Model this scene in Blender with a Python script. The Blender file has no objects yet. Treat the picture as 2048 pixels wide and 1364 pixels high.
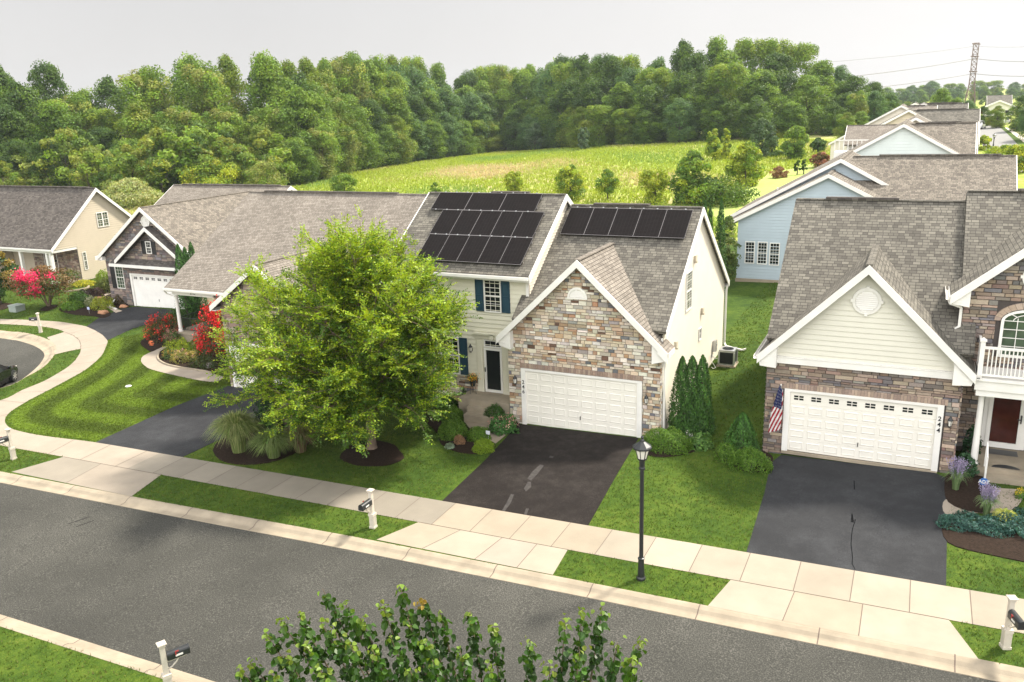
import bpy, bmesh, math, random
import numpy as np
from mathutils import Vector, Matrix
C = bpy.context.scene.collection
SC = bpy.context.scene
R_ = math.radians
# ---------------------------------------------------------------- camera
CAM = np.array([14.27215624, -30.40963595, 13.20572426]); YAW, PITCH, ROLL, FPX = -0.45490324, 0.27536052, -0.03481187, 1673.627
def _axes():
    cy, sy = math.cos(YAW), math.sin(YAW)
    f = np.array([sy*math.cos(PITCH), cy*math.cos(PITCH), -math.sin(PITCH)])
    r = np.array([cy, -sy, 0]); u = np.cross(r, f)
    return r*math.cos(ROLL)+u*math.sin(ROLL), -r*math.sin(ROLL)+u*math.cos(ROLL), f
cr, cu, cf = _axes()
cam = bpy.data.cameras.new('camera'); camo = bpy.data.objects.new('camera', cam); C.objects.link(camo)
m = Matrix.Identity(4)
for i in range(3):
    m[i][0] = cr[i]; m[i][1] = cu[i]; m[i][2] = -cf[i]; m[i][3] = CAM[i]
camo.matrix_world = m
cam.sensor_width = 36; cam.lens = FPX/2048*36; cam.clip_start = .2; cam.clip_end = 6000
SC.camera = camo
# ---------------------------------------------------------------- world, sun, exposure
SUN_AZ, SUN_EL = R_(36), R_(51)          # measured from +Y towards +X
w = bpy.data.worlds.new('World'); SC.world = w; w.use_nodes = True
nt = w.node_tree; nt.nodes.clear()
def N(nt, t, **k):
    n = nt.nodes.new(t)
    for a, b in k.items():
        if a[0] == '_': n.inputs[a[1:].replace('_', ' ')].default_value = b
        else: setattr(n, a, b)
    return n
sky = N(nt, 'ShaderNodeTexSky', sky_type='NISHITA', sun_disc=False, sun_elevation=SUN_EL, sun_rotation=SUN_AZ, air_density=1.2, dust_density=4.0, ozone_density=1.0)
tc = N(nt, 'ShaderNodeTexCoord'); sx = N(nt, 'ShaderNodeSeparateXYZ'); nt.links.new(tc.outputs['Generated'], sx.inputs[0])
rp = N(nt, 'ShaderNodeValToRGB')        # thin overcast haze: brighter towards the zenith
el = rp.color_ramp.elements
el[0].position = 0.0; el[0].color = (.50, .488, .482, 1); el[1].position = .8; el[1].color = (.74, .74, .75, 1)
e = el.new(.25); e.color = (.455, .448, .45, 1)
nt.links.new(sx.outputs[2], rp.inputs[0])
gn = N(nt, 'ShaderNodeTexNoise', _Scale=1.6, _Detail=5, _Roughness=.45); nt.links.new(tc.outputs['Generated'], gn.inputs['Vector'])
mr = N(nt, 'ShaderNodeMapRange'); mr.inputs[1].default_value = .3; mr.inputs[2].default_value = .7; mr.inputs[3].default_value = 9.2; mr.inputs[4].default_value = 11.0
nt.links.new(gn.outputs[0], mr.inputs[0])
sc_ = N(nt, 'ShaderNodeVectorMath', operation='SCALE'); nt.links.new(rp.outputs[0], sc_.inputs[0]); nt.links.new(mr.outputs[0], sc_.inputs['Scale'])
# unseen sky behind the camera brightened, added to light the shaded facades
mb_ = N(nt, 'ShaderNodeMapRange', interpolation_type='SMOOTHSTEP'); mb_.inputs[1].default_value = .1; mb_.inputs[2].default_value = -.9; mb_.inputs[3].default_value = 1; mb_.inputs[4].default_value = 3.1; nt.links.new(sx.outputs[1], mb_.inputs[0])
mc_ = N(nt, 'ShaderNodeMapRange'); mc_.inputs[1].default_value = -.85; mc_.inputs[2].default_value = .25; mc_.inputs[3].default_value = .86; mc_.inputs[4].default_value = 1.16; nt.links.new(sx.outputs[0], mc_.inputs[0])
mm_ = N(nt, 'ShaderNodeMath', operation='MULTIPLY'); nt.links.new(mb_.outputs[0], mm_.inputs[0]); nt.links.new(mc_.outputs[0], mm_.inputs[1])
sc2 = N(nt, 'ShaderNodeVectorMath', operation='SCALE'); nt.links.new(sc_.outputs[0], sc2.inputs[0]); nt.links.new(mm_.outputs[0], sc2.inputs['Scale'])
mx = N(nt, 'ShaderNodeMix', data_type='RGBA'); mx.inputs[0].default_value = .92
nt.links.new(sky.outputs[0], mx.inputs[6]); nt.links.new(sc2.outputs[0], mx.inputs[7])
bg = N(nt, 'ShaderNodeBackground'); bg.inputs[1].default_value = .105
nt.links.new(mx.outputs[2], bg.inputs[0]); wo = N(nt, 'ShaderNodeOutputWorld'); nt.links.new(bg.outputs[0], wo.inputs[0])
sl = bpy.data.lights.new('sun', 'SUN'); sl.energy = 5.0; sl.angle = R_(7); sl.color = (1, .93, .82)
so = bpy.data.objects.new('sun', sl); C.objects.link(so)
sd = Vector((math.sin(SUN_AZ)*math.cos(SUN_EL), math.cos(SUN_AZ)*math.cos(SUN_EL), math.sin(SUN_EL)))
so.rotation_euler = (-sd).to_track_quat('-Z', 'Y').to_euler(); so.location = (40, 20, 60)
SC.view_settings.view_transform = 'Standard'; SC.view_settings.look = 'None'; SC.view_settings.exposure = 0.78; SC.view_settings.gamma = 1
SC.cycles.max_bounces = 6; SC.cycles.diffuse_bounces = 3; SC.cycles.glossy_bounces = 2; SC.cycles.transmission_bounces = 3; SC.cycles.transparent_max_bounces = 4
# ---------------------------------------------------------------- terrain and survey helpers
def ss(t):
    t = min(max(t, 0), 1); return t*t*(3-2*t)
def T(x, y):
    return .025*min(max(x, -60), 40) + .055*min(max(y, 0), 12) + 4*ss((y-60)/150)*ss((x+110)/70)
def ray(px, py): return cf + cr*(px-1024)/FPX - cu*(py-682)/FPX
def G(px, py, dz=0):                   # the point of the terrain seen at that place of the photograph
    d = ray(px, py); z = 0
    for _ in range(50):
        p = CAM + d*((z-CAM[2])/d[2]); z = .5*z + .5*(T(p[0], p[1])+dz)
    return (p[0], p[1], T(p[0], p[1])+dz)
def onY(px, py, Y):
    d = ray(px, py); p = CAM + d*((Y-CAM[1])/d[1]); return (p[0], p[2])
def onX(px, py, X):
    d = ray(px, py); p = CAM + d*((X-CAM[0])/d[0]); return (p[1], p[2])
def projpx(P):
    d = np.array(P)-CAM; z = d@cf; return 1024+FPX*(d@cr)/z, 682-FPX*(d@cu)/z
def interp(x, tab):
    return float(np.interp(x, [a for a, b in tab], [b for a, b in tab]))
# ---------------------------------------------------------------- tagging
def tag(o, label=None, cat=None, group=None, kind=None):
    if label: o['label'] = label
    if cat: o['category'] = cat
    if group: o['group'] = group
    if kind: o['kind'] = kind
    return o
def thing(name, label, cat, loc=(0, 0, 0), group=None):
    o = bpy.data.objects.new(name, None); o.empty_display_size = .3; C.objects.link(o); o.location = loc
    return tag(o, label, cat, group)
def dup(root, loc=None, rotz=None, label=None, scale=None):
    def cp(o, parent):
        c = o.copy(); C.objects.link(c); c.parent = parent
        for ch in KIDS.get(o.name, []): KIDS.setdefault(c.name, []).append(cp(ch, c))
        return c
    r = cp(root, None)
    if loc is not None: r.location = loc
    if rotz is not None: r.rotation_euler = (0, 0, rotz)
    if scale is not None: r.scale = scale if hasattr(scale, '__len__') else (scale,)*3
    if label: r['label'] = label
    return r
KIDS = {}
# ---------------------------------------------------------------- mesh builder
def finish(me, mats, smooth=False):
    for mm in (mats if isinstance(mats, (list, tuple)) else [mats]): me.materials.append(mm)
    n = len(me.polygons)
    if n:
        nl = len(me.loops)
        nor = np.empty(n*3); me.polygons.foreach_get('normal', nor); nor = nor.reshape(-1, 3)
        tot = np.empty(n, int); me.polygons.foreach_get('loop_total', tot)
        li = np.repeat(np.arange(n), tot)
        vi = np.empty(nl, int); me.loops.foreach_get('vertex_index', vi)
        co = np.empty(len(me.vertices)*3); me.vertices.foreach_get('co', co); co = co.reshape(-1, 3)
        u = np.stack([-nor[:, 1], nor[:, 0], np.zeros(n)], 1); L = np.linalg.norm(u, axis=1)
        flat = L < .02; u[flat] = (1, 0, 0); L[flat] = 1; u /= L[:, None]
        v = np.cross(nor, u)
        P = co[vi]; uv = np.stack([(P*u[li]).sum(1), (P*v[li]).sum(1)], 1)
        lay = me.uv_layers.new(name='UVMap'); lay.data.foreach_set('uv', uv.ravel().astype(np.float32))
        if smooth: me.polygons.foreach_set('use_smooth', np.ones(n, bool))
    me.update()
def link(name, me, parent=None):
    o = bpy.data.objects.new(name, me); C.objects.link(o)
    if parent is not None:
        o.parent = parent; KIDS.setdefault(parent.name, []).append(o)
    return o
def wloc(o):
    v = Vector((0, 0, 0))
    while o is not None: v = v + Vector(o.location); o = o.parent
    return np.array(v)
class MB:
    def __init__(s): s.v = []; s.f = []; s.m = []; s.c = []
    def add(s, vs, fs, mi=0, col=None):
        b = len(s.v); s.v.extend([tuple(map(float, p)) for p in vs]); s.f.extend([tuple(b+i for i in f) for f in fs]); s.m.extend([mi]*len(fs))
        s.c.extend([col or (1, 1, 1)]*len(vs)); return s
    def poly(s, pts, mi=0, col=None): return s.add(pts, [tuple(range(len(pts)))], mi, col)
    def box(s, a, b, mi=0, col=None):
        x0, y0, z0 = a; x1, y1, z1 = b
        if x0 > x1: x0, x1 = x1, x0
        if y0 > y1: y0, y1 = y1, y0
        if z0 > z1: z0, z1 = z1, z0
        return s.add([(x0, y0, z0), (x1, y0, z0), (x1, y1, z0), (x0, y1, z0), (x0, y0, z1), (x1, y0, z1), (x1, y1, z1), (x0, y1, z1)],
              [(0, 3, 2, 1), (4, 5, 6, 7), (0, 1, 5, 4), (1, 2, 6, 5), (2, 3, 7, 6), (3, 0, 4, 7)], mi, col)
    def slab(s, pts, t=.14, mi=0, mi2=None):        # pts seen from outside, counter-clockwise; thickness goes inward
        P = [Vector(p) for p in pts]; n = (P[1]-P[0]).cross(P[2]-P[1]).normalized(); k = len(P)
        Q = [p-n*t for p in P]
        s.add(P+Q, [tuple(range(k))], mi)
        s.add(P+Q, [tuple(range(2*k-1, k-1, -1))]+[(i, k+i, k+(i+1) % k, (i+1) % k) for i in range(k)], mi if mi2 is None else mi2); return s
    def bar(s, p, q, w_, h_, up=(0, 0, 1), mi=0, col=None):   # box from p to q, w_ across, h_ along up, centred
        p = Vector(p); q = Vector(q); d = (q-p).normalized(); up = Vector(up)
        a = d.cross(up)
        if a.length < 1e-4: a = d.cross(Vector((1, 0, 0)))
        a.normalize(); b = a.cross(d).normalized(); a = a*w_/2; b = b*h_/2
        vs = [p-a-b, p+a-b, p+a+b, p-a+b, q-a-b, q+a-b, q+a+b, q-a+b]
        return s.add(vs, [(0, 3, 2, 1)[::-1], (4, 5, 6, 7)[::-1], (0, 1, 5, 4)[::-1], (1, 2, 6, 5)[::-1], (2, 3, 7, 6)[::-1], (3, 0, 4, 7)[::-1]], mi, col)
    def tube(s, pts, rad, n=8, mi=0, cap=True, col=None):
        P = [Vector(p) for p in pts]; k = len(P)
        if not hasattr(rad, '__len__'): rad = [rad]*k
        vs = []; ref = None
        for i, p in enumerate(P):
            d = (P[min(i+1, k-1)]-P[max(i-1, 0)]).normalized()
            if ref is None:
                ref = d.cross(Vector((0, 0, 1)))
                if ref.length < .05: ref = d.cross(Vector((1, 0, 0)))
            a = (ref-d*ref.dot(d)).normalized(); b = d.cross(a); ref = a
            for j in range(n):
                t = 2*math.pi*j/n; vs.append(p+(a*math.cos(t)+b*math.sin(t))*rad[i])
        fs = [(i*n+j, i*n+(j+1) % n, (i+1)*n+(j+1) % n, (i+1)*n+j) for i in range(k-1) for j in range(n)]
        if cap: fs += [tuple(range(n))[::-1], tuple(range((k-1)*n, k*n))]
        return s.add(vs, fs, mi, col)
    def lathe(s, prof, c=(0, 0, 0), n=16, mi=0, col=None, ph=0):   # prof: (r,z)
        vs = [(c[0]+r*math.cos(ph+2*math.pi*j/n), c[1]+r*math.sin(ph+2*math.pi*j/n), c[2]+z) for r, z in prof for j in range(n)]
        k = len(prof)
        fs = [(i*n+j, i*n+(j+1) % n, (i+1)*n+(j+1) % n, (i+1)*n+j) for i in range(k-1) for j in range(n)] + [tuple(range(n))[::-1], tuple(range((k-1)*n, k*n))]
        return s.add(vs, fs, mi, col)
    def build(s, name, mats, parent=None, smooth=False, col=False):
        me = bpy.data.meshes.new(name); v = np.array(s.v).reshape(-1, 3)
        if parent is not None: v = v-wloc(parent)
        me.from_pydata(v.tolist(), [], s.f); me.update()
        me.polygons.foreach_set('material_index', s.m)
        if col:
            at = me.attributes.new('col', 'FLOAT_COLOR', 'POINT'); at.data.foreach_set('color', np.concatenate([np.array(s.c), np.ones((len(s.c), 1))], 1).ravel().astype(np.float32))
        finish(me, mats, smooth); return link(name, me, parent)
def facesmesh(name, V, col, mat_, parent=None, k=4):     # V: (n,k,3) separate faces, col: (n,3)
    V = np.asarray(V); n = len(V)
    if parent is not None: V = V-wloc(parent)
    me = bpy.data.meshes.new(name); me.vertices.add(n*k); me.loops.add(n*k); me.polygons.add(n)
    me.vertices.foreach_set('co', V.ravel().astype(np.float32)); me.loops.foreach_set('vertex_index', np.arange(n*k, dtype=np.int32))
    me.polygons.foreach_set('loop_start', np.arange(0, n*k, k, dtype=np.int32)); me.polygons.foreach_set('loop_total', np.full(n, k, np.int32))
    me.update(calc_edges=True)
    at = me.attributes.new('col', 'FLOAT_COLOR', 'POINT'); cc = np.concatenate([np.repeat(col, k, 0), np.ones((n*k, 1))], 1); at.data.foreach_set('color', cc.ravel().astype(np.float32))
    me.materials.append(mat_); me.update()
    return link(name, me, parent)
# ---------------------------------------------------------------- materials
def mat(name, col, rough=.6, var=0, vscale=3, bump=0, bscale=40, spec=.5, metal=0, coord='Object', attr=None, rvar=None):
    m_ = bpy.data.materials.new(name); m_.use_nodes = True; t = m_.node_tree; b = t.nodes['Principled BSDF']
    b.inputs['Roughness'].default_value = rough; b.inputs['Metallic'].default_value = metal; b.inputs['Specular IOR Level'].default_value = spec
    b.inputs['Base Color'].default_value = (*col, 1)
    tc = N(t, 'ShaderNodeTexCoord'); src = None
    if attr:
        a = N(t, 'ShaderNodeAttribute', attribute_name=attr); mu = N(t, 'ShaderNodeMix', data_type='RGBA', blend_type='MULTIPLY'); mu.inputs[0].default_value = 1
        t.links.new(a.outputs['Color'], mu.inputs[6]); mu.inputs[7].default_value = (*col, 1); src = mu.outputs[2]; t.links.new(src, b.inputs['Base Color'])
    if var:
        n = N(t, 'ShaderNodeTexNoise', _Scale=vscale, _Detail=6, _Roughness=.6); t.links.new(tc.outputs[coord], n.inputs['Vector'])
        r = N(t, 'ShaderNodeMapRange'); r.inputs[1].default_value = .25; r.inputs[2].default_value = .75; r.inputs[3].default_value = 1-var; r.inputs[4].default_value = 1+var; t.links.new(n.outputs[0], r.inputs[0])
        s = N(t, 'ShaderNodeVectorMath', operation='SCALE'); s.inputs[0].default_value = col
        if src is not None: t.links.new(src, s.inputs[0])
        t.links.new(r.outputs[0], s.inputs['Scale']); t.links.new(s.outputs[0], b.inputs['Base Color'])
    if bump:
        n2 = N(t, 'ShaderNodeTexNoise', _Scale=bscale, _Detail=3); t.links.new(tc.outputs[coord], n2.inputs['Vector'])
        bp = N(t, 'ShaderNodeBump', _Strength=bump, _Distance=.02); t.links.new(n2.outputs[0], bp.inputs['Height']); t.links.new(bp.outputs[0], b.inputs['Normal'])
    return m_
def shingle(name, c1, c2, cm=(.05, .045, .04)):
    m_ = bpy.data.materials.new(name); m_.use_nodes = True; t = m_.node_tree; b = t.nodes['Principled BSDF']; b.inputs['Roughness'].default_value = .9; b.inputs['Specular IOR Level'].default_value = .2
    uv = N(t, 'ShaderNodeUVMap', uv_map='UVMap')
    br = N(t, 'ShaderNodeTexBrick', offset=.37, offset_frequency=2, squash=.7, squash_frequency=3); br.inputs['Scale'].default_value = 1
    for k, v_ in {'Brick Width': .26, 'Row Height': .145, 'Mortar Size': .009, 'Mortar Smooth': .2, 'Bias': 0.0}.items(): br.inputs[k].default_value = v_
    br.inputs['Color1'].default_value = (*c1, 1); br.inputs['Color2'].default_value = (*c2, 1); br.inputs['Mortar'].default_value = (*cm, 1)
    t.links.new(uv.outputs[0], br.inputs['Vector'])
    n = N(t, 'ShaderNodeTexNoise', _Scale=.5, _Detail=5); t.links.new(uv.outputs[0], n.inputs['Vector'])
    n3 = N(t, 'ShaderNodeTexNoise', _Scale=60, _Detail=2); t.links.new(uv.outputs[0], n3.inputs['Vector'])
    ad = N(t, 'ShaderNodeMath', operation='ADD'); t.links.new(n.outputs[0], ad.inputs[0]); t.links.new(n3.outputs[0], ad.inputs[1])
    r = N(t, 'ShaderNodeMapRange'); r.inputs[1].default_value = .7; r.inputs[2].default_value = 1.3; r.inputs[3].default_value = .78; r.inputs[4].default_value = 1.22; t.links.new(ad.outputs[0], r.inputs[0])
    s = N(t, 'ShaderNodeVectorMath', operation='SCALE'); t.links.new(br.outputs[0], s.inputs[0]); t.links.new(r.outputs[0], s.inputs['Scale']); t.links.new(s.outputs[0], b.inputs['Base Color'])
    sp = N(t, 'ShaderNodeSeparateXYZ'); t.links.new(uv.outputs[0], sp.inputs[0])
    dv = N(t, 'ShaderNodeMath', operation='DIVIDE'); dv.inputs[1].default_value = .145; t.links.new(sp.outputs[1], dv.inputs[0])
    fr = N(t, 'ShaderNodeMath', operation='FRACT'); t.links.new(dv.outputs[0], fr.inputs[0])
    iv = N(t, 'ShaderNodeMath', operation='SUBTRACT'); iv.inputs[0].default_value = 1; t.links.new(fr.outputs[0], iv.inputs[1])
    mm = N(t, 'ShaderNodeMath', operation='SUBTRACT'); t.links.new(iv.outputs[0], mm.inputs[0]); t.links.new(br.outputs['Fac'], mm.inputs[1])
    bp = N(t, 'ShaderNodeBump', _Strength=.8, _Distance=.018); t.links.new(mm.outputs[0], bp.inputs['Height']); t.links.new(bp.outputs[0], b.inputs['Normal'])
    return m_
def leafmat(name, tr=.35, rough=.5, tint=(1.25, 1.15, .55)):
    m_ = bpy.data.materials.new(name); m_.use_nodes = True; t = m_.node_tree; b = t.nodes['Principled BSDF']; b.inputs['Roughness'].default_value = rough; b.inputs['Specular IOR Level'].default_value = .35
    a = N(t, 'ShaderNodeAttribute', attribute_name='col'); t.links.new(a.outputs['Color'], b.inputs['Base Color'])
    if tr:
        tl = N(t, 'ShaderNodeBsdfTranslucent'); mu = N(t, 'ShaderNodeMix', data_type='RGBA', blend_type='MULTIPLY'); mu.inputs[0].default_value = 1; mu.inputs[7].default_value = (*tint, 1)
        t.links.new(a.outputs['Color'], mu.inputs[6]); t.links.new(mu.outputs[2], tl.inputs[0])
        ms = N(t, 'ShaderNodeMixShader'); ms.inputs[0].default_value = tr; t.links.new(b.outputs[0], ms.inputs[1]); t.links.new(tl.outputs[0], ms.inputs[2]); t.links.new(ms.outputs[0], t.nodes['Material Output'].inputs[0])
    return m_
def groundmat(name, stops, s1, s2, rough=.95, bump=.4, bs=30, w3=.25, s3=90):
    m_ = bpy.data.materials.new(name); m_.use_nodes = True; t = m_.node_tree; b = t.nodes['Principled BSDF']; b.inputs['Roughness'].default_value = rough; b.inputs['Specular IOR Level'].default_value = .2
    tc = N(t, 'ShaderNodeTexCoord'); a = N(t, 'ShaderNodeTexNoise', _Scale=s1, _Detail=5, _Roughness=.6); c = N(t, 'ShaderNodeTexNoise', _Scale=s2, _Detail=4, _Roughness=.7); d = N(t, 'ShaderNodeTexNoise', _Scale=s3, _Detail=2)
    for q in (a, c, d): t.links.new(tc.outputs['Object'], q.inputs['Vector'])
    m1 = N(t, 'ShaderNodeMix', data_type='FLOAT'); m1.inputs[0].default_value = .5; t.links.new(a.outputs[0], m1.inputs[2]); t.links.new(c.outputs[0], m1.inputs[3])
    m2 = N(t, 'ShaderNodeMix', data_type='FLOAT'); m2.inputs[0].default_value = w3; t.links.new(m1.outputs[0], m2.inputs[2]); t.links.new(d.outputs[0], m2.inputs[3])
    r = N(t, 'ShaderNodeValToRGB'); r.color_ramp.elements.remove(r.color_ramp.elements[0])
    for i, (p, c_) in enumerate(stops):
        e = r.color_ramp.elements[0] if i == 0 else r.color_ramp.elements.new(p)
        e.position = p; e.color = (*c_, 1)
    t.links.new(m2.outputs[0], r.inputs[0]); t.links.new(r.outputs[0], b.inputs['Base Color'])
    bp = N(t, 'ShaderNodeBump', _Strength=bump, _Distance=.03); n = N(t, 'ShaderNodeTexNoise', _Scale=bs, _Detail=3); t.links.new(tc.outputs['Object'], n.inputs['Vector']); t.links.new(n.outputs[0], bp.inputs['Height']); t.links.new(bp.outputs[0], b.inputs['Normal'])
    return m_, (t, r, b, tc)
M = {}
M['roof_tan'] = shingle('shingle_tan', (.235, .208, .175), (.155, .135, .112))
M['roof_warm'] = shingle('shingle_warm', (.225, .198, .16), (.12, .105, .088))
M['roof_grey'] = shingle('shingle_grey', (.17, .158, .13), (.085, .078, .066))
M['roof_dark'] = shingle('shingle_dark', (.13, .115, .10), (.06, .052, .047))
M['white'] = mat('trim_white', (.72, .70, .65), .5, .08, 1.7)
M['white2'] = mat('siding_white', (.64, .59, .49), .55, .05, 1.3)
M['cream'] = mat('siding_cream', (.66, .63, .50), .55, .05, 1.2)
M['creamlt'] = mat('siding_ivory', (.60, .58, .49), .55, .05, 1.2)
M['tan'] = mat('siding_tan', (.50, .435, .33), .55, .05, 1.2)
M['blue'] = mat('siding_blue', (.37, .44, .48), .55, .05, 1.2)
M['pale'] = mat('siding_pale_green', (.58, .63, .60), .55, .05, 1.2)
M['door'] = mat('garage_door_paint', (.72, .69, .61), .45, .06, 1.2)
M['stone'] = mat('stone_veneer', (1, 1, 1), .85, .16, 16, .6, 45, .25, attr='col')
M['mortar'] = mat('mortar', (.17, .145, .12), .95, .15, 10)
M['mortar_dk'] = mat('mortar_dark', (.06, .05, .045), .95, .15, 10)
M['glass'] = mat('window_glass', (.012, .015, .014), .06, spec=.35)
M['glass_gr'] = mat('window_glass_green', (.05, .075, .045), .08, .5, 2.5, spec=.6)
M['glass_lamp'] = mat('lamp_glass', (.75, .72, .64), .3)
M['shut_blue'] = mat('shutter_blue', (.016, .05, .075), .5, .1, 5)
M['shut_blk'] = mat('shutter_black', (.012, .012, .014), .5)
M['black'] = mat('black_metal', (.018, .02, .021), .38, .2, 8)
M['solar'] = None
M['alu'] = mat('aluminium', (.55, .55, .55), .35, metal=.8); M['panel_frame'] = mat('panel_frame', (.22, .21, .21), .5)
M['concrete'] = mat('concrete', (1, 1, 1), .9, .10, 1.1, .25, 60, .2, attr='col')
M['joint'] = mat('joint', (.12, .09, .07), .95)
M['kerb'] = mat('kerb_concrete', (.29, .245, .18), .9, .22, 1.6, .3, 50, .2)
M['mulch'] = mat('mulch', (.026, .017, .012), .95, .6, 14, 1, 40, .1)
M['bark'] = mat('bark', (.17, .125, .09), .9, .3, 8, 1, 25, .2)
M['bark_dk'] = mat('bark_dark', (.09, .075, .06), .9, .3, 8, .8, 25, .2)
M['leaf'] = leafmat('leaf'); M['leaf_far'] = leafmat('leaf_far', .40, .6, (1.2, 1.12, .6)); M['conifer'] = leafmat('conifer', .12, .7, (1, 1, .7)); M['needle'] = M['conifer']
M['leaf_big'] = leafmat('leaf_glossy', .25, .45, (1.3, 1.2, .4)); M['petal'] = leafmat('petal', .3, .6, (1, .8, .8)); M['blade'] = leafmat('grass_blade', .35, .7, (1.15, 1.1, .6))
M['rust'] = mat('boulder_rust', (.33, .17, .09), .9, .3, 6, .8, 20)
M['postmat'] = mat('post_vinyl', (.52, .47, .39), .5, .12, 5)
def _solar():
    m_ = mat('solar_cell', (.012, .011, .011), .5, spec=.04); t = m_.node_tree; b = t.nodes['Principled BSDF']
    uv = N(t, 'ShaderNodeUVMap', uv_map='UVMap'); br = N(t, 'ShaderNodeTexBrick', offset=0, squash=1); br.inputs['Scale'].default_value = 1
    for k, v_ in {'Brick Width': .158, 'Row Height': .079, 'Mortar Size': .004}.items(): br.inputs[k].default_value = v_
    br.inputs['Color1'].default_value = (.008, .007, .007, 1); br.inputs['Color2'].default_value = (.011, .009, .009, 1); br.inputs['Mortar'].default_value = (.028, .025, .024, 1)
    t.links.new(uv.outputs[0], br.inputs['Vector']); t.links.new(br.outputs[0], b.inputs['Base Color']); return m_
M['solar'] = _solar()
def _asph(name, stops, s1, s2, w3, s3, rough):
    m_, (t, r, b, tc) = groundmat(name, stops, s1, s2, rough, .35, 80, w3, s3); b.inputs['Specular IOR Level'].default_value = .05; return m_
M['street'] = _asph('street_asphalt', [(.3, (.028, .028, .025)), (.46, (.047, .0465, .041)), (.54, (.064, .063, .055)), (.66, (.125, .12, .105))], .06, .22, .62, 30, .85)
M['drive_old'] = _asph('driveway_brown', [(.3, (.012, .010, .009)), (.5, (.020, .017, .0155)), (.62, (.040, .035, .031))], .5, 2.5, .45, 45, .8)
M['drive_new'] = _asph('driveway_fresh', [(.3, (.020, .0205, .022)), (.5, (.033, .034, .036)), (.62, (.055, .057, .060))], .4, 1.5, .45, 45, .7)
M['lawn'], (lt, lr, lb, ltc) = groundmat('lawn_grass', [(.3, (.010, .026, .002)), (.45, (.028, .060, .004)), (.56, (.062, .102, .008)), (.68, (.13, .14, .025))], .35, 3.0, .95, .8, 35, .35, 28)
M['meadow'], _ = groundmat('meadow_grass', [(.3, (.10, .17, .02)), (.42, (.17, .25, .03)), (.50, (.26, .31, .05)), (.57, (.36, .31, .15)), (.68, (.42, .34, .20))], .035, .25, .95, .8, 4, .2, 3)
# ================================================================ ground, street, pavements
def sheet(name, poly, off, mt, kind='structure', step=4, ys=(0, 12), thick=0, col=None, far=False, label=None):
    bm = bmesh.new(); vs = [bm.verts.new((p[0], p[1], 0)) for p in poly]; f = bm.faces.new(vs); f.normal_update()
    if f.normal.z < 0: f.normal_flip()
    X = [p[0] for p in poly]; Y = [p[1] for p in poly]
    cuts = [((0, y, 0), (0, 1, 0)) for y in ys if min(Y) < y < max(Y)]
    cuts += [((x, 0, 0), (1, 0, 0)) for x in (-60, 40) if min(X) < x < max(X)]
    if far: cuts += [((0, y, 0), (0, 1, 0)) for y in np.arange(max(14, min(Y)+1), max(Y), step)]+[((x, 0, 0), (1, 0, 0)) for x in np.arange(min(X)+1, max(X), step)]
    for co, no in cuts: bmesh.ops.bisect_plane(bm, geom=bm.faces[:]+bm.edges[:]+bm.verts[:], plane_co=co, plane_no=no)
    bmesh.ops.triangulate(bm, faces=[f for f in bm.faces if len(f.verts) > 4])
    if thick:
        r = bmesh.ops.extrude_face_region(bm, geom=bm.faces[:])
        for v in [g for g in r['geom'] if isinstance(g, bmesh.types.BMVert)]: v.co.z = -thick
        bmesh.ops.recalc_face_normals(bm, faces=bm.faces[:])
    for v in bm.verts: v.co.z += T(v.co.x, v.co.y)+off
    me = bpy.data.meshes.new(name); bm.to_mesh(me); bm.free(); me.update()
    if col:
        at = me.attributes.new('col', 'FLOAT_COLOR', 'POINT'); at.data.foreach_set('color', np.tile([*col, 1], len(me.vertices)).astype(np.float32))
    finish(me, mt); o = link(name, me)
    return tag(o, label=label, kind=kind)
def spl(pts, n=6, closed=False):                      # Catmull-Rom through 2-D points
    P = [np.array(p[:2], float) for p in pts]; out = []; k = len(P)
    for i in range(k if closed else k-1):
        a, b, c, d = (P[(i+j) % k] if closed else P[min(max(i+j, 0), k-1)] for j in (-1, 0, 1, 2))
        for q in range(n):
            t = q/n; out.append(tuple(.5*((2*b)+(-a+c)*t+(2*a-5*b+4*c-d)*t*t+(-a+3*b-3*c+d)*t**3)))
    if not closed: out.append(tuple(P[-1]))
    return out
g2 = lambda *pp: [G(*p)[:2] for p in pp]
zz = lambda *pp: [G(p[0]/3.41, 560+p[1]/3.41)[:2] for p in pp]
# base terrain sheet out to the horizon
def ground():
    xs = np.concatenate([np.linspace(-3000, -320, 8), np.arange(-300, 125, 8), np.linspace(160, 3000, 8)]); ys = np.concatenate([np.linspace(-600, -60, 6), np.arange(-40, 46, 6), np.arange(47, 340, 8), np.linspace(380, 4200, 12)])
    b = MB(); nx = len(xs)
    b.v = [(x, y, T(x, y)-(.22 if y < 44 else .0)) for y in ys for x in xs]; b.c = [(1, 1, 1)]*len(b.v)
    b.f = [(j*nx+i, j*nx+i+1, (j+1)*nx+i+1, (j+1)*nx+i) for j in range(len(ys)-1) for i in range(nx-1)]; b.m = [0]*len(b.f)
    tag(b.build('ground', M['meadow'], smooth=True), kind='structure')
ground()
CUL_OUT = spl([(-75, 5.5), (-60, 6)] + zz((0, 345), (100, 353), (200, 368), (300, 398), (360, 430), (382, 470), (368, 512), (300, 590), (180, 660), (0, 740)) + [(-32, -7.2), (-34, -11.4)], 4)
CUL_IN = spl([(-75, 4.9), (-60, 5.4)] + zz((0, 385), (100, 398), (195, 424), (265, 455), (300, 492), (290, 532), (240, 592), (150, 662), (20, 738)) + [(-32.9, -7.6), (-34.6, -11.6)], 4)
STR_OUT = [(60, -10.82), (17.3, -10.82), (6.9, -10.88), (-1.3, -10.95), (-10.1, -11.2), (-18.7, -11.35), (-26, -11.5), (-31, -11.45)]
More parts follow.
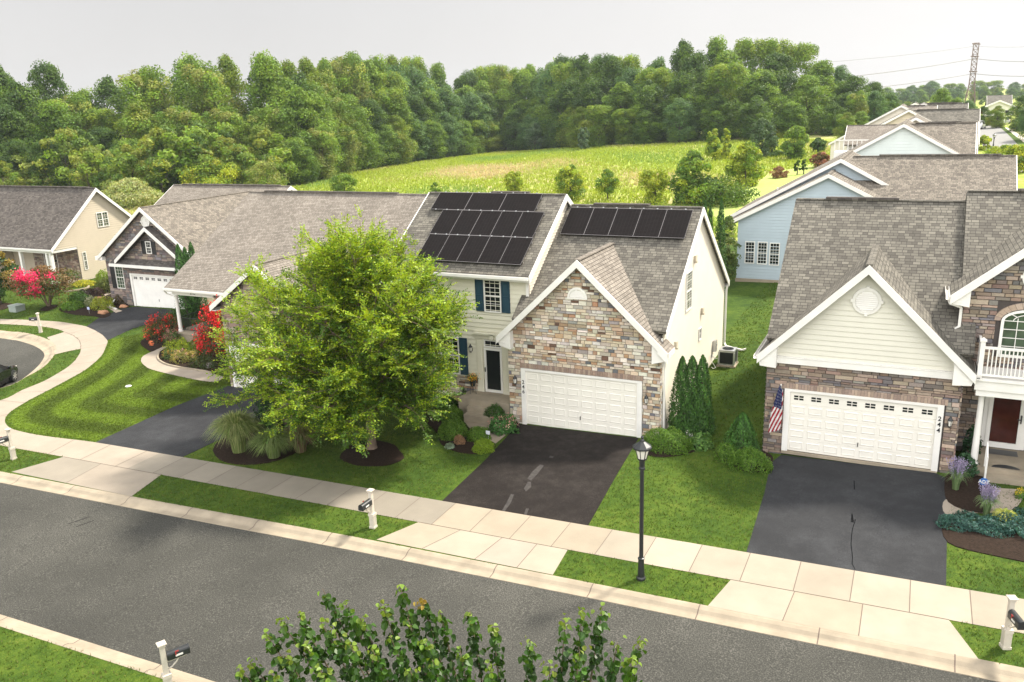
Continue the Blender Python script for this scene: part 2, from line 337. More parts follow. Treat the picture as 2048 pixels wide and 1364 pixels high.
STR_IN = [(60, -11.34), (17.3, -11.34), (7.1, -11.4), (-1.0, -11.5), (-9.7, -11.72), (-18, -11.9), (-26, -12.05), (-31, -12.0)]
NEAR_IN = [(60, -17.9), (0, -18.02), (-8.3, -18.06), (-30, -18.3), (-110, -19)]
NEAR_OUT = [(60, -18.42), (0, -18.5), (-8.3, -18.54), (-30, -18.8), (-110, -19.5)]
sheet('street', [(60, -19.4), (60, -9.9), (-110, -9.9), (-110, -20)], -.124, M['street'])
sheet('cul_de_sac', [(-110, -10.1), (-110, 14), (-26, 14), (-26, -10.1)], -.120, M['street'])
main_lawn = [(60, -10.86)] + STR_OUT[1:-1] + [(-31, -11.4)] + CUL_OUT[::-1] + [(-110, 5.5), (-110, 46), (60, 46)]
sheet('lawn', main_lawn, 0, M['lawn'], thick=.17)
sheet('near_lawn', [(60, -18.44), (60, -60), (-110, -60), (-110, -19.5)]+NEAR_OUT[::-1][1:-1], 0, M['lawn'], thick=.17)
def kerb(outer, inner, name='kerb'):
    b = MB(); n = max(len(outer), len(inner))
    def res(P):
        P = np.array(P, float); L = np.concatenate([[0], np.cumsum(np.linalg.norm(np.diff(P, axis=0), axis=1))])
        K = int(L[-1]/.5)+1; t = np.linspace(0, L[-1], K); return t, P, L
    t, P, L = res(outer); K = len(t); A = np.stack([np.interp(t, L, P[:, i]) for i in (0, 1)], 1)
    P2 = np.array(inner, float); L2 = np.concatenate([[0], np.cumsum(np.linalg.norm(np.diff(P2, axis=0), axis=1))]); t2 = t/t[-1]*L2[-1]; B = np.stack([np.interp(t2, L2, P2[:, i]) for i in (0, 1)], 1)
    prof = [(-.06, -.1), (-.05, .008), (.12, .012), (.34, -.02), (.52, -.085), (.62, -.102), (1.0, -.108), (1.03, -.16)]
    for i in range(K):
        for s, z in prof:
            q = A[i]+(B[i]-A[i])*s; b.v.append((q[0], q[1], T(q[0], q[1])+z)); b.c.append((1, 1, 1))
    k = len(prof)
    for i in range(K-1):
        for j in range(k-1): b.f.append((i*k+j, i*k+j+1, (i+1)*k+j+1, (i+1)*k+j)); b.m.append(0)
    for i in range(4, K-1, 6):            # contraction joints
        p, q = A[i], B[i]; d = (A[i+1]-A[i]); d = d/np.linalg.norm(d)*.014
        vs = [];
        for s, z in prof[1:-1]:
            c_ = p+(q-p)*s; vs.append((c_-d, z)); vs.append((c_+d, z))
        base = len(b.v); b.v += [(v[0], v[1], T(v[0], v[1])+z+.004) for v, z in vs]; b.c += [(1, 1, 1)]*len(vs)
        for j in range(len(vs)//2-1): b.f.append((base+2*j, base+2*j+1, base+2*j+3, base+2*j+2)); b.m.append(1)
    tag(b.build(name, [M['kerb'], M['joint']]), kind='structure')
kerb(STR_OUT, STR_IN); kerb(CUL_OUT, CUL_IN); kerb(NEAR_OUT, NEAR_IN)
CW = (.285, .243, .182); CG = (.22, .195, .155); CLT = (.30, .262, .203)
def joints(name, segs, w_=.02):
    b = MB()
    for p, q in segs:
        d = Vector((q[0]-p[0], q[1]-p[1], 0)).normalized(); a = Vector((-d.y, d.x, 0))*w_/2
        z = lambda v: T(v[0], v[1])+.018
        vs = [Vector((p[0], p[1], z(p)))-a, Vector((q[0], q[1], z(q)))-a, Vector((q[0], q[1], z(q)))+a, Vector((p[0], p[1], z(p)))+a]
        b.poly(vs)
    tag(b.build(name, M['joint']), kind='structure')
YB, YF = -7.72, -9.36
segs = []
for i in range(34):                                   # straight pavement, one slab after another, each with its own shade
    x0 = -13.4+1.42*i; x1 = x0+1.42; rr = random.Random(i)
    base = CG if x0 < -.6 else (CW if x0 < 6 else CLT); k = rr.uniform(.88, 1.06)  # left slabs older and greyer, some tree shade put into their colour
    sheet('sidewalk', [(x0, YF), (x1-.004, YF), (x1-.004, YB), (x0, YB)], .012, M['concrete'], col=tuple(c*k for c in base))
    segs.append(((x1, YF), (x1, YB)))
# apron slabs
def apron(xs_top, xs_bot, cols, yb=-10.84):
    for i in range(len(xs_top)-1):
        sheet('driveway_apron', [(xs_bot[i], yb), (xs_bot[i+1]-.004, yb), (xs_top[i+1]-.004, YF-.012), (xs_top[i], YF-.012)], .012, M['concrete'], col=cols[i % len(cols)])
        if i: segs.append(((xs_bot[i], yb), (xs_top[i], YF)))
    segs.append(((xs_top[0], YF), (xs_top[-1], YF)))
apron([.3, 1.9, 3.4, 4.6, 5.62], [-.35, 1.35, 3.2, 4.6, 5.75], [CW, CLT, (.295,.25,.20), CLT])
apron([10.5, 12.2, 13.9, 15.9], [10.2, 12.1, 13.9, 16.5], [CLT, CW, CLT])
apron([-17.2, -14.9, -11.5], [-17.9, -14.6, -11.0], [CG, (.25,.215,.17)], yb=-11.2)
WALK_BACK = zz((0, 266), (200, 273), (400, 285), (500, 300), (590, 318), (645, 342), (700, 375), (733, 412), (725, 450), (690, 520), (600, 600), (480, 672), (350, 742), (200, 820), (85, 890), (38, 940), (42, 985), (100, 1022), (250, 1056), (400, 1077)) + [(-17.3, YB), (-13.4, YB)]
WALK_FRONT = zz((0, 300), (150, 308), (300, 320), (400, 338), (440, 355), (500, 380), (540, 410), (553, 450), (550, 470), (545, 500), (500, 562), (420, 622), (300, 690), (150, 752), (0, 822)) + [(-29.0, -7.4), (-25, -9.5)] + zz((0, 1128), (60, 1140)) + [(-17.2, YF), (-13.4, YF)]
sheet('sidewalk', [(-75, 10.5)]+spl(WALK_BACK, 4)+[p for p in spl(WALK_FRONT, 4)[::-1]]+[(-75, 8.9)], .010, M['concrete'], col=(.28,.24,.19))
wb, wf = spl(WALK_BACK, 4), spl(WALK_FRONT, 4)
acc = 0
for i in range(1, len(wb)):
    acc += math.dist(wb[i], wb[i-1])
    if acc > 1.5 and not (60 < i < 78):
        acc = 0; j = min(range(len(wf)), key=lambda j: math.dist(wf[j], wb[i])); segs.append((wb[i], wf[j]))
sheet('driveway_apron', zz((320, 392), (352, 425), (378, 470), (366, 510), (460, 487), (550, 470), (553, 450), (540, 410), (500, 380), (440, 355)), .008, M['concrete'], col=(.295,.25,.20))
e_ = zz((440, 355), (500, 380), (540, 410), (553, 450), (550, 470)); segs += list(zip(e_[:-1], e_[1:]))
joints('sidewalk_joints', segs)
# driveways
sheet('driveway', [(.25, YB+.01), (5.66, YB+.01), (5.3, -4), (4.98, -.14), (-.3, -.14), (-.25, -1.2), (0.05, -4)], .014, M['drive_old'], thick=.1)
sheet('driveway', [(10.62, YB+.01), (15.86, YB+.01), (15.95, -4), (16.05, -.5), (15.62, -.14), (10.5, -.14), (10.25, -1.0), (10.45, -3.5)], .014, M['drive_new'], thick=.1)
sheet('driveway', [(-17.3, YB+.01), (-12.1, YB+.01), (-11.9, -3), (-11.9, .3), (-17.3, .3), (-17.6, -3)], .014, M['drive_new'], thick=.1)
sheet('driveway', zz((590, 318), (645, 342), (700, 375), (733, 412), (900, 335), (1180, 250), (1190, 205), (920, 183), (850, 190), (740, 232), (670, 262)), .016, M['drive_new'], thick=.05)
# worn light scuffs on the brown driveway and the sealed crack on the dark one
def patch(name, pts, mt, off=.019):
    b = MB(); b.poly([(x, y, T(x, y)+off) for x, y in pts]); tag(b.build(name, mt), kind='structure')
M['scuff'] = mat('asphalt_scuff', (.034, .030, .027), .9, .6, 9); M['seal'] = mat('asphalt_seal', (.006, .006, .007), .95, spec=.05)
for pts in ([(1088, 932), (1080, 930), (1064, 945), (1055, 958), (1062, 962), (1072, 952)], [(1062, 965), (1056, 964), (1048, 978), (1052, 984), (1062, 975)], [(1028, 990), (1022, 989), (1014, 1005), (1004, 1022), (1010, 1023), (1022, 1006)], [(1058, 1018), (1052, 1018), (1048, 1030), (1053, 1031)], [(1108, 914), (1100, 912), (1098, 916), (1105, 917)]):
    patch('driveway_scuff', [G(*p)[:2] for p in pts][::-1], M['scuff'])
def crack(pts, w_, mt):
    b = MB(); P = [G(*p)[:2] for p in pts]
    for p, q in zip(P[:-1], P[1:]):
        d = Vector((q[0]-p[0], q[1]-p[1], 0)).normalized(); a = (-d.y*w_/2, d.x*w_/2)
        b.poly([(p[0]-a[0], p[1]-a[1], T(*p)+.019), (q[0]-a[0], q[1]-a[1], T(*q)+.019), (q[0]+a[0], q[1]+a[1], T(*q)+.019), (p[0]+a[0], p[1]+a[1], T(*p)+.019)])
    tag(b.build('driveway_crack', mt), kind='structure')
crack([(1704, 1028), (1702, 1045), (1711, 1040), (1705, 1058), (1703, 1072), (1702, 1090), (1705, 1115), (1704, 1128), (1710, 1140)], .022, M['seal'])
crack([(1708, 962), (1709, 980)], .03, M['seal']); crack([(1704, 1030), (1706, 1046)], .045, M['seal'])
for a in ([(133, 1042), (175, 1028)], [(148, 1048), (185, 1035)], [(122, 1018), (132, 1016)], [(575, 1096), (595, 1091)]):
    P = [G(*p)[:2] for p in a]; b = MB(); (x0, y0), (x1, y1) = P; b.poly([(x0, y0, T(x0, y0)-.118), (x1, y1, T(x1, y1)-.118), (x1+.05, y1+.05, T(x1, y1)-.118), (x0+.05, y0+.05, T(x0, y0)-.118)]); tag(b.build('street_mark', M['seal']), kind='structure')
# paths
PATH246 = g2((955, 858), (990, 888), (1020, 868), (1000, 856), (975, 835), (985, 800), (940, 800), (930, 815), (938, 838))
sheet('path', [(-.30, -1.33), (-.30, -2.45), (-1.5, -1.75), (-2.2, -1.2), (-2.75, -.6), (-1.3, -.6), (-1.0, -.95)], .02, M['concrete'], col=(.26,.215,.16))
sheet('path', spl([G(300+x/5.68, 560+y/5.68)[:2] for x, y in ((180, 750), (60, 800), (-30, 840), (-90, 880), (-100, 930), (-60, 975), (20, 1020), (300, 1090), (520, 1135), (725, 1160), (830, 1105), (600, 1040), (340, 1000), (190, 965), (115, 925), (90, 880), (110, 820), (190, 770))], 4, True), .02, M['concrete'], col=(.28,.24,.19))
sheet('path', spl([G(1860+x/3.17, 680+y/3.17)[:2] for x, y in ((97, 1015), (97, 1105), (250, 1100), (400, 1100), (510, 1085), (575, 1030), (585, 960), (480, 945), (380, 945), (370, 1000), (250, 1025))], 4, True), .02, M['concrete'], col=(.295,.25,.20))
sheet('path', zz((735, 190), (790, 225), (835, 212), (760, 188), (690, 170), (640, 150), (690, 118), (760, 95), (740, 85), (640, 125), (560, 160), (600, 175)), .02, M['concrete'], col=(.40,.33,.26))
# planting beds
def bed(pts, off=.03): sheet('mulch_bed', spl(pts, 4, True), off, M['mulch'], thick=.05)
BEDS = [spl(p, 4, True) for p in (
    [(-7.0, 1.1), (-7.2, .2), (-6.0, -.3), (-4.6, -1.0), (-3.2, -2.2), (-2.4, -3.2), (-1.4, -3.7), (-.5, -3.6), (-.2, -2.9), (-.35, -2.5), (-1.5, -1.8), (-2.2, -1.25), (-2.8, -.6), (-3.3, .0), (-3.4, 1.1)],
    [(-1.25, -.6), (-.95, -.95), (-.3, -1.3), (-.3, -.1), (-.9, -.05), (-1.2, -.1)],
    [(5.2, -.15), (5.15, -1.2), (6.2, -1.75), (7.2, -1.1), (7.6, -.1), (7.6, 1.2), (7.0, 2.6), (5.9, 2.8), (5.85, .1)],
    [(8.15, -.4), (8.5, -1.3), (9.3, -1.95), (10.25, -1.85), (10.25, -.5), (9.75, .1), (9.4, .6), (8.6, .4)],
    [(15.95, -.4), (16.0, -2.4), (16.9, -2.9), (17.3, -1.9), (17.2, -.2), (16.6, .2), (16.2, -.1)],
    [(15.95, -3.7), (15.95, -5.2), (17.2, -5.6), (18.9, -5.7), (21, -5.4), (21, -2.6), (19.3, -2.8), (18.6, -3.5), (17.2, -3.6)])]
BEDS += [spl([G(300+x/5.68, 560+y/5.68)[:2] for x, y in ((190, 770), (110, 820), (90, 880), (115, 925), (190, 965), (340, 1000), (600, 1040), (830, 1085), (960, 1000), (900, 850), (840, 600), (600, 640), (300, 700))], 3, True),
         spl([G(300+x/5.68, 560+y/5.68)[:2] for x, y in ((-20, 800), (30, 815), (100, 780), (200, 745), (300, 700), (330, 600), (200, 600), (-20, 650), (-110, 720))], 3, True),
         spl(zz((410, 190), (420, 215), (520, 240), (640, 248), (700, 262), (760, 232), (690, 185), (640, 165), (560, 160), (480, 150)), 3, True),
         spl(zz((520, 100), (560, 150), (640, 125), (740, 85), (740, 40), (640, 60)), 3, True), spl(zz((690, 130), (760, 190), (880, 185), (870, 110), (800, 90)), 3, True),
         spl(zz((270, 205), (320, 212), (380, 190), (390, 172), (330, 175)), 3, True), spl(zz((0, 165), (0, 205), (60, 190), (110, 172), (60, 160)), 3, True),
         [G(744+62*math.cos(a)*(1+.08*math.sin(5*a)), 909+26*math.sin(a)*(1+.08*math.sin(3*a)))[:2] for a in np.linspace(0, 2*math.pi, 24, endpoint=False)],
         spl([G(x, y)[:2] for x, y in ((430, 890), (440, 920), (490, 930), (560, 920), (620, 885), (600, 850), (500, 850))], 3, True)]
for b_ in BEDS: sheet('mulch_bed', b_, .03, M['mulch'], thick=.05)
# ================================================================ house building kit
class Fr:                      # a vertical wall plane: u along the wall, z up, o outward
    def __init__(s, axis, c, sign, rev=False):
        s.axis = axis; s.c = c; s.sg = sign
    def __call__(s, u, z, o=0):
        return (u, s.c+s.sg*o, z) if s.axis == 'y' else (s.c+s.sg*o, u, z)
    def flip(s): return (s.axis == 'y' and s.sg > 0) or (s.axis == 'x' and s.sg < 0)
    def quad(s, b, pts, mi=0, col=None):
        P = [s(*p) for p in pts]
        if s.flip(): P = P[::-1]
        b.poly(P, mi, col)
    def box(s, b, u0, z0, u1, z1, o0, o1, mi=0, col=None): b.box(s(u0, z0, o0), s(u1, z1, o1), mi, col)
def span(poly, z):
    xs = []
    for i in range(len(poly)):
        (u0, z0), (u1, z1) = poly[i], poly[(i+1) % len(poly)]
        if (z0-z)*(z1-z) <= 0 and abs(z1-z0) > 1e-9: xs.append(u0+(u1-u0)*(z-z0)/(z1-z0))
    return (min(xs), max(xs)) if len(xs) > 1 else None
def siding(b, fr, poly, e=.17, mi=0):
    z = min(p[1] for p in poly); zt = max(p[1] for p in poly)
    while z < zt-.01:
        z1 = min(z+e, zt); a = span(poly, z+1e-4); c = span(poly, z1-1e-4)
        if a and c:
            fr.quad(b, [(a[0], z, .034), (a[1], z, .034), (c[1], z1, .002), (c[0], z1, .002)], mi)
            fr.quad(b, [(a[0], z, .0), (a[1], z, .0), (a[1], z, .034), (a[0], z, .034)], mi)
        z = z1
def clip(poly, a, b_):          # keep the left side of a->b
    out = []; n = len(poly)
    sd_ = lambda p: (b_[0]-a[0])*(p[1]-a[1])-(b_[1]-a[1])*(p[0]-a[0])
    for i in range(n):
        p, q = poly[i], poly[(i+1) % n]; sp, sq = sd_(p), sd_(q)
        if sp >= 0: out.append(p)
        if sp*sq < 0:
            t = sp/(sp-sq); out.append((p[0]+(q[0]-p[0])*t, p[1]+(q[1]-p[1])*t))
    return out
PAL246 = [((.55, .49, .385), 6), ((.52, .42, .31), 5), ((.40, .27, .17), 2), ((.37, .22, .13), 1), ((.62, .57, .49), 5), ((.33, .31, .28), 2), ((.13, .08, .055), 1), ((.15, .15, .16), 1), ((.45, .385, .30), 3), ((.40, .31, .21), 2)]
PAL244 = [((.24, .18, .14), 5), ((.32, .25, .19), 5), ((.17, .14, .12), 4), ((.15, .14, .14), 3), ((.38, .30, .23), 3), ((.21, .14, .115), 1), ((.27, .24, .21), 3)]
PAL250 = [((.19, .155, .135), 5), ((.26, .21, .175), 4), ((.13, .11, .105), 4), ((.32, .26, .21), 2), ((.17, .16, .16), 3)]
PAL248 = [((.34, .27, .21), 4), ((.27, .19, .15), 4), ((.40, .33, .26), 3), ((.18, .14, .12), 3)]
def stones(b, fr, poly, pal, rng, holes=(), hh=(.10, .22), ww=(.16, .46), gap=.012, lean=False):
    cols = [c for c, w_ in pal for _ in range(w_)]
    z = min(p[1] for p in poly); zt = max(p[1] for p in poly); u0 = min(p[0] for p in poly); u1 = max(p[0] for p in poly)
    zb = sorted({h[1] for h in holes} | {h[3] for h in holes})
    def put(ua, za, ub, zc):
        q = [(ua+gap/2, za+gap/2), (ub-gap/2, za+gap/2), (ub-gap/2, zc-gap/2), (ua+gap/2, zc-gap/2)]
        for i in range(len(poly)):
            q = clip(q, poly[i], poly[(i+1) % len(poly)])
            if len(q) < 3: return
        cx = sum(p[0] for p in q)/len(q); cz = sum(p[1] for p in q)/len(q)
        if max(p[0] for p in q)-min(p[0] for p in q) < .03: return
        d = .022+rng.random()*.03; c = rng.choice(cols); k = rng.uniform(.78, 1.2); c = tuple(min(1, x*k*rng.uniform(.95, 1.05)) for x in c)
        j = lambda: rng.uniform(-.005, .005); ins = min(.012, (zc-za)*.12)
        fro = [(p[0]+(cx-p[0])*ins/max(.06, abs(cx-p[0])) + j(), p[1]+(cz-p[1])*ins/max(.04, abs(cz-p[1])) + j(), d) for p in q]
        k_ = len(q); A = [fr(*p) for p in fro]; B = [fr(p[0], p[1], 0) for p in q]
        F_ = [tuple(range(k_))]+[(k_+i, k_+(i+1) % k_, (i+1) % k_, i) for i in range(k_)]
        if fr.flip(): F_ = [f[::-1] for f in F_]
        b.add(A+B, F_, 0, c)
    while z < zt-.02:
        h = rng.uniform(*hh)
        for q in zb:
            if z < q-.01 < z+h+.05: h = q-z
        if z+h > zt: h = zt-z
        u = u0-rng.random()*.2
        while u < u1:
            w_ = rng.uniform(*ww)
            if rng.random() < .12: w_ *= .6
            segs_ = [(u, u+w_)]
            for hx0, hz0, hx1, hz1 in holes:
                if z+h/2 > hz0 and z+h/2 < hz1:
                    ns = []
                    for a, c in segs_:
                        if c <= hx0 or a >= hx1: ns.append((a, c))
                        else:
                            if a < hx0: ns.append((a, hx0))
                            if c > hx1: ns.append((hx1, c))
                    segs_ = ns
            for a, c in segs_:
                if c-a < .03: continue
                if h > .17 and rng.random() < .45:
                    s = h*rng.uniform(.4, .6); put(a, z, c, z+s); put(a, z+s, c, z+h)
                else: put(a, z, c, z+h)
            u += w_
        z += h
def stonewall(root, fr, poly, pal, seed, holes=(), mort='mortar', **k):
    b = MB(); rng = random.Random(seed); fr.quad(b, [(p[0], p[1], .004) for p in poly], 1); stones(b, fr, poly, pal, rng, holes, **k)
    return b.build('stone_wall', [M['stone'], M[mort]], root, col=True)
def soldier(root, fr, u0, u1, z0, z1, pal, seed, slope=0):
    b = MB(); rng = random.Random(seed); n = max(1, int((u1-u0)/.105)); w_ = (u1-u0)/n
    fr.box(b, u0, z0, u1, z1, .0, .05, 1)
    for i in range(n):
        c = rng.choice(pal); k = rng.uniform(.85, 1.15); fr.box(b, u0+i*w_+.006, z0+.004, u0+(i+1)*w_-.006, z1-.004, .05, .075+rng.random()*.008, 0, tuple(x*k for x in c))
    return b.build('brick_lintel', [M['stone'], M['mortar']], root, col=True)
def window(root, fr, u0, z0, u1, z1, nx=3, nz=4, sash=1, tw=.055, glass='glass', o=.03, name='window', fm='white', mull=0):
    b = MB()
    def frame(a, c, e, f, t, o0, o1):
        fr.box(b, a, c, e, c+t, o0, o1); fr.box(b, a, f-t, e, f, o0, o1+.002); fr.box(b, a, c+t, a+t, f-t, o0, o1+.001); fr.box(b, e-t, c+t, e, f-t, o0, o1+.001)
    frame(u0, z0, u1, z1, tw, .0, .075)
    W_ = [(u0+tw, u1-tw)]
    if mull:
        mid = (u0+u1)/2; fr.box(b, mid-.05, z0+tw, mid+.05, z1-tw, 0, .07); W_ = [(u0+tw, mid-.05), (mid+.05, u1-tw)]
    H = [(z0+tw, z1-tw)]
    if sash:
        mz = (z0+z1)/2; H = [(z0+tw, mz-.025), (mz+.025, z1-tw)]
        for a, c in W_: fr.box(b, a, mz-.025, c, mz+.025, 0, .062)
    for a, c in W_:
        for e, f in H:
            for i in range(1, nx): x = a+(c-a)*i/nx; fr.box(b, x-.007, e, x+.007, f, o, o+.012)
            for i in range(1, nz if not sash else max(1, nz//2)): z = e+(f-e)*i/(nz//2 if sash else nz); fr.box(b, a, z-.007, c, z+.007, o+.0015, o+.0135)
    w_ = b.build(name, M[fm], root); b = MB()
    for a, c in W_: fr.box(b, a, z0+tw, c, z1-tw, .01, o)
    b.build('pane', M[glass], w_); return w_
def shutter(root, fr, u0, z0, u1, z1, mt='shut_blue', louv=False):
    b = MB(); fr.box(b, u0, z0, u1, z1, .022, .05); t = .05; mz = (z0+z1)/2
    fr.box(b, u0, z0, u0+t, z1, .05, .07); fr.box(b, u1-t, z0, u1, z1, .05, .07)
    for a, c in ((z0, z0+t), (mz-t/2, mz+t/2), (z1-t, z1)): fr.box(b, u0+t, a, u1-t, c, .05, .069)
    for a, c in ((z0+t+.05, mz-t/2-.05), (mz+t/2+.05, z1-t-.05)): fr.box(b, u0+t+.03, a, u1-t-.03, c, .05, .062)
    return b.build('shutter', M[mt], root)
def garage_door(root, fr, u0, z0, u1, z1, rows, cols, glassrow=False, planks=False, mt='door', inset=.006):
    b = MB(); o = inset
    fr.box(b, u0, z0, u1, z1, o-.004, o)
    rh = (z1-z0)/rows; cw = (u1-u0)/cols; panes = []
    for r in range(rows):
        a = z0+r*rh
        fr.box(b, u0, a+.006, u1, a+rh-.006, o, o+.012)
        for c in range(cols):
            x = u0+c*cw
            if glassrow and r == rows-1:
                w_, h_ = cw*.6, rh*.42; panes.append(MB()); X0 = x+(cw-w_)/2; Z0 = a+(rh-h_)/2
                for i in range(2):
                    for j in range(2): fr.box(panes[-1], X0+i*w_/2+.015, Z0+j*h_/2+.015, X0+(i+1)*w_/2-.015, Z0+(j+1)*h_/2-.015, o+.012, o+.02)
                continue
            if planks: continue
            m_ = .06; q0, q1, s0, s1 = x+m_, x+cw-m_, a+.09, a+rh-.09
            # raised panel: bevelled rim round a flat field
            ri = [(q0, s0), (q1, s0), (q1, s1), (q0, s1)]; e = .03; rj = [(q0+e, s0+e), (q1-e, s0+e), (q1-e, s1-e), (q0+e, s1-e)]; e2 = .055; rk = [(q0+e2, s0+e2), (q1-e2, s0+e2), (q1-e2, s1-e2), (q0+e2, s1-e2)]
            for i in range(4):
                k = (i+1) % 4
                fr.quad(b, [(*ri[i], o+.0125), (*ri[k], o+.0125), (*rj[k], o+.03), (*rj[i], o+.03)]); fr.quad(b, [(*rj[i], o+.03), (*rj[k], o+.03), (*rk[k], o+.02), (*rk[i], o+.02)])
            fr.quad(b, [(*p, o+.02) for p in rk])
    if planks:
        k = rows*5; ph = (z1-z0)*(rows-1)/rows/k
        for i in range(k): fr.quad(b, [(u0, z0+i*ph, o+.03), (u1, z0+i*ph, o+.03), (u1, z0+(i+1)*ph, o+.014), (u0, z0+(i+1)*ph, o+.014)])
    d = b.build('garage_door', M[mt], root)
    for pn in panes: pn.build('pane', M['glass'], d)
    h = MB(); mid = (u0+u1)/2; fr.box(h, mid-.012, z0+rh*1.05, mid+.012, z0+rh*1.05+.16, o+.012, o+.05); h.build('handle', M['black'], d)
    f = MB(); t = .2
    fr.box(f, u0-t, z0-.02, u0, z1+.1, inset, .085); fr.box(f, u1, z0-.02, u1+t, z1+.1, inset, .085); fr.box(f, u0, z1, u1, z1+.1, inset, .084)
    f.build('door_frame', M['white'], root); s = MB(); fr.box(s, u0-t, z0-.12, u1+t, z0-.021, -.12, .12); s.build('threshold', M['kerb'], root)
    return d
def wall_lamp(root, fr, u, z, s=1):
    b = MB(); c = fr(u, z, .13*s); b.lathe([(.015, .34), (.03, .3), (.085, .2), (.09, .18), (.03, .17)], c=(c[0], c[1], c[2]-.1), n=8); b.lathe([(.02, -.18), (.05, -.16), (.055, -.13), (.02, -.12)], c=(c[0], c[1], c[2]+.02), n=8)
    for k in range(4):
        a = k*math.pi/2+.4; b.bar((c[0]+.05*math.cos(a), c[1]+.05*math.sin(a), c[2]-.12), (c[0]+.078*math.cos(a), c[1]+.078*math.sin(a), c[2]+.08), .012, .012)
    fr.box(b, u-.04, z-.12, u+.04, z+.1, .02, .06); b.tube([fr(u, z-.05, .05), fr(u, z-.2, .1), fr(u, z-.14, .13)], .012, 6)
    l = b.build('wall_lamp', M['black'], root); g = MB(); g.lathe([(.045, -.12), (.07, .07)], c=c, n=8); g.build('lamp_glass', M['glass_lamp'], l)
def text(root, s, fr, u, z, size, mt='black', vert=False, o=.09, sx=1, name='house_number', sp=1.15):
    parts_ = [(ch, z-i*size*sp) for i, ch in enumerate(s)] if vert else [(s, z)]
    V = []; Fc = []
    for ch, zz_ in parts_:
        cu_ = bpy.data.curves.new('t', 'FONT'); cu_.body = ch; cu_.size = size*1.35; cu_.align_x = 'CENTER'; cu_.align_y = 'CENTER'; cu_.extrude = .008; cu_.resolution_u = 2
        cu_.offset = size*.02
        ob = bpy.data.objects.new('t', cu_); C.objects.link(ob); bpy.context.view_layer.update()
        me = bpy.data.meshes.new_from_object(ob.evaluated_get(bpy.context.evaluated_depsgraph_get())); b0 = len(V)
        for v in me.vertices:
            uu = v.co.x*sx if not fr.flip() else -v.co.x*sx
            V.append(fr(u+uu, zz_+v.co.y, o+v.co.z))
        Fc += [tuple(b0+i for i in p.vertices) for p in me.polygons]
        bpy.data.objects.remove(ob); bpy.data.curves.remove(cu_); bpy.data.meshes.remove(me)
    b = MB(); b.add(V, Fc); return b.build(name, M[mt], root)
def round_vent(root, fr, u, z, r, half=False):
    b = MB(); n = 28
    P = [(u+r*math.cos(t), z+r*math.sin(t)) for t in (np.linspace(0, math.pi, 15) if half else np.linspace(0, 2*math.pi, n, endpoint=False))]
    q = [(u+(p[0]-u)*.8, z+(p[1]-z)*.8) for p in P]; k = len(P); rng_ = range(k-1) if half else range(k)
    for i in rng_:
        j = (i+1) % k
        fr.quad(b, [(*P[i], .075), (*P[j], .075), (*q[j], .085), (*q[i], .085)]); fr.quad(b, [(*P[i], 0), (*P[j], 0), (*P[j], .075), (*P[i], .075)]); fr.quad(b, [(*q[i], .085), (*q[j], .085), (*q[j], .045), (*q[i], .045)])
    if half: fr.box(b, u-r, z-.06, u+r, z, 0, .09)
    fr.quad(b, [(*p, .04) for p in q])
    rr = r*.78; zc = z+(.03 if half else -rr); 
    while zc < z+rr-.03:
        hw = math.sqrt(max(.0001, rr*rr-(max(abs(zc-z), abs(zc+.06-z)))**2))
        if hw > .05: fr.quad(b, [(u-hw, zc, .075), (u+hw, zc, .075), (u+hw, zc+.055, .042), (u-hw, zc+.055, .042)])
        zc += .07
    if not half:
        for dx, dz in ((0, r), (0, -r), (r, 0), (-r, 0)): fr.box(b, u+dx-.05, z+dz-.05, u+dx+.05, z+dz+.05, .02, .1)
    return b.build('gable_vent', M['white'], root)
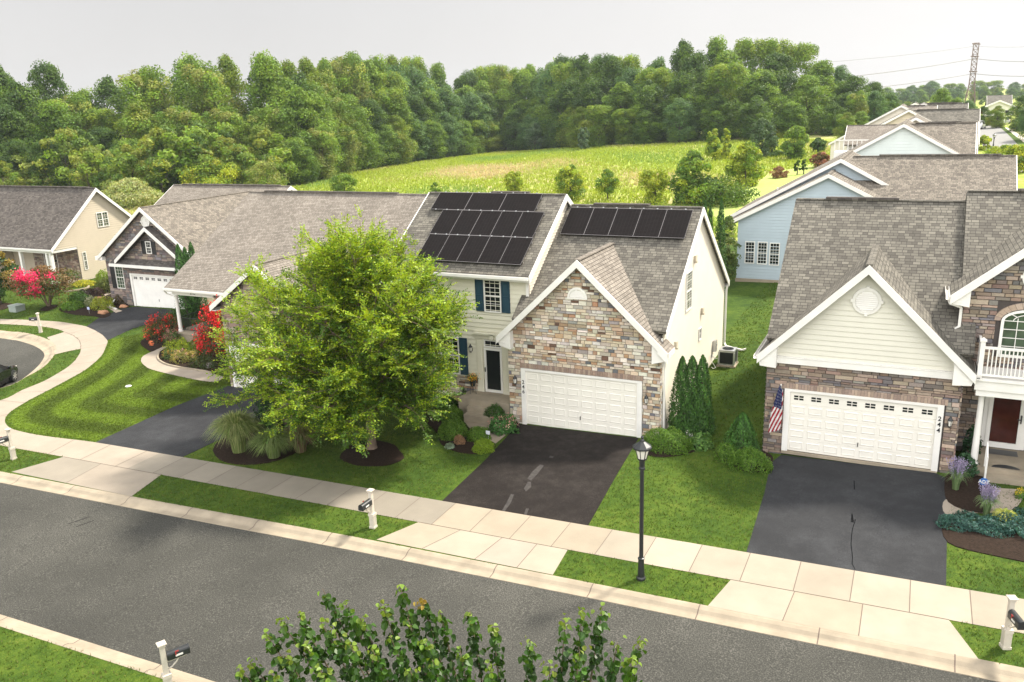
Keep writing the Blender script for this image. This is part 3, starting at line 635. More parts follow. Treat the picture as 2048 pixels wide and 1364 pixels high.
def gable_roof(root, axis, a0, a1, c, zr, wl, zl, wr, zrr, mt, ov=0, t=.16, fascia=True, ends=(1, 1), soffit=True, name='roof', rake_h=.24, gut=(0, 0), vent=None, fm='white', eb=(1, 1)):
    """ridge along `axis` from a0 to a1 at cross position c; slopes fall wl to zl on the low side and wr to zrr on the high side"""
    P = (lambda a, s, z: (a, s, z)) if axis == 'x' else (lambda a, s, z: (s, a, z))
    b = MB(); L = [P(a0, c-wl, zl), P(a1, c-wl, zl), P(a1, c, zr), P(a0, c, zr)]; Rr = [P(a1, c+wr, zrr), P(a0, c+wr, zrr), P(a0, c, zr), P(a1, c, zr)]
    if axis == 'y': L, Rr = L[::-1], Rr[::-1]
    b.slab(L, t); b.slab(Rr, t); rf = b.build(name, M[mt], root)
    b = MB(); b.bar(P(a0+.05, c, zr-.005), P(a1-.05, c, zr-.005), .22, .05); b.build('ridge_cap', M[mt], rf)
    if vent:
        b = MB(); b.bar(P(vent[0], c, zr+.06), P(vent[1], c, zr+.06), .3, .07); b.build('ridge_vent', M['roof_dark'], rf)
    if fascia:
        for a, sgn, on in ((a0, -1, ends[0]), (a1, 1, ends[1])):
            if not on: continue
            b = MB()
            for (w_, ze) in ((-wl, zl), (wr, zrr)):
                hh_ = rake_h*math.hypot(w_, zr-ze)/abs(w_); o_ = .0 if w_ < 0 else .0; A_ = a+sgn*.001; B2 = a+sgn*.05
                q4 = [(c+w_, ze+.005), (c, zr+.005), (c, zr-hh_), (c+w_, ze-hh_)]
                vs = [P(A_, s2, z2) for s2, z2 in q4]+[P(B2, s2, z2) for s2, z2 in q4]; b.add(vs, [(0, 1, 2, 3), (7, 6, 5, 4), (0, 4, 5, 1), (2, 6, 7, 3), (0, 3, 7, 4)])
            b.build('rake_board', M[fm], rf)
        if soffit:
            for i, (w_, ze) in enumerate(((-wl, zl), (wr, zrr))):
                if not eb[i]: continue
                b = MB()
                s_ = 1 if w_ > 0 else -1; b.box(P(a0+.01, c+w_-s_*.02, ze-.24), P(a1-.01, c+w_+s_*.015, ze-.03))
                b.box(P(a0+.01, c+w_-s_*.36, ze-.245), P(a1-.01, c+w_-s_*.02, ze-.215))
                b.build('eave_board', M[fm], rf)
        for i, (w_, ze) in enumerate(((-wl, zl), (wr, zrr))):
            if gut[i]:
                s_ = 1 if w_ > 0 else -1; b = MB(); x0 = c+w_+s_*.016
                b.box(P(a0, x0, ze-.15), P(a1, x0+s_*.11, ze-.14)); b.box(P(a0, x0+s_*.11, ze-.15), P(a1, x0+s_*.12, ze-.03)); b.box(P(a0, x0, ze-.14), P(a1, x0+s_*.01, ze-.04))
                b.build('gutter', M[fm], rf)
    return rf
def gablepoly(x0, x1, zb, xr, zr, slope_l, slope_r=None):
    sr = slope_r or slope_l
    return [(x0, zb), (x1, zb), (x1, zr-sr*(x1-xr)), (xr, zr), (x0, zr-slope_l*(xr-x0))]
def sided(root, fr, poly, mt, e=.17, name='siding_wall'):
    b = MB(); siding(b, fr, poly, e); return b.build(name, M[mt], root)
def downspout(root, pts, r=.045, mt='white'):
    b = MB()
    for p, q in zip(pts[:-1], pts[1:]): b.bar(p, q, r*2, r*1.6, up=(0, 1, .01) if abs(p[2]-q[2]) > .2 else (0, 0, 1))
    return b.build('downspout', M[mt], root)
# ================================================================ the houses
def body(root, boxes, mt):
    b = MB()
    for bx in boxes: b.box(*bx)
    return b.build('wall', M[mt], root)
def onplane(px, py, y0, z0, s, off=0):         # roof plane z = z0 - s*(y0-y)
    d = ray(px, py); n = np.array([0, -s, 1.]); t = (z0-s*y0+off-n@CAM)/(n@d); return CAM+d*t
def panel(root, x0, x1, yb, yt, y0, z0, s):
    n = Vector((0, -s, 1)).normalized(); f = lambda x, y, o: Vector((x, y, z0-s*(y0-y)))+n*o
    b = MB(); P = [f(x0, yb, .15), f(x1, yb, .15), f(x1, yt, .15), f(x0, yt, .15)]; b.slab(P, .04)
    p = b.build('solar_panel', M['solar'], root); b = MB(); e = .012
    for a, c in ((P[0], P[1]), (P[3], P[2])): b.bar(a+n*.002, c+n*.002, e*.9, .012, up=n)
    for a, c in ((P[0], P[3]), (P[1], P[2])): b.bar(a+n*.001, c+n*.001, e*.55, .010, up=n)
    b.build('frame', M['panel_frame'], p)
    return P, n
# ---------------------------------------------------------------- the house in the middle
H = thing('house', 'cream and stone house with solar panels on its roof, behind the brown driveway', 'house', (2.5, 5, .15), 'detached houses along the street')
S1 = .7265
Ff = Fr('y', 0, -1); Fl = Fr('y', 1.2, -1); Fx = Fr('x', 5.8, 1); Fs = Fr('x', -.3, 1)
stonewall(H, Ff, gablepoly(-.8, 5.8, -.2, 2.5, 7.1, .937), PAL246, 3, holes=[(-.2, -.3, 5.08, 2.72)], hh=(.095, .20), ww=(.16, .45))
soldier(H, Ff, -.24, 5.12, 2.53, 2.74, [(.30, .215, .165), (.34, .26, .20), (.26, .19, .155)], 4)
garage_door(H, Ff, .0, .02, 4.88, 2.42, 5, 8)
stonewall(H, Fr('x', 5.8, 1), [(-.02, -.2), (.16, -.2), (.16, 3.75), (-.02, 3.75)], PAL246, 5, hh=(.10, .2), ww=(.2, .3))
sided(H, Fx, [(.16, -.1), (11.6, -.1), (11.6, 4.28), (5.766, 8.5), (.16, 4.4)], 'white2', .115)
sided(H, Fs, [(1.2, 2.9), (9.2, 2.9), (9.2, 6.28), (5.2, 9.0), (1.2, 6.28)], 'white2', .115)
sided(H, Fl, [(-7.05, 1.38), (-.3, 1.38), (-.3, 6.1), (-7.05, 6.1)], 'cream', .2)
stonewall(H, Fr('y', 1.16, -1), [(-7.05, -.4), (-2.95, -.4), (-2.95, 1.33), (-7.05, 1.33)], PAL246, 8, hh=(.1, .2), ww=(.2, .5))
b = MB(); b.box((-7.1, 1.04, 1.33), (-2.95, 1.2, 1.40)); b.build('ledge', M['kerb'], H)
body(H, [((-.78, .02, -.3), (5.78, 1.3, 3.95)), ((-.25, 1.3, -.3), (5.78, 11.58, 4.2)), ((-7.03, 1.22, -.3), (-.32, 9.2, 6.1))], 'white2')
b = MB(); b.box((5.775, .10, .0), (5.84, .17, 4.3)); b.build('corner_board', M['white'], H)
b = MB(); b.box((-.43, 1.15, 3.2), (-.3, 1.199, 5.9)); b.build('corner_board', M['white'], H)
b = MB(); b.box((-7.05, 1.14, 5.9), (-.3, 1.199, 6.12)); b.build('frieze_board', M['white'], H)
gable_roof(H, 'x', -.65, 5.96, 5.766, 8.676, 5.64, 4.579, 6.11, 4.238, 'roof_grey', gut=(0, 1), vent=(1.0, 3.6), eb=(0, 1), ends=(0, 1))
gable_roof(H, 'x', -7.35, -.14, 5.2, 9.2, 4.35, 6.24, 4.35, 6.24, 'roof_grey', gut=(1, 1), vent=(-3.9, -2.0))
gable_roof(H, 'y', -.36, 3.9, 2.5, 7.30, 3.65, 3.88, 3.28, 4.227, 'roof_tan', ends=(1, 0), rake_h=.22, eb=(1, 0))
b = MB(); b.slab([(5.78, -.36, 4.227), (6.17, -.36, 3.86), (6.17, .62, 3.86), (5.78, .62, 4.227)], .14); b.build('roof', M['roof_tan'], H); b = MB(); b.add([(x, y, z) for y in (-.411, -.361) for x, z in ((5.78, 4.232), (6.17, 3.865), (6.17, 3.45), (5.78, 3.82))], [(0, 1, 2, 3), (7, 6, 5, 4), (0, 4, 5, 1), (2, 6, 7, 3), (1, 5, 6, 2)]); b.build('rake_board', M['white'], H)
for s_, x in ((-1, -1.15), (1, 6.15)):        # boxed eave returns of the garage gable
    b = MB(); x2 = x-s_*.62; P = [(x, 3.86), (x2, 3.86+.62*.93-.3), (x2, 3.36), (x-s_*.12, 3.5)]
    A = [(p[0], -.33, p[1]) for p in P]; B = [(p[0], .0, p[1]) for p in P]; k = 4
    b.add(A+B, [(0, 1, 2, 3), (4, 7, 6, 5)]+[(i, (i+1) % 4, 4+(i+1) % 4, 4+i) for i in range(4)]); b.build('eave_return', M['white'], H)
b = MB(); b.box((5.8, .0, 3.62), (6.17, .62, 3.72)); b.box((6.17, -.3, 3.62), (6.19, .62, 3.84)); b.build('eave_board', M['white'], H)
round_vent(H, Ff, 2.38, 5.72, .42, half=True)
for (a, c, e_) in (((967.5, 557), (1004.4, 626), 1),):
    (x0, z1), (x1, z0) = onY(*a, 1.2), onY(*c, 1.2); window(H, Fl, x0, z0, x1, z1, 3, 4)
    shutter(H, Fl, x1+.02, z0+.03, x1+.42, z1-.03); shutter(H, Fl, x0-.42, z0+.03, x0-.02, z1-.03)
window(H, Fl, -6.7, 4.5, -5.9, 6.0, 3, 4); shutter(H, Fl, -5.87, 4.53, -5.47, 5.97); shutter(H, Fl, -7.05, 4.53, -6.72, 5.97)
x1, z0 = onY(922, 748, 1.2); window(H, Fl, x1-1.95, z0, x1, 3.2, 3, 4, mull=1); shutter(H, Fl, x1+.02, z0, x1+.42, 3.2); shutter(H, Fl, x1-2.37, z0, x1-1.97, 3.2)
# entrance
(dx0, dz1), (dx1, dz0) = onY(969.5, 694.5, 1.2), onY(1008, 782, 1.2); dz0 = .80
b = MB(); t = .09
Fl.box(b, dx0, dz0, dx0+t, dz1, .03, .1); Fl.box(b, dx1-t, dz0, dx1, dz1, .03, .1); Fl.box(b, dx0+t, dz0, dx1-t, dz0+.12, .03, .1); Fl.box(b, dx0+t, dz1-t, dx1-t, dz1, .03, .1)
D = b.build('front_door', M['white'], H); b = MB(); Fl.box(b, dx0+t, dz0+.12, dx1-t, dz1-t, .02, .05); b.build('pane', M['glass'], D); b = MB(); Fl.box(b, dx0+.02, dz0+.95, dx0+.06, dz0+1.15, .1, .14); b.build('handle', M['black'], D)
(tx0, tz1), (tx1, tz0) = onY(970.8, 678, 1.2), onY(1006, 692, 1.2); window(H, Fl, dx0, dz1+.04, dx1, dz1+.38, 3, 1, sash=0, tw=.05, name='transom_window')
b = MB()
for x in (dx0-.38, dx1+.04):
    Fl.box(b, x, dz0-.05, x+.30, dz1+.42, .0, .07); Fl.box(b, x+.06, dz0+.2, x+.24, dz1+.3, .07, .085); Fl.box(b, x-.02, dz0-.05, x+.32, dz0+.18, .0, .11)
Fl.box(b, dx0-.08, dz1-.0, dx0, dz1+.42, 0, .05); Fl.box(b, dx1, dz0, dx1+.04, dz1+.42, 0, .05)
Fl.box(b, dx0-.42, dz1+.42, dx1+.38, dz1+.62, .0, .1); Fl.box(b, dx0-.47, dz1+.62, dx1+.42, dz1+.70, .0, .2); xm = (dx0+dx1)/2; Fl.box(b, xm-.09, dz1+.42, xm+.09, dz1+.66, .1, .2)
b.build('door_surround', M['cream'], H)
wall_lamp(H, Fl, onY(944, 698, 1.2)[0], 2.75, 1.1); wall_lamp(H, Ff, -.46, 1.95, 1.1); wall_lamp(H, Ff, 5.28, 1.78, 1.1)
text(H, '246', Ff, -.10, 1.9, .17, vert=True, sp=1.25, o=.088)
# stoop and steps
b = MB(); b.box((-3.35, .0, -.5), (-.83, 1.15, .78)); b.box((-2.75, -.33, -.5), (-1.25, -.004, .55)); b.box((-2.75, -.66, -.5), (-1.25, -.334, .30)); b.build('stoop', M['kerb'], H)
b = MB(); 
# right side wall fittings
(y0, z1), (y1, z0) = onX(1371, 546, 5.8), onX(1382, 614, 5.8); window(H, Fx, y0, z0, y1-.1, z1+.0, 3, 4, glass='glass_gr')
(y0, z1), (y1, z0) = onX(1396, 658, 5.8), onX(1402, 675, 5.8); window(H, Fx, y0, z0-.0, y0+.45, z1, 2, 2, sash=0, tw=.04, glass='glass_gr')
for p in ((1388, 516), (1402, 620), (1349, 688)):
    y, z = onX(*p, 5.8); b = MB(); Fx.box(b, y-.14, z-.12, y+.1, z+.12, .02, .12); Fx.box(b, y-.09, z-.2, y+.05, z-.12, .02, .16); b.build('wall_vent', M['tan'], H)
y, z = onX(1425, 690, 5.8); b = MB(); Fx.box(b, y-.15, z-.3, y+.12, z+.25, .02, .2); b.lathe([(.09, 0), (.09, .1)], c=(5.95, y, z+.0), n=10); b.build('electric_meter', M['alu'], H)
y, z = onX(1409, 735, 5.8); b = MB(); Fx.box(b, y-.1, z-.2, y+.1, z+.2, .02, .16); b.build('gas_meter', M['alu'], H)
downspout(H, [(5.95, 11.75, 4.08), (5.9, 11.66, 3.8), (5.9, 11.66, 1.0), (6.0, 11.5, .88), (6.9, 11.1, .86), (7.1, 11.15, .93)])
downspout(H, [(6.2, .1, 3.7), (5.9, .22, 3.45), (5.9, .22, .1)], .035)
# solar arrays
rail = MB()
yt, yb = 5.48, 4.10
for i in range(5):
    x = .0+i*1.122; panel(H, x+.006, x+1.116, yb, yt, 5.766, 8.676, S1)
S2 = (9.2-6.24)/4.35
def Q(px, py): return onplane(px, py, 5.2, 9.2, S2, .18)
xr1 = Q(1084, 391)[0]; xr2 = Q(1088, 426)[0]; xr3 = Q(1062, 485)[0]
for i in range(3): panel(H, xr1-(i+1)*1.80+.006, xr1-i*1.80-.006, 4.06, 5.06, 5.2, 9.2, S2)
for i in range(5): panel(H, xr2-(i+1)*1.04+.003, xr2-i*1.04-.003, 2.68, 4.04, 5.2, 9.2, S2)
for i in range(5): panel(H, xr3-(i+1)*1.04+.003, xr3-i*1.04-.003, 1.29, 2.66, 5.2, 9.2, S2)
rf_s1 = lambda x, y: Vector((x, y, 8.676-S1*(5.766-y))); rf_s2 = lambda x, y: Vector((x, y, 9.2-S2*(5.2-y)))
n1 = Vector((0, -S1, 1)).normalized(); n2 = Vector((0, -S2, 1)).normalized()
for y, f, n, xa, xb in ((4.3, rf_s1, n1, 0, 5.6), (5.3, rf_s1, n1, 0, 5.6), (4.35, rf_s2, n2, xr1-5.4, xr1), (4.9, rf_s2, n2, xr1-5.4, xr1), (3.0, rf_s2, n2, xr2-5.2, xr2), (4.0, rf_s2, n2, xr2-5.2, xr2), (1.5, rf_s2, n2, xr3-5.2, xr3), (2.5, rf_s2, n2, xr3-5.2, xr3)):
    rail.bar(f(xa, y)+n*.06, f(xb, y)+n*.06, .04, .09, up=n)
for y, f, n, xa, xb in ((yt+.02, rf_s1, n1, .0, 5.6), (5.08, rf_s2, n2, xr1-5.4, xr1), (4.05, rf_s2, n2, xr1-5.4, xr1), (2.67, rf_s2, n2, xr3-5.2, xr3)):
    for k in range(9): x = xa+(xb-xa)*(k+.5)/9; rail.bar(f(x-.03, y)+n*.16, f(x+.03, y)+n*.16, .05, .03, up=n)
rail.build('mounting_rail', M['alu'], H)
# ---------------------------------------------------------------- the house on the right (stone, cream gable, balcony)
K = thing('house', 'brown stone house with cream siding gable, round vent and white balcony', 'house', (13, 5, .6), 'detached houses along the street')
Kf = Fr('y', 0, -1); Kr = Fr('y', 1.2, -1)
stonewall(K, Kf, [(9.8, .1), (16.15, .1), (16.15, 3.92), (9.8, 3.92)], PAL244, 21, holes=[(10.5, 0, 15.75, 3.0)], mort='mortar_dk', hh=(.08, .17), ww=(.2, .62), gap=.008)
soldier(K, Kf, 10.42, 15.8, 2.87, 3.09, [(.34, .255, .20), (.38, .29, .22), (.29, .215, .175)], 22)
garage_door(K, Kf, 10.68, .46, 15.5, 2.78, 5, 8, glassrow=True, inset=.006)
sided(K, Fr('y', -.02, -1), [(10.0, 4.05), (16.0, 4.05), (16.0, 4.3), (13.0, 7.3), (10.0, 4.3)], 'creamlt', .19)
b = MB(); b.box((9.72, -.14, 3.84), (16.22, .0, 4.07)); b.box((9.72, -.16, 4.07), (16.22, .0, 4.10)); b.box((10.0, -.1, 4.1), (10.14, -.03, 4.42)); b.box((15.86, -.1, 4.1), (16.0, -.03, 4.42)); b.build('frieze_board', M['white'], K)
round_vent(K, Fr('y', -.02, -1), 13.0, 6.32, .47)
gable_roof(K, 'y', -.42, 3.9, 13.0, 7.64, 3.5, 4.16, 3.5, 4.16, 'roof_grey', ends=(1, 0), gut=(1, 1), rake_h=.22)
for s_, x in ((-1, 9.5), (1, 16.5)):
    b = MB(); x2 = x-s_*.66; P = [(x, 4.14), (x2, 4.14+.66*.97-.3), (x2, 3.72), (x-s_*.1, 3.76)]
    A = [(p[0], -.40, p[1]) for p in P]; B = [(p[0], .0, p[1]) for p in P]
    b.add(A+B, [(0, 1, 2, 3), (4, 7, 6, 5)]+[(i, (i+1) % 4, 4+(i+1) % 4, 4+i) for i in range(4)]); b.build('eave_return', M['white'], K)
gable_roof(K, 'x', 9.72, 16.42, 6.05, 9.07, 5.93, 4.69, 6.3, 4.42, 'roof_grey', ends=(0, 0), vent=(10.9, 13.6), gut=(0, 1), eb=(0, 1))
gable_roof(K, 'x', 15.93, 22.2, 6.15, 9.46, 4.85, 5.86, 6.3, 4.8, 'roof_grey', ends=(0, 1), vent=(17.6, 20.5), eb=(0, 1))
sided(K, Fr('x', 9.8, -1), [(0, .1), (12.2, .1), (12.2, 4.4), (6.05, 8.9), (0, 4.4)], 'creamlt', .17)
body(K, [((9.83, .03, .0), (16.12, 12.15, 4.3)), ((16.0, 2.0, .0), (21.8, 12.15, 4.0)), ((16.0, 1.22, 3.9), (21.8, 12.15, 5.3))], 'creamlt')
sided(K, Fr('x', 16.0, -1), [(1.2, 3.9), (12, 3.9), (12, 4.9), (6.15, 9.3), (1.2, 5.8)], 'creamlt', .17)
RX = 18.62; RZ = 9.15
stonewall(K, Kr, gablepoly(15.98, 21.26, 3.7, RX, RZ-.2, .86), PAL244, 23, holes=[(17.0, 4.4, 18.9, 6.35)], mort='mortar_dk', hh=(.08, .17), ww=(.2, .6), gap=.008)
gable_roof(K, 'y', .82, 6.2, RX, RZ, 3.07, 6.5, 3.07, 6.5, 'roof_grey', ends=(1, 0), gut=(1, 1), rake_h=.24)
b = MB(); x = 15.55; x2 = 16.15; P = [(x, 6.46), (x2, 6.70), (x2, 6.12), (x+.1, 6.2)]; A = [(p[0], .84, p[1]) for p in P]; B = [(p[0], 1.2, p[1]) for p in P]; b.add(A+B, [(0, 1, 2, 3), (4, 7, 6, 5)]+[(i, (i+1) % 4, 4+(i+1) % 4, 4+i) for i in range(4)]); b.build('eave_return', M['white'], K)
downspout(K, [(15.5, .95, 6.38), (15.58, .9, 6.2), (15.92, 1.08, 6.05), (15.92, 1.08, 5.38), (15.78, 1.0, 5.3)])
round_vent(K, Kr, 18.05, 7.2, .46)
# arched window with muntins
(wx0, wz0) = onY(1993, 712, 1.2); wx1 = wx0+1.75; ws = onY(2001, 640, 1.2)[1]; wt = ws+.42
def arch(x0, x1, zs, zt, n=14):
    r = ((x1-x0)/2); return [((x0+x1)/2-r*math.cos(t), zs+(zt-zs)*math.sin(t)) for t in np.linspace(0, math.pi, n)]
b = MB(); o_ = [(wx0, wz0)]+arch(wx0, wx1, ws, wt)+[(wx1, wz0)]; t = .09; i_ = [(wx0+t, wz0+t)]+arch(wx0+t, wx1-t, ws, wt-t)+[(wx1-t, wz0+t)]
for k in range(len(o_)):
    j = (k+1) % len(o_); Kr.quad(b, [(*o_[j], .08), (*o_[k], .08), (*i_[k], .08), (*i_[j], .08)]); Kr.quad(b, [(*o_[k], .0), (*o_[j], .0), (*o_[j], .08), (*o_[k], .08)]); Kr.quad(b, [(*i_[k], .08), (*i_[j], .08), (*i_[j], .03), (*i_[k], .03)])
for k in range(1, 4): x = wx0+t+(wx1-wx0-2*t)*k/4; Kr.box(b, x-.012, wz0+t, x+.012, ws+.1 if k != 2 else wt-t, .04, .055)
for k in range(1, 5): z = wz0+t+(ws-wz0-t)*k/4; Kr.box(b, wx0+t, z-.012, wx1-t, z+.012, .042, .057)
aw = [(p, q) for p, q in zip(arch(wx0+.35, wx1-.35, ws, ws+.24)[:-1], arch(wx0+.35, wx1-.35, ws, ws+.24)[1:])]
for p, q in aw: b.bar(Kr(*p, .05), Kr(*q, .05), .015, .024)
for s_ in (.25, .75): x = wx0+(wx1-wx0)*s_; b.bar(Kr(x, ws+.15, .05), Kr(wx0+t if s_ < .5 else wx1-t, ws+.32, .05), .015, .024)
Wn = b.build('arched_window', M['white'], K); b = MB(); Kr.quad(b, [(*p, .03) for p in i_[::-1]]); b.build('pane', M['glass_gr'], Wn)
b = MB(); ot = arch(wx0-.02, wx1+.02, ws, wt+.03, 16); ou = arch(wx0-.22, wx1+.22, ws, wt+.25, 16)
for k in range(15):
    c = random.Random(k).choice([(.38, .29, .22), (.33, .25, .2), (.42, .33, .26)]); g = .06
    A = [ot[k], ou[k], ou[k+1], ot[k+1]]; cx = sum(p[0] for p in A)/4; cz = sum(p[1] for p in A)/4; A = [(p[0]+(cx-p[0])*g, p[1]+(cz-p[1])*g) for p in A]
    P = [Kr(*p, .09) for p in A]+[Kr(*p, 0) for p in A]; b.add(P, [(0, 1, 2, 3)]+[(i, 4+i, 4+(i+1) % 4, (i+1) % 4) for i in range(4)], 0, c)
b.build('arch_lintel', [M['stone']], K, col=True)
# recessed porch wall with door
Kp = Fr('y', 2.0, -1)
stonewall(K, Kp, [(16.1, .3), (21.5, .3), (21.5, 3.7), (16.1, 3.7)], PAL244, 25, holes=[(17.0, .3, 18.6, 3.3)], mort='mortar_dk', hh=(.08, .17), ww=(.2, .6), gap=.008)
stonewall(K, Fr('x', 16.15, 1), [(-.02, .2), (2.0, .2), (2.0, 3.9), (-.02, 3.9)], PAL244, 26, mort='mortar_dk', hh=(.08, .17), ww=(.2, .5), gap=.008)
(ax0, _), (ax1, _) = onY(1978, 890, 2.0), onY(2030, 905, 2.0); ax0, ax1, az0, az1 = 17.18, 18.28, .84, 3.02
b = MB(); t = .13; Kp.box(b, ax0, az0, ax0+t, az1, .03, .1); Kp.box(b, ax1-t, az0, ax1, az1, .03, .1); Kp.box(b, ax0+t, az0, ax1-t, az0+.2, .03, .1); Kp.box(b, ax0+t, az1-.1, ax1-t, az1, .03, .1)
D = b.build('front_door', M['white'], K); b = MB(); Kp.box(b, ax0+t, az0+.2, ax1-t, az1-.1, .02, .05); b.build('pane', mat('storm_glass_red', (.05, .012, .009), .08, .4, 3), D); b = MB(); Kp.box(b, ax1-.09, az0+1.0, ax1-.05, az0+1.3, .1, .15); Kp.box(b, ax1-.18, az0+1.12, ax1-.05, az0+1.15, .12, .15); b.build('handle', M['black'], D)
b = MB(); Kp.box(b, ax0-.14, az0, ax0, az1+.12, 0, .07); Kp.box(b, ax1, az0, ax1+.14, az1+.12, 0, .07); Kp.box(b, ax0, az1, ax1, az1+.12, 0, .07); b.build('door_frame', M['white'], K)
b = MB(); b.box((16.62, .02, -.0), (21.6, 2.0, .80)); b.box((17.15, -.38, 0), (18.45, .016, .62)); b.build('porch_floor', M['kerb'], K)
# balcony on columns
b = MB(); b.box((16.5, -.30, 3.62), (21.6, 1.18, 3.95)); b.box((16.44, -.36, 3.95), (21.6, 1.18, 4.02)); b.box((16.56, -.24, 3.40), (21.6, -.08, 3.62)); b.box((16.56, -.08, 3.40), (16.72, 1.18, 3.62)); Bc = b.build('balcony', M['white'], K)
b = MB(); b.lathe([(.15, .0), (.15, .08), (.115, .12), (.10, 1.4), (.09, 2.48), (.13, 2.54), (.13, 2.6)], c=(16.78, .15, .80), n=18); b.build('column', M['white'], K, smooth=False)
b = MB(); b.lathe([(.15, .0), (.15, .08), (.115, .12), (.10, 1.4), (.09, 2.48), (.13, 2.54), (.13, 2.6)], c=(20.9, .15, .80), n=18); b.build('column', M['white'], K)
b = MB()
for x, y in ((16.6, -.22), (19.1, -.22), (21.5, -.22)): b.box((x-.07, y-.07, 4.02), (x+.07, y+.07, 5.28)); b.box((x-.1, y-.1, 5.28), (x+.1, y+.1, 5.33)); b.lathe([(.07, 0), (.05, .04), (0.01, .07)], c=(x, y, 5.33), n=8)
b.box((16.67, -.26, 5.02), (21.5, -.18, 5.1)); b.box((16.67, -.25, 4.10), (21.5, -.19, 4.17)); b.box((16.56, -.15, 5.02), (16.64, 1.18, 5.1)); b.box((16.57, -.15, 4.1), (16.63, 1.18, 4.17))
x = 16.78
while x < 21.4: b.box((x, -.24, 4.17), (x+.035, -.2, 5.02)); x += .115
y = -.05
while y < 1.1: b.box((16.58, y, 4.17), (16.62, y+.035, 5.02)); y += .115
b.build('railing', M['white'], K)
wall_lamp(K, Kf, 10.2, 2.2, 1.1); wall_lamp(K, Kf, 15.92, 2.3, 1.1)
text(K, '244', Kf, 15.60, 2.38, .17, vert=True, sp=1.25, o=.088)
for x in (17.12, 18.5):
    b = MB()    # stair rail
    for y, z0, z1 in ((.1, .8, 1.68), (-.42, .2, 1.35)): b.box((x-.03, y-.03, z0), (x+.03, y+.03, z1))
    b.bar((x, .1, 1.66), (x, -.45, 1.33), .05, .05); b.bar((x, .1, 1.0), (x, -.42, .7), .03, .04)
    for k in range(1, 4): y = .1-.13*k; b.box((x-.012, y-.012, 1.0-.075*k), (x+.012, y+.012, 1.62-.075*k))
    b.build('handrail', M['white'], K)
b = MB(); b.poly([(17.75+.42*math.cos(a), .12+.30*math.sin(a), .812) for a in np.linspace(0, math.pi, 14)]); b.poly([(17.3, 1.3, .812), (18.2, 1.3, .812), (18.2, 1.8, .812), (17.3, 1.8, .812)]); tag(b.build('door_mat', M['black']), 'black door mats on the porch under the white balcony', 'door mat')
# ---------------------------------------------------------------- neighbour behind the big tree
J = thing('house', 'tan roofed stone house with white porch column, half hidden by the big tree', 'house', (-18, 9, -.1), 'detached houses along the street')
XL = -27.0
gable_roof(J, 'x', XL, -12.3, 14.0, 8.08, 8.35, 3.12, 8.35, 3.12, 'roof_tan', ends=(0, 1), vent=(-25.6, -15), gut=(1, 1))
gable_roof(J, 'y', -.0, 11.0, -14.3, 6.2, 3.2, 3.93, 3.2, 3.93, 'roof_tan', ends=(1, 0), gut=(0, 1), rake_h=.22)
Jf = Fr('y', .35, -1)
stonewall(J, Jf, gablepoly(-17.1, -11.5, -.7, -14.3, 6.0, .71), PAL248, 31, holes=[(-16.75, -.8, -11.9, 2.3)], hh=(.12, .26), ww=(.18, .5))
garage_door(J, Jf, -16.65, -.4, -12.0, 1.95, 5, 8, glassrow=False, inset=.006)
stonewall(J, Fr('x', -17.12, -1), [(.35, -.7), (6.2, -.7), (6.2, 3.9), (.35, 3.9)], PAL248, 32, hh=(.12, .26), ww=(.2, .5))
stonewall(J, Fr('y', 6.1, -1), [(-23.4, -.5), (-17.1, -.5), (-17.1, 3.3), (-23.4, 3.3)], PAL248, 33, hh=(.12, .26), ww=(.2, .5))
body(J, [((-23.3, 6.14, -.6), (-12.6, 22, 3.3)), ((-17.08, .38, -.6), (-11.52, 8, 3.8)), ((-26.7, 9.5, -.6), (-12.6, 22, 3.3))], 'tan')
sided(J, Fr('x', -12.55, 1), [(6.1, -.3), (21.9, -.3), (21.9, 3.35), (14, 7.95), (6.1, 3.35)], 'creamlt', .17)
sided(J, Fr('x', -26.75, -1), [(9.5, -.3), (21.9, -.3), (21.9, 3.35), (14, 7.95), (9.5, 5.3)], 'creamlt', .17)
b = MB(); b.box((-26.8, 6.0, 2.62), (-23.4, 6.25, 3.02)); b.box((-26.8, 6.25, 2.62), (-26.6, 9.5, 3.02)); b.build('porch_beam', M['white'], J)
b = MB(); b.box((-26.9, 5.8, -.6), (-23.3, 9.5, .18)); b.box((-26.95, 5.75, .18), (-23.3, 9.5, .26)); b.build('porch_floor', M['kerb'], J)
b = MB(); b.lathe([(.16, 0), (.16, .1), (.115, .14), (.10, 2.2), (.14, 2.28), (.14, 2.36)], c=(-26.6, 6.1, .26), n=16); b.build('column', M['white'], J)
b = MB(); b.bar((-26.45, 6.1, 1.15), (-23.4, 6.1, 1.15), .04, .04); b.bar((-26.45, 6.1, .38), (-23.4, 6.1, .38), .03, .03); b.bar((-26.6, 6.25, 1.15), (-26.6, 9.4, 1.15), .04, .04)
for i in range(25): x = -26.4+i*.12; b.box((x, 6.09, .38), (x+.02, 6.11, 1.15))
for i in range(26): y = 6.3+i*.12; b.box((-26.61, y, .38), (-26.59, y+.02, 1.15))
b.build('railing', M['black'], J)
downspout(J, [(-27.0, 5.6, 2.95), (-26.95, 5.75, 2.7), (-26.75, 6.0, 2.55)], .04)
text(J, '248', Fr('y', 6.0, -1), -25.05, 2.82, .22, o=.01); wall_lamp(J, Jf, -16.95, 1.6)
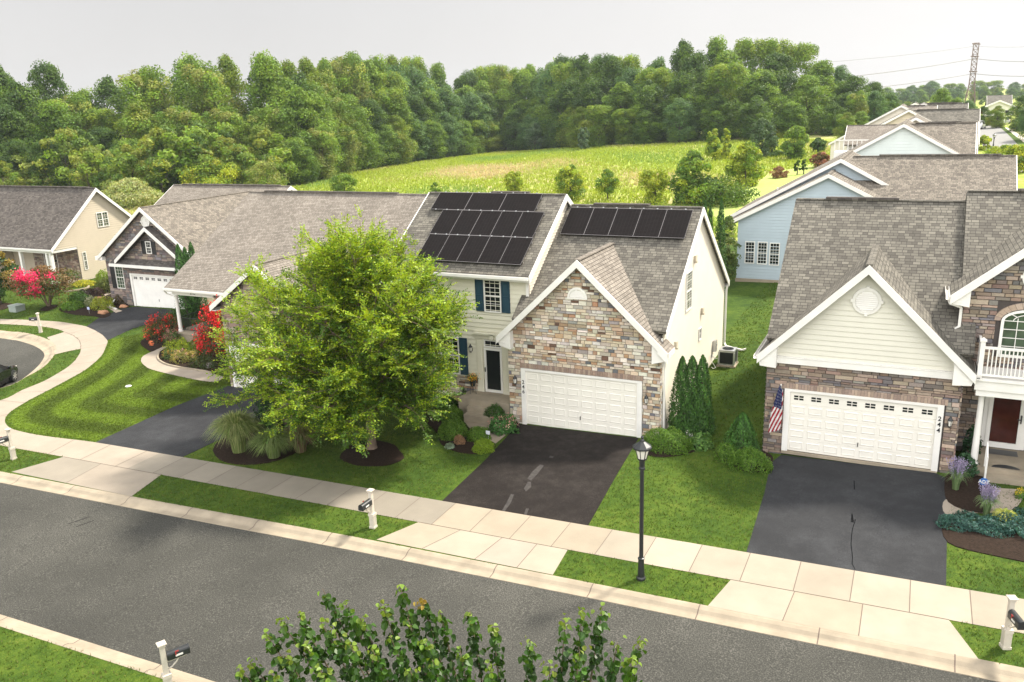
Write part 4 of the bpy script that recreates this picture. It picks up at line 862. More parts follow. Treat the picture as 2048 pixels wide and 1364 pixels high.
# ---------------------------------------------------------------- dark stone house by the cul-de-sac
L = thing('house', 'dark stone house with black shutters, nested white gables and white garage door', 'house', (-37, 16, -.3), 'detached houses along the street')
Lf = Fr('y', 12.34, -1); Lg = Fr('y', 12.1, -1); ax = -35.55
gable_roof(L, 'y', 12.0, 23.6, ax, 7.05, 5.2, 3.3, 5.2, 3.3, 'roof_warm', ends=(1, 0), rake_h=.22, gut=(1, 1))
gable_roof(L, 'x', -44.9, -31.9, 24.0, 7.42, 6.8, 3.3, 6.8, 3.3, 'roof_tan', vent=(-43.8, -33))
stonewall(L, Lf, gablepoly(-40.35, -31.4, -.8, ax, 6.85, .72), PAL250, 41, holes=[(-39.5, .85, -38.55, 2.7)], mort='mortar_dk', hh=(.12, .24), ww=(.25, .6))
gable_roof(L, 'y', 11.6, 13.2, -34.9, 5.72, 3.55, 3.2, 3.0, 3.6, 'roof_dark', ends=(1, 0), rake_h=.22, soffit=False)
stonewall(L, Lg, [(-38.4, -.8), (-32.0, -.8), (-32.0, 3.3), (-34.9, 5.55), (-38.3, 3.2)], PAL250, 42, holes=[(-37.8, -.9, -32.7, 2.2), (-35.6, 3.7, -34.9, 4.7)], mort='mortar_dk', hh=(.12, .24), ww=(.25, .6))
soldier(L, Lg, -37.85, -32.6, 2.18, 2.38, [(.24, .18, .15), (.2, .15, .13)], 43)
b = MB(); b.slab([(-39.0, 11.55, 2.95), (-32.0, 11.55, 2.95), (-32.0, 12.1, 3.3), (-39.0, 12.1, 3.3)], .1); b.build('pent_roof', M['roof_dark'], L)
b = MB(); b.box((-39.0, 11.47, 2.74), (-32.0, 11.54, 2.95)); b.build('gutter', M['white'], L)
garage_door(L, Lg, -37.45, -.26, -32.6, 2.1, 5, 8, glassrow=True, planks=True, mt='white', inset=.006)
window(L, Lg, -35.55, 3.74, -35.0, 4.64, 3, 4); shutter(L, Lg, -35.97, 3.72, -35.57, 4.66, 'shut_blk'); shutter(L, Lg, -34.98, 3.72, -34.58, 4.66, 'shut_blk')
window(L, Lf, -39.45, .9, -38.6, 2.62, 3, 6, glass='glass_gr'); shutter(L, Lf, -39.95, .9, -39.47, 2.62, 'shut_blk')
round_vent(L, Lf, -35.5, 6.0, .42)
b = MB(); b.box((-41.05, 12.02, 3.02), (-40.3, 12.34, 3.3)); b.box((-31.4, 12.02, 3.02), (-30.7, 12.34, 3.3)); b.build('eave_return', M['white'], L)
sided(L, Fr('x', -40.35, -1), [(12.34, -.8), (30.6, -.8), (30.6, 3.5), (12.34, 3.5)], 'tan'); body(L, [((-40.3, 12.4, -.8), (-31.45, 30.6, 3.6)), ((-38.3, 12.13, -.8), (-32.05, 12.5, 3.0)), ((-44.6, 17.4, -.8), (-32.2, 30.6, 3.4))], 'tan')
sided(L, Fr('x', -32.15, 1), [(17.3, -.5), (30.7, -.5), (30.7, 3.45), (24, 7.3), (17.3, 3.45)], 'creamlt')
downspout(L, [(-39.9, 12.2, .0), (-39.3, 11.2, -.25), (-38.2, 10.9, -.3)], .05)
# ---------------------------------------------------------------- cream house far left
E_ = thing('house', 'cream sided house with porch at the far left beyond the cul-de-sac', 'house', (-62, 21, -.6), 'detached houses along the street')
Ex = Fr('x', -52.4, 1)
gable_roof(E_, 'x', -78, -52.1, 21.75, 7.28, 5.35, 2.6, 5.5, 2.55, 'roof_dark', gut=(1, 1), vent=(-74, -53))
b = MB(); gp = [(20.1, -.9), (27.0, -.9), (27.0, 2.5), (21.75, 7.1), (17.3, 3.1), (17.3, 2.6), (20.1, 2.6)]
sided(E_, Ex, [(19.1, -.9), (27.0, -.9), (27.0, 2.6), (21.75, 7.12), (19.1, 4.9)], 'tan', .19); sided(E_, Ex, [(16.6, 2.45), (19.1, 2.45), (19.1, 4.9), (16.6, 2.75)], 'tan', .19)
body(E_, [((-77.5, 19.2, -1), (-52.45, 26.9, 2.6)), ((-77.5, 16.9, -1), (-61.5, 19.2, 2.5))], 'tan')
stonewall(E_, Fr('y', 19.1, -1), [(-58.5, -.9), (-52.45, -.9), (-52.45, 2.6), (-58.5, 2.6)], PAL248, 51); sided(E_, Fr('x', -61.45, 1), [(16.9, -.9), (19.1, -.9), (19.1, 2.5), (16.9, 2.5)], 'tan', .19); sided(E_, Fr('y', 16.88, -1), [(-77, -.9), (-61.5, -.9), (-61.5, 2.4), (-77, 2.4)], 'tan', .19)
window(E_, Fr('y', 19.1, -1), -57.0, -.3, -55.2, 2.1, 2, 1, sash=0)
gable_roof(E_, 'y', 13.0, 21.5, -66.5, 6.3, 5.3, 2.6, 5.3, 2.6, 'roof_warm', ends=(1, 0))
b = MB(); b.box((-61.5, 16.55, 2.2), (-52.4, 16.8, 2.55)); b.box((-52.62, 16.8, 2.2), (-52.4, 19.1, 2.55)); b.build('porch_beam', M['white'], E_)
for x in (-52.6, -53.1, -56.6):
    b = MB(); b.box((x-.12, 16.55, -.7), (x+.12, 16.8, 2.2)); b.build('column', M['white'], E_)
b = MB(); b.box((-61.4, 16.5, -1), (-52.4, 19.1, -.5)); b.build('porch_floor', M['kerb'], E_)
(y0, z1), (y1, z0) = onX(192, 421, -52.4), onX(217, 456, -52.4); window(E_, Ex, y0-.1, z0+.2, y1+.1, z1-.2, 2, 4, mull=1, glass='glass_gr')
(y0, z1), (y1, z0) = onX(163, 502, -52.4), onX(179, 540, -52.4); window(E_, Ex, y0, z0+.1, y1-.1, z1-.1, 2, 4, glass='glass_gr')
b = MB(); b.slab([(-52.38, 24.6, 2.9), (-51.6, 24.6, 2.6), (-51.6, 26.4, 2.6), (-52.38, 26.4, 2.9)], .08); bb = b.build('bump_out_roof', M['roof_warm'], E_); b = MB(); b.box((-52.38, 24.7, -.9), (-51.7, 26.3, 2.55)); b.build('bump_out', M['tan'], E_)

# ---------------------------------------------------------------- the row of houses beyond, along the other street
B_ = thing('house', 'light blue sided house with three windows in a row, behind the stone gable house', 'house', (11, 33, .8), 'detached houses along the street')
By = 28.19; Bf = Fr('y', By, -1); sB = .516
gable_roof(B_, 'y', By-.3, 33, 8.92, 8.2, 6.45, 4.87, 5.2, 5.52, 'roof_warm', ends=(1, 0), rake_h=.22)
sided(B_, Bf, [(3.25, .7), (14.0, .7), (14.0, 5.4), (8.92, 8.0), (3.25, 5.08)], 'blue', .2)
b = MB(); Bf.box(b, 3.2, .6, 14.05, 1.0, .0, .05); b.build('foundation', M['kerb'], B_)
gable_roof(B_, 'y', 30.9, 40, 9.35, 8.95, 7.2, 5.0, 5.6, 5.85, 'roof_warm', ends=(1, 1), rake_h=.22)
sided(B_, Fr('y', 31.3, -1), [(3.25, 4), (14.6, 4), (14.6, 6.0), (9.35, 8.78), (3.25, 5.6)], 'blue', .2)
gable_roof(B_, 'x', 9.9, 19.75, 33.6, 8.95, 7.6, 4.2, 7.6, 4.2, 'roof_warm', ends=(0, 1), vent=(11.6, 18.9))
body(B_, [((3.4, By+.05, .2), (13.9, 40, 5.0)), ((13.0, 26.4, .2), (19.5, 41, 4.1))], 'blue')
sided(B_, Fr('x', 19.5, 1), [(26.4, .5), (41, .5), (41, 4.1), (33.6, 8.8), (26.4, 4.1)], 'blue', .2)
for a, c in (((1491, 482), (1508.5, 527)), ((1516, 483), (1533.5, 529)), ((1540, 485), (1558, 531))):
    (x0, z1), (x1, z0) = onY(*a, By), onY(*c, By); window(B_, Bf, x0, z0, x1, z1, 3, 6)
b = MB(); b.lathe([(.05, 0), (.05, .5)], c=(4.9, 34, 6.2), n=8); b.build('vent_pipe', M['white'], B_)
def rowhouse(label, Y, apx, xr, zL, zR, zE, mt, roof, base, dx=6, yb=12, slope=.58, zrx=None, loc=None):
    ax_, az_ = onY(*apx, Y); R0 = thing('house', label, 'house', (ax_, Y+5, base), 'houses in the row beyond the blue house')
    wl = (az_-zL)/slope; wr = (az_-zR)/slope
    gable_roof(R0, 'y', Y-.3, Y+yb, ax_, az_+.1, wl+.3, zL-.08, wr+.3, zR-.08, roof, ends=(1, 1), rake_h=.22, soffit=False)
    sided(R0, Fr('y', Y, -1), [(ax_-wl, base-.5), (ax_+wr, base-.5), (ax_+wr, zR), (ax_, az_-.06), (ax_-wl, zL)], mt, .25)
    ys = Y+5.5; zr = zrx if zrx else az_-.1; w_ = (zr-zE)/.62
    gable_roof(R0, 'x', ax_+.3, xr, ys, zr, w_, zE, w_, zE, roof, ends=(0, 1), vent=(ax_+.8, xr-1.5), soffit=False)
    body(R0, [((ax_-wl+.1, Y+.06, base-.6), (ax_+wr-.1, Y+yb, min(zL, zR))), ((ax_+1, ys-w_+.5, base-.6), (xr-.4, ys+w_-.5, zE-.05))], mt)
    sided(R0, Fr('x', xr-.35, 1), [(ys-w_+.4, base), (ys+w_-.4, base), (ys+w_-.4, zE), (ys, zr-.1), (ys-w_+.4, zE)], mt, .25)
    b = MB(); b.box((xr-.34, ys-1.2, base+1.4), (xr-.28, ys+.2, base+2.8)); b.build('window', M['glass'], R0)
    return R0, ax_, az_
rowhouse('pale green sided house with wide gable, just beyond the blue house', 46, (1808, 250), 18.1, 6.0, 6.6, 5.6, 'pale', 'roof_warm', 1.3, slope=.57)
R0, ax_, az_ = rowhouse('beige gabled house with a sunroom and white deck at its back', 62, (1832, 237), 19.0, 6.8, 8.2, 6.2, 'tan', 'roof_warm', 1.8, slope=.55, zrx=10.0)
p0 = onY(1692, 252, 70); p1 = onY(1775, 250, 70)
gable_roof(R0, 'x', p0[0], p1[0]+2, 72, p0[1], 3.5, p0[1]-1.9, 3.5, p0[1]-1.9, 'roof_tan', soffit=False)
b = MB(); b.box((p0[0]+.3, 69, 1), (p0[0]+3, 75, p0[1]-2)); sr = b.build('sunroom', M['white'], R0); b = MB(); b.box((p0[0]+.6, 68.9, 2.0), (p0[0]+2.7, 68.99, p0[1]-2.4)); b.build('pane', M['glass'], sr); b = MB(); b.box((p0[0]+3, 69.0, 1), (p1[0]+1.7, 75, p0[1]-2.0)); b.build('wall', M['tan'], R0)
q0 = onY(1668, 300, 58); b = MB(); b.box((q0[0], 58, 1), (q0[0]+3.5, 60.5, q0[1]-.2))
for i in range(9): b.box((q0[0]+i*.4, 58, q0[1]-.2), (q0[0]+i*.4+.08, 58.08, q0[1]+.9))
b.box((q0[0], 57.97, q0[1]+.85), (q0[0]+3.5, 58.1, q0[1]+.95)); b.build('deck', M['white'], R0)
rowhouse('cream gabled house with grey roof, third in the far row', 82, (1818, 221), 20.0, 7.4, 8.4, 7.0, 'tan', 'roof_grey', 2.2, slope=.55)
rowhouse('small looking cream gable beyond the grey roofs of the far row', 104, (1847, 208), 19.5, 9.0, 8.6, 7.6, 'cream', 'roof_grey', 3.0, slope=.5)
rowhouse('white gabled house with steep long rake in the far row', 96, (1803, 212), 15.5, 6.6, 9.0, 8.0, 'white2', 'roof_tan', 2.8, slope=.55)
rowhouse('bluish grey house at the far end of the row', 128, (1830, 207), 19.5, 8.6, 8.6, 8.0, 'blue', 'roof_grey', 3.4, slope=.5)
# two storey house at the end of the far street
gx, gy, gz = G(2000, 262)
Y2 = 250
FH = thing('house', 'grey roofed two storey house at the end of the far street', 'house', (onY(2005, 225, Y2)[0], Y2+5, T(35, Y2)), 'houses in the row beyond the blue house')
(hx0, hz1), (hx1, _) = onY(1974, 191, Y2+5), onY(2024, 190, Y2+5); ze = onY(1980, 211, Y2)[1]
gable_roof(FH, 'x', hx0, hx1, Y2+5, hz1, 5.4, ze, 5.4, ze, 'roof_grey', soffit=False)
b = MB(); b.box((hx0+.5, Y2, 2), (hx1-.5, Y2+10, ze)); b.build('wall', M['creamlt'], FH)
(fx, fz) = onY(2000, 200, Y2-1); gable_roof(FH, 'y', Y2-1.5, Y2+4, fx, fz, 4.2, ze-.4, 4.2, ze-.4, 'roof_grey', ends=(1, 0), soffit=False, rake_h=.4); b = MB(); Fr('y', Y2-1, -1).quad(b, [(fx-3.8, 2, 0), (fx+3.8, 2, 0), (fx+3.8, ze-.3, 0), (fx, fz-.3, 0), (fx-3.8, ze-.3, 0)]); b.build('gable_wall', M['creamlt'], FH)
for i in range(4): b = MB(); x = hx0+2+i*2.6; b.box((x, Y2-1.05 if abs(x-fx) < 3.6 else Y2-.05, ze-3), (x+1, Y2+.1, ze-1.4)); b.build('window', M['glass'], FH)
# ================================================================ vegetation
def unit(a): return a/np.maximum(np.linalg.norm(a, axis=-1, keepdims=True), 1e-9)
def leafquads(P, Nn, size, rng, aspect=.55, D=None, fold=.0):
    n = len(P); size = np.broadcast_to(size, (n,))
    if D is None: D = rng.normal(size=(n, 3))
    D = unit(D-Nn*(D*Nn).sum(1, keepdims=True)); S = np.cross(Nn, D)
    h = size[:, None]
    return np.stack([P-D*h*.5, P+S*h*aspect*.5-D*h*.02, P+D*h*.5, P-S*h*aspect*.5-D*h*.02], 1)
def jitcol(rng, base, n, v=.25, hue=.1):
    c = np.array(base)[None, :]*rng.uniform(1-v, 1+v, (n, 1)); return np.clip(c*rng.uniform(1-hue, 1+hue, (n, 3)), 0, 1)
def lobes_crown(rng, nl, per, H, R, z0, size, cols, shape='round', lr=(.16, .26), flat=.8):
    """leaf cloud made of many lobes spread over a crown of height H and radius R starting at z0"""
    P_, N_, C_ = [], [], []
    for i in range(nl):
        t = rng.random()**.95; a = rng.random()*2*math.pi
        if shape == 'round': rad = R*math.sqrt(max(.04, 1-(2*t-.85)**2*.9))
        elif shape == 'cone': rad = R*(1-t)**.8+.1*R
        elif shape == 'oval': rad = R*math.sin(math.pi*(t*.86+.12))**.7
        else: rad = R*(.35+.65*t)*math.sqrt(max(.05, 1-max(0, t-.6)**2*5))
        q = rng.random()**.4; c = np.array([math.cos(a)*rad*q*.85, math.sin(a)*rad*q*.85, z0+t*H*.92])
        l = rng.uniform(*lr)*R*2*.5*(1.25-.4*t)
        d = unit(rng.normal(size=(per, 3))); fl_ = (d[:, 2] < 0) & (rng.random(per) < .6); d[fl_, 2] *= -1
        rr = l*rng.uniform(.62, 1.12, (per, 1)); p = c+d*rr*np.array([1, 1, flat])
        nn = unit(d+rng.normal(size=(per, 3))*.55)
        col = cols[rng.integers(len(cols))]; k = rng.uniform(.8, 1.2)
        P_.append(p); N_.append(nn); C_.append(jitcol(rng, np.array(col)*k, per, .28, .1))
    P_, N_, C_ = map(np.concatenate, (P_, N_, C_))
    top = np.percentile(P_[:, 2], 99.6); P_[:, 2] = z0+(P_[:, 2]-z0)*(H/(top-z0))
    return leafquads(P_, N_, size*rng.uniform(.6, 1.35, len(P_)), rng, .7), C_
def trunk(root, H, r, mt='bark', limbs=6, spread=2.5, seed=0, name='trunk', top=None, z0=0):
    rg = random.Random(seed); b = MB(); b.tube([(0, 0, -.3), (0, 0, .1), (.03, .02, H*.35), (rg.uniform(-.1, .1), rg.uniform(-.1, .1), H*.7)], [r*1.5, r*1.15, r*.8, r*.35], 8)
    for i in range(limbs):
        a = 2*math.pi*i/limbs+rg.random(); s = H*rg.uniform(.22, .5); e = H*rg.uniform(.6, .85); L_ = spread*rg.uniform(.6, 1)
        b.tube([(0, 0, s), (math.cos(a)*L_*.45, math.sin(a)*L_*.45, s+(e-s)*.4), (math.cos(a)*L_, math.sin(a)*L_, e)], [r*.5, r*.3, r*.08], 6)
    return b.build(name, M[mt], root)
NT = 0
def mktree(name, label, cat, H, R, cols, nl=40, per=170, size=.42, shape='round', z0f=.12, seed=1, mt='leaf_far', group=None, tr=.25, loc=(0, 0, 0), limbs=6, lr=(.16, .26), flat=.9):
    rng = np.random.default_rng(seed); t = thing(name, label, cat, (0, 0, 0), group)
    V, Cc = lobes_crown(rng, nl, per, H*(1-z0f), R, H*z0f, size, cols, shape, lr, flat); facesmesh('crown', V, Cc, M[mt], t)
    trunk(t, H*.9, tr, 'bark_dk', limbs, R*.7, seed); t.location = loc; return t
DG = [(0.070, 0.133, 0.020), (0.095, 0.166, 0.022), (0.056, 0.109, 0.022)]; MG = [(0.140, 0.231, 0.024), (0.183, 0.281, 0.029), (0.113, 0.197, 0.029)]; YG = [(0.337, 0.407, 0.024), (0.281, 0.365, 0.027), (0.393, 0.421, 0.033)]; TG = [(0.098, 0.183, 0.055), (0.120, 0.210, 0.060), (0.084, 0.161, 0.050)]; BG = [(0.267, 0.308, 0.066), (0.224, 0.253, 0.060), (0.183, 0.238, 0.050)]
protos = {}
def proto(k, *a, **kw):
    protos[k] = mktree(*a, **kw); protos[k]['_used'] = 0; return protos[k]
kinds = []; YGF = [(.19, .26, .025), (.15, .22, .028), (.22, .26, .035)]
for i, (cols, shp, lab) in enumerate([(DG+MG[:1], 'round', 'dark'), (MG, 'round', 'mid'), (MG+DG[:2], 'oval', 'mid'), (TG, 'round', 'teal'), (DG, 'oval', 'dark'), (YGF+MG[:1], 'round', 'yellow'), (BG+MG, 'vase', 'olive'), (TG+MG[:1], 'oval', 'teal'), (MG+YGF[:1], 'vase', 'mid')]):
    proto('f%d' % i, 'forest_tree', 'x', 'tree', 24, 6.4, cols, nl=100, per=230, size=.42, shape=shp, z0f=.02, seed=100+i, tr=.32, lr=(.18, .34), flat=1.35); kinds.append(lab)
LAB = {'dark': 'tall dark green broadleaf tree in the forest wall beyond the meadow', 'mid': 'mid green leafy tree in the forest wall beyond the meadow', 'teal': 'bluish green leafy tree in the forest wall beyond the meadow', 'yellow': 'bright yellow green tree in the forest wall beyond the meadow', 'olive': 'olive green loose crowned tree in the forest wall beyond the meadow'}
GRP = {k: k+' green trees of the forest beyond the meadow' for k in LAB}
SIL = [(-60, 120), (0, 130), (60, 152), (100, 128), (150, 160), (210, 205), (235, 165), (270, 155), (330, 137), (380, 118), (430, 135), (480, 125), (530, 118), (560, 132), (640, 133), (730, 122), (800, 130), (890, 136), (915, 156), (1000, 145), (1080, 148), (1130, 130), (1160, 115), (1190, 118), (1250, 122), (1300, 126), (1350, 96), (1400, 82), (1450, 86), (1500, 90), (1560, 88), (1600, 100), (1640, 120), (1690, 158), (1720, 178)]
BASE = [(-60, 400), (0, 395), (250, 385), (450, 378), (600, 370), (700, 345), (850, 321), (1000, 303), (1300, 289), (1600, 276), (1720, 268)]
frng = random.Random(7)
def heightfor(x, y, ytop):              # height of a tree standing at x,y whose top is seen at that row
    z = T(x, y); lo, hi = 1, 60
    for _ in range(30):
        m_ = (lo+hi)/2
        if projpx((x, y, z+m_))[1] > ytop: lo = m_
        else: hi = m_
    return lo
def plant(k, x, y, H, label=None, group=None, sx=1.0, H0=24., rot=None):
    p = protos[k]
    if p['_used'] == 0: r = p; r['_used'] = 1
    else: r = dup(p)
    r.location = (x, y, T(x, y)-.1); s = H/H0; r.scale = (s*sx, s*sx, s); r.rotation_euler = (0, 0, rot if rot is not None else frng.random()*6.28)
    if label: r['label'] = label
    if group: r['group'] = group
    return r
def colour_zone(px, row):
    if px < 240: w_ = {'dark': 6, 'mid': 3, 'olive': 1}
    elif px < 700: w_ = {'mid': 4, 'olive': 3, 'yellow': 3, 'dark': 1} if row > 0 else {'mid': 5, 'yellow': 3, 'olive': 2}
    elif px < 1150: w_ = {'mid': 4, 'teal': 4, 'dark': 2, 'yellow': .6}
    else: w_ = {'dark': 5, 'teal': 3, 'mid': 3, 'yellow': .3}
    return frng.choices(list(w_), list(w_.values()))[0]
def forest():
    P = [G(px, interp(px, BASE)) for px in np.arange(-110, 1740, 8)]
    P = np.array([p[:2] for p in P]); L_ = np.concatenate([[0], np.cumsum(np.linalg.norm(np.diff(P, axis=0), axis=1))])
    for row, (back, fr_, sp) in enumerate([(1.0, .42, 8.2), (9, .68, 9.0), (19, .9, 9.0), (32, 1.0, 7.2)]):
        s = frng.random()*4
        while s < L_[-1]:
            x = float(np.interp(s, L_, P[:, 0])); y = float(np.interp(s, L_, P[:, 1])); d = np.array([x, y])-CAM[:2]; dd = np.linalg.norm(d); d /= dd
            x += d[0]*(back+frng.uniform(-2.5, 2.5)); y += d[1]*(back+frng.uniform(-2.5, 2.5))
            px = projpx((x, y, T(x, y)+10))[0]
            top = interp(px, SIL)-(13 if px < 300 else 17); bs = interp(px, BASE); fr2 = fr_*frng.uniform(.86, 1.12) if row < 3 else 1-abs(frng.gauss(0, .05))
            yt = bs+(top-bs)*min(1.0, fr2); H = min(46, max(5, heightfor(x, y, yt)))
            z_ = colour_zone(px, row); k = frng.choice([i for i, q in enumerate(kinds) if q == z_])
            zn = 'left part' if px < 560 else ('middle' if px < 1150 else 'right hill'); rw = ('front row', 'second row', 'third row', 'skyline row')[row]; plant('f%d' % k, x, y, H, LAB[z_].replace('in the forest wall beyond the meadow', 'in the '+rw+', '+zn+' of the forest'), GRP[z_], sx=min(1.9, max(.85, 1.15*(24/H)**.6*sp/9)))
            s += sp*frng.uniform(.75, 1.2)*(1.0 if px > 250 else .85)
forest()
# ragged shrubs at the foot of the left forest
proto('u0', 'forest_shrub', 'x', 'shrub', 7, 3.6, YGF+MG, nl=34, per=150, size=.30, shape='round', z0f=.02, seed=140, tr=.1, limbs=3)
proto('u1', 'forest_shrub', 'x', 'shrub', 7, 3.6, MG+DG[:1], nl=34, per=150, size=.30, shape='vase', z0f=.02, seed=141, tr=.1, limbs=3)
proto('u2', 'forest_shrub', 'x', 'shrub', 6, 3.4, BG+YGF[:1], nl=34, per=150, size=.28, shape='oval', z0f=.02, seed=142, tr=.1, limbs=3)
UL = ['bright yellow green shrub at the foot of the left forest', 'dark green shrub at the foot of the left forest', 'dull olive shrub at the foot of the left forest']
for i in range(46):
    px = -20+i*12.5+frng.uniform(-8, 8); py = (392 if px < 350 else 392-(px-350)*.1)+frng.uniform(-14, 10)
    x, y, z = G(px, py); k = frng.choice([0, 0, 1, 2]); plant('u%d' % k, x, y, frng.uniform(5, 13) if px < 560 else frng.uniform(3, 6), UL[k], 'shrubs at the foot of the left forest', H0=7., sx=frng.uniform(.9, 1.3))
# far hazy woodland and street trees on the right
for i in range(64):
    row = i % 4; px = 1690+(i//4)*25+frng.uniform(-8, 8); D_ = (400, 470, 540, 640)[row]; py0 = (200, 190, 178, 168)[row]+frng.uniform(-4, 6)-(px-1690)*.012+(8 if px < 1800 else 0)
    d = ray(px, 240); p = CAM+d*(D_/np.dot(d, cf)); H = heightfor(p[0], p[1], py0); z_ = frng.choice(['teal', 'teal', 'mid', 'mid', 'olive']); k = frng.choice([j for j, q in enumerate(kinds) if q == z_])
    plant('f%d' % k, p[0], p[1], min(45, H), 'far hazy tree on the wooded rise at the right horizon', 'far trees at the right horizon', sx=1.5*24/max(18, H))
for px, pb, pt, lab, k in ((1878, 252, 176, 'broad mid green tree beyond the far row of grey roofs', 'f1'), (1905, 262, 196, 'green tree beside the far end of the house row', 'f2'), (1932, 252, 200, 'pale green round tree near the far street end', 'f3'), (1965, 252, 212, 'dark tree left of the far two storey house', 'f4'), (1992, 256, 211, 'small bright tree in front of the far two storey house', 'f5'),
        (2040, 262, 190, 'large dark tree at the right edge beside the far street', 'f0'), (2062, 280, 195, 'dark tree at the right edge nearer along the far street', 'f3'), (1745, 262, 182, 'dark round tree where the forest ends near the far roofs', 'f3'), (1775, 258, 185, 'tall tree left of the far white gable', 'f7'), (1712, 266, 182, 'mid green tree at the right tail of the forest', 'f6'), (1690, 285, 225, 'yellowish tree by the sunroom of the beige house', 'f5'), (1722, 255, 200, 'dark tree behind the sunroom of the beige house', 'f2')):
    x, y, z = G(px, pb); H = heightfor(x, y, pt); plant(k, x, y, H, lab, sx=1.0*(24/H)**.3)
# trees standing in the meadow
YBR = [(.34, .40, .03), (.28, .36, .035)]
def single(px, pb, pt, wpx, label, cols, shape='round', size=.26, nl=40, per=150, seed=0, z0f=.1, name='meadow_tree', cat='tree', tr=.09, dz=0, mt='leaf_far'):
    x, y, z = G(px, pb); H = heightfor(x, y, pt); dist = math.dist((x, y), CAM[:2]); R = wpx/2*dist/FPX*1.02
    t = mktree(name, label, cat, H, R, cols, nl, per, size, shape, z0f, seed, mt, tr=tr, lr=(.2, .34)); t.location = (x, y, T(x, y)-.05); return t
single(1070, 302, 247, 42, 'grey green cone shaped tree against the middle of the dark forest', [(.11, .17, .08), (.09, .15, .07)], 'oval', .35, seed=201)
single(1168, 300, 255, 26, 'slim small grey green tree against the dark forest, right of the cone shaped one', [(.11, .17, .08), (.09, .15, .07)], 'oval', .32, seed=202)
single(690, 388, 346, 58, 'dark bushy round tree in the meadow above the tan roof ridge', MG, 'round', .22, seed=203, z0f=0)
single(872, 390, 364, 26, 'small dark shrub peeking over the left edge of the solar roof', MG, 'round', .2, nl=16, seed=204, z0f=0)
single(1030, 392, 343, 50, 'bright yellow green young tree above the left solar array', YBR, 'vase', .24, seed=205, z0f=0)
single(1142, 404, 330, 66, 'tall bright two stemmed young tree above the roof step of the solar house', YBR+MG[:1], 'oval', .24, nl=46, seed=206, z0f=.02)
single(1215, 402, 338, 48, 'small lollipop tree on a thin trunk in the meadow', MG+YG[:1], 'round', .2, seed=207, z0f=.25)
single(1310, 408, 338, 78, 'pale yellow loose tree left of the dark tree clump', YBR, 'vase', .24, nl=44, seed=208, z0f=.02)
single(1384, 410, 303, 84, 'tall dark tree with yellow lit top, left of the clump behind the solar house', MG+DG[:1]+YBR[:1], 'oval', .28, nl=60, seed=209, z0f=0)
single(1440, 410, 352, 130, 'wide dark spreading tree low behind the three garden cypresses', DG+MG[:1], 'round', .26, nl=50, seed=210, z0f=0)
single(1490, 372, 285, 72, 'dense rounded tree with bright yellow top right of the clump', YBR+MG[:1], 'oval', .28, nl=60, seed=211, z0f=.02)
single(1425, 322, 258, 30, 'narrow columnar bright tree, left of the close pair', YBR+MG[:1], 'oval', .3, seed=212, z0f=.03)
single(1450, 318, 257, 24, 'narrow columnar bright tree, right of the close pair', YBR+MG[:1], 'oval', .3, seed=213, z0f=.03)
single(1522, 315, 238, 60, 'tall grey green pointed tree at the meadow edge', [(.09, .15, .055), (.075, .13, .05)], 'oval', .34, nl=50, seed=214, z0f=.03)
single(1588, 318, 252, 54, 'oval mid green tree right of the tall pointed one', MG, 'oval', .34, nl=46, seed=215, z0f=.03)
single(1560, 275, 252, 40, 'pale yellow shrub by the forest foot behind the oval tree', YG, 'round', .3, seed=216, z0f=0)
single(1635, 305, 276, 30, 'small dark round tree beyond the back gardens', DG, 'round', .3, seed=217, z0f=.2)
single(1642, 335, 304, 42, 'reddish leaved small tree beyond the blue house roof', [(.22, .09, .05), (.16, .12, .04), (.3, .13, .08)], 'round', .22, seed=218, z0f=.15)
single(1594, 350, 320, 14, 'left of two small dark ball topped shrubs on the far lawn', DG, 'round', .16, nl=12, seed=219, z0f=.3, name='topiary_shrub', cat='shrub'); single(1607, 349, 318, 14, 'right of two small dark ball topped shrubs on the far lawn', DG, 'round', .16, nl=12, seed=220, z0f=.3, name='topiary_shrub', cat='shrub')
single(1556, 356, 332, 36, 'rusty brown low shrub mound on the far lawn', [(.30, .17, .08), (.25, .14, .07)], 'round', .18, nl=20, seed=221, z0f=0, name='shrub', cat='shrub')
single(1560, 312, 300, 60, 'low dark green hedge of shrubs at the back of the far lawn', DG, 'round', .22, nl=20, seed=225, z0f=0, name='shrub', cat='shrub')
single(1452, 572, 432, 52, 'slender loose leaved tree at the back corner of the middle house', [(.10, .16, .035), (.13, .18, .04)], 'oval', .12, nl=70, per=90, seed=222, z0f=.1, name='garden_tree', tr=.06, mt='leaf')
single(265, 415, 357, 110, 'pale weeping tree with silvery drooping foliage behind the cream house', [(.34, .38, .14), (.42, .44, .2), (.27, .33, .1)], 'round', .3, nl=70, per=170, seed=223, z0f=0, name='weeping_tree')
single(537, 388, 322, 78, 'round olive shrub tree where the forest meets the meadow', BG+MG[:1], 'round', .26, nl=50, seed=224, z0f=0)
single(430, 392, 318, 120, 'broad bright green shrubby tree above the tan roofs', YG+MG[:2], 'round', .3, nl=60, seed=226, z0f=0)
single(2000, 330, 290, 70, 'leafy bright street tree right of the pale green house', YG+MG, 'vase', .22, seed=227, z0f=.1, name='street_tree')
single(2035, 345, 288, 60, 'leafy yellow green street tree at the right edge above the grey roofs', YG+MG, 'vase', .22, seed=228, z0f=.1, name='street_tree')
single(1966, 300, 270, 26, 'small yellow green street tree beside the pale green house roof', YG, 'oval', .22, nl=24, seed=229, z0f=.1, name='street_tree')
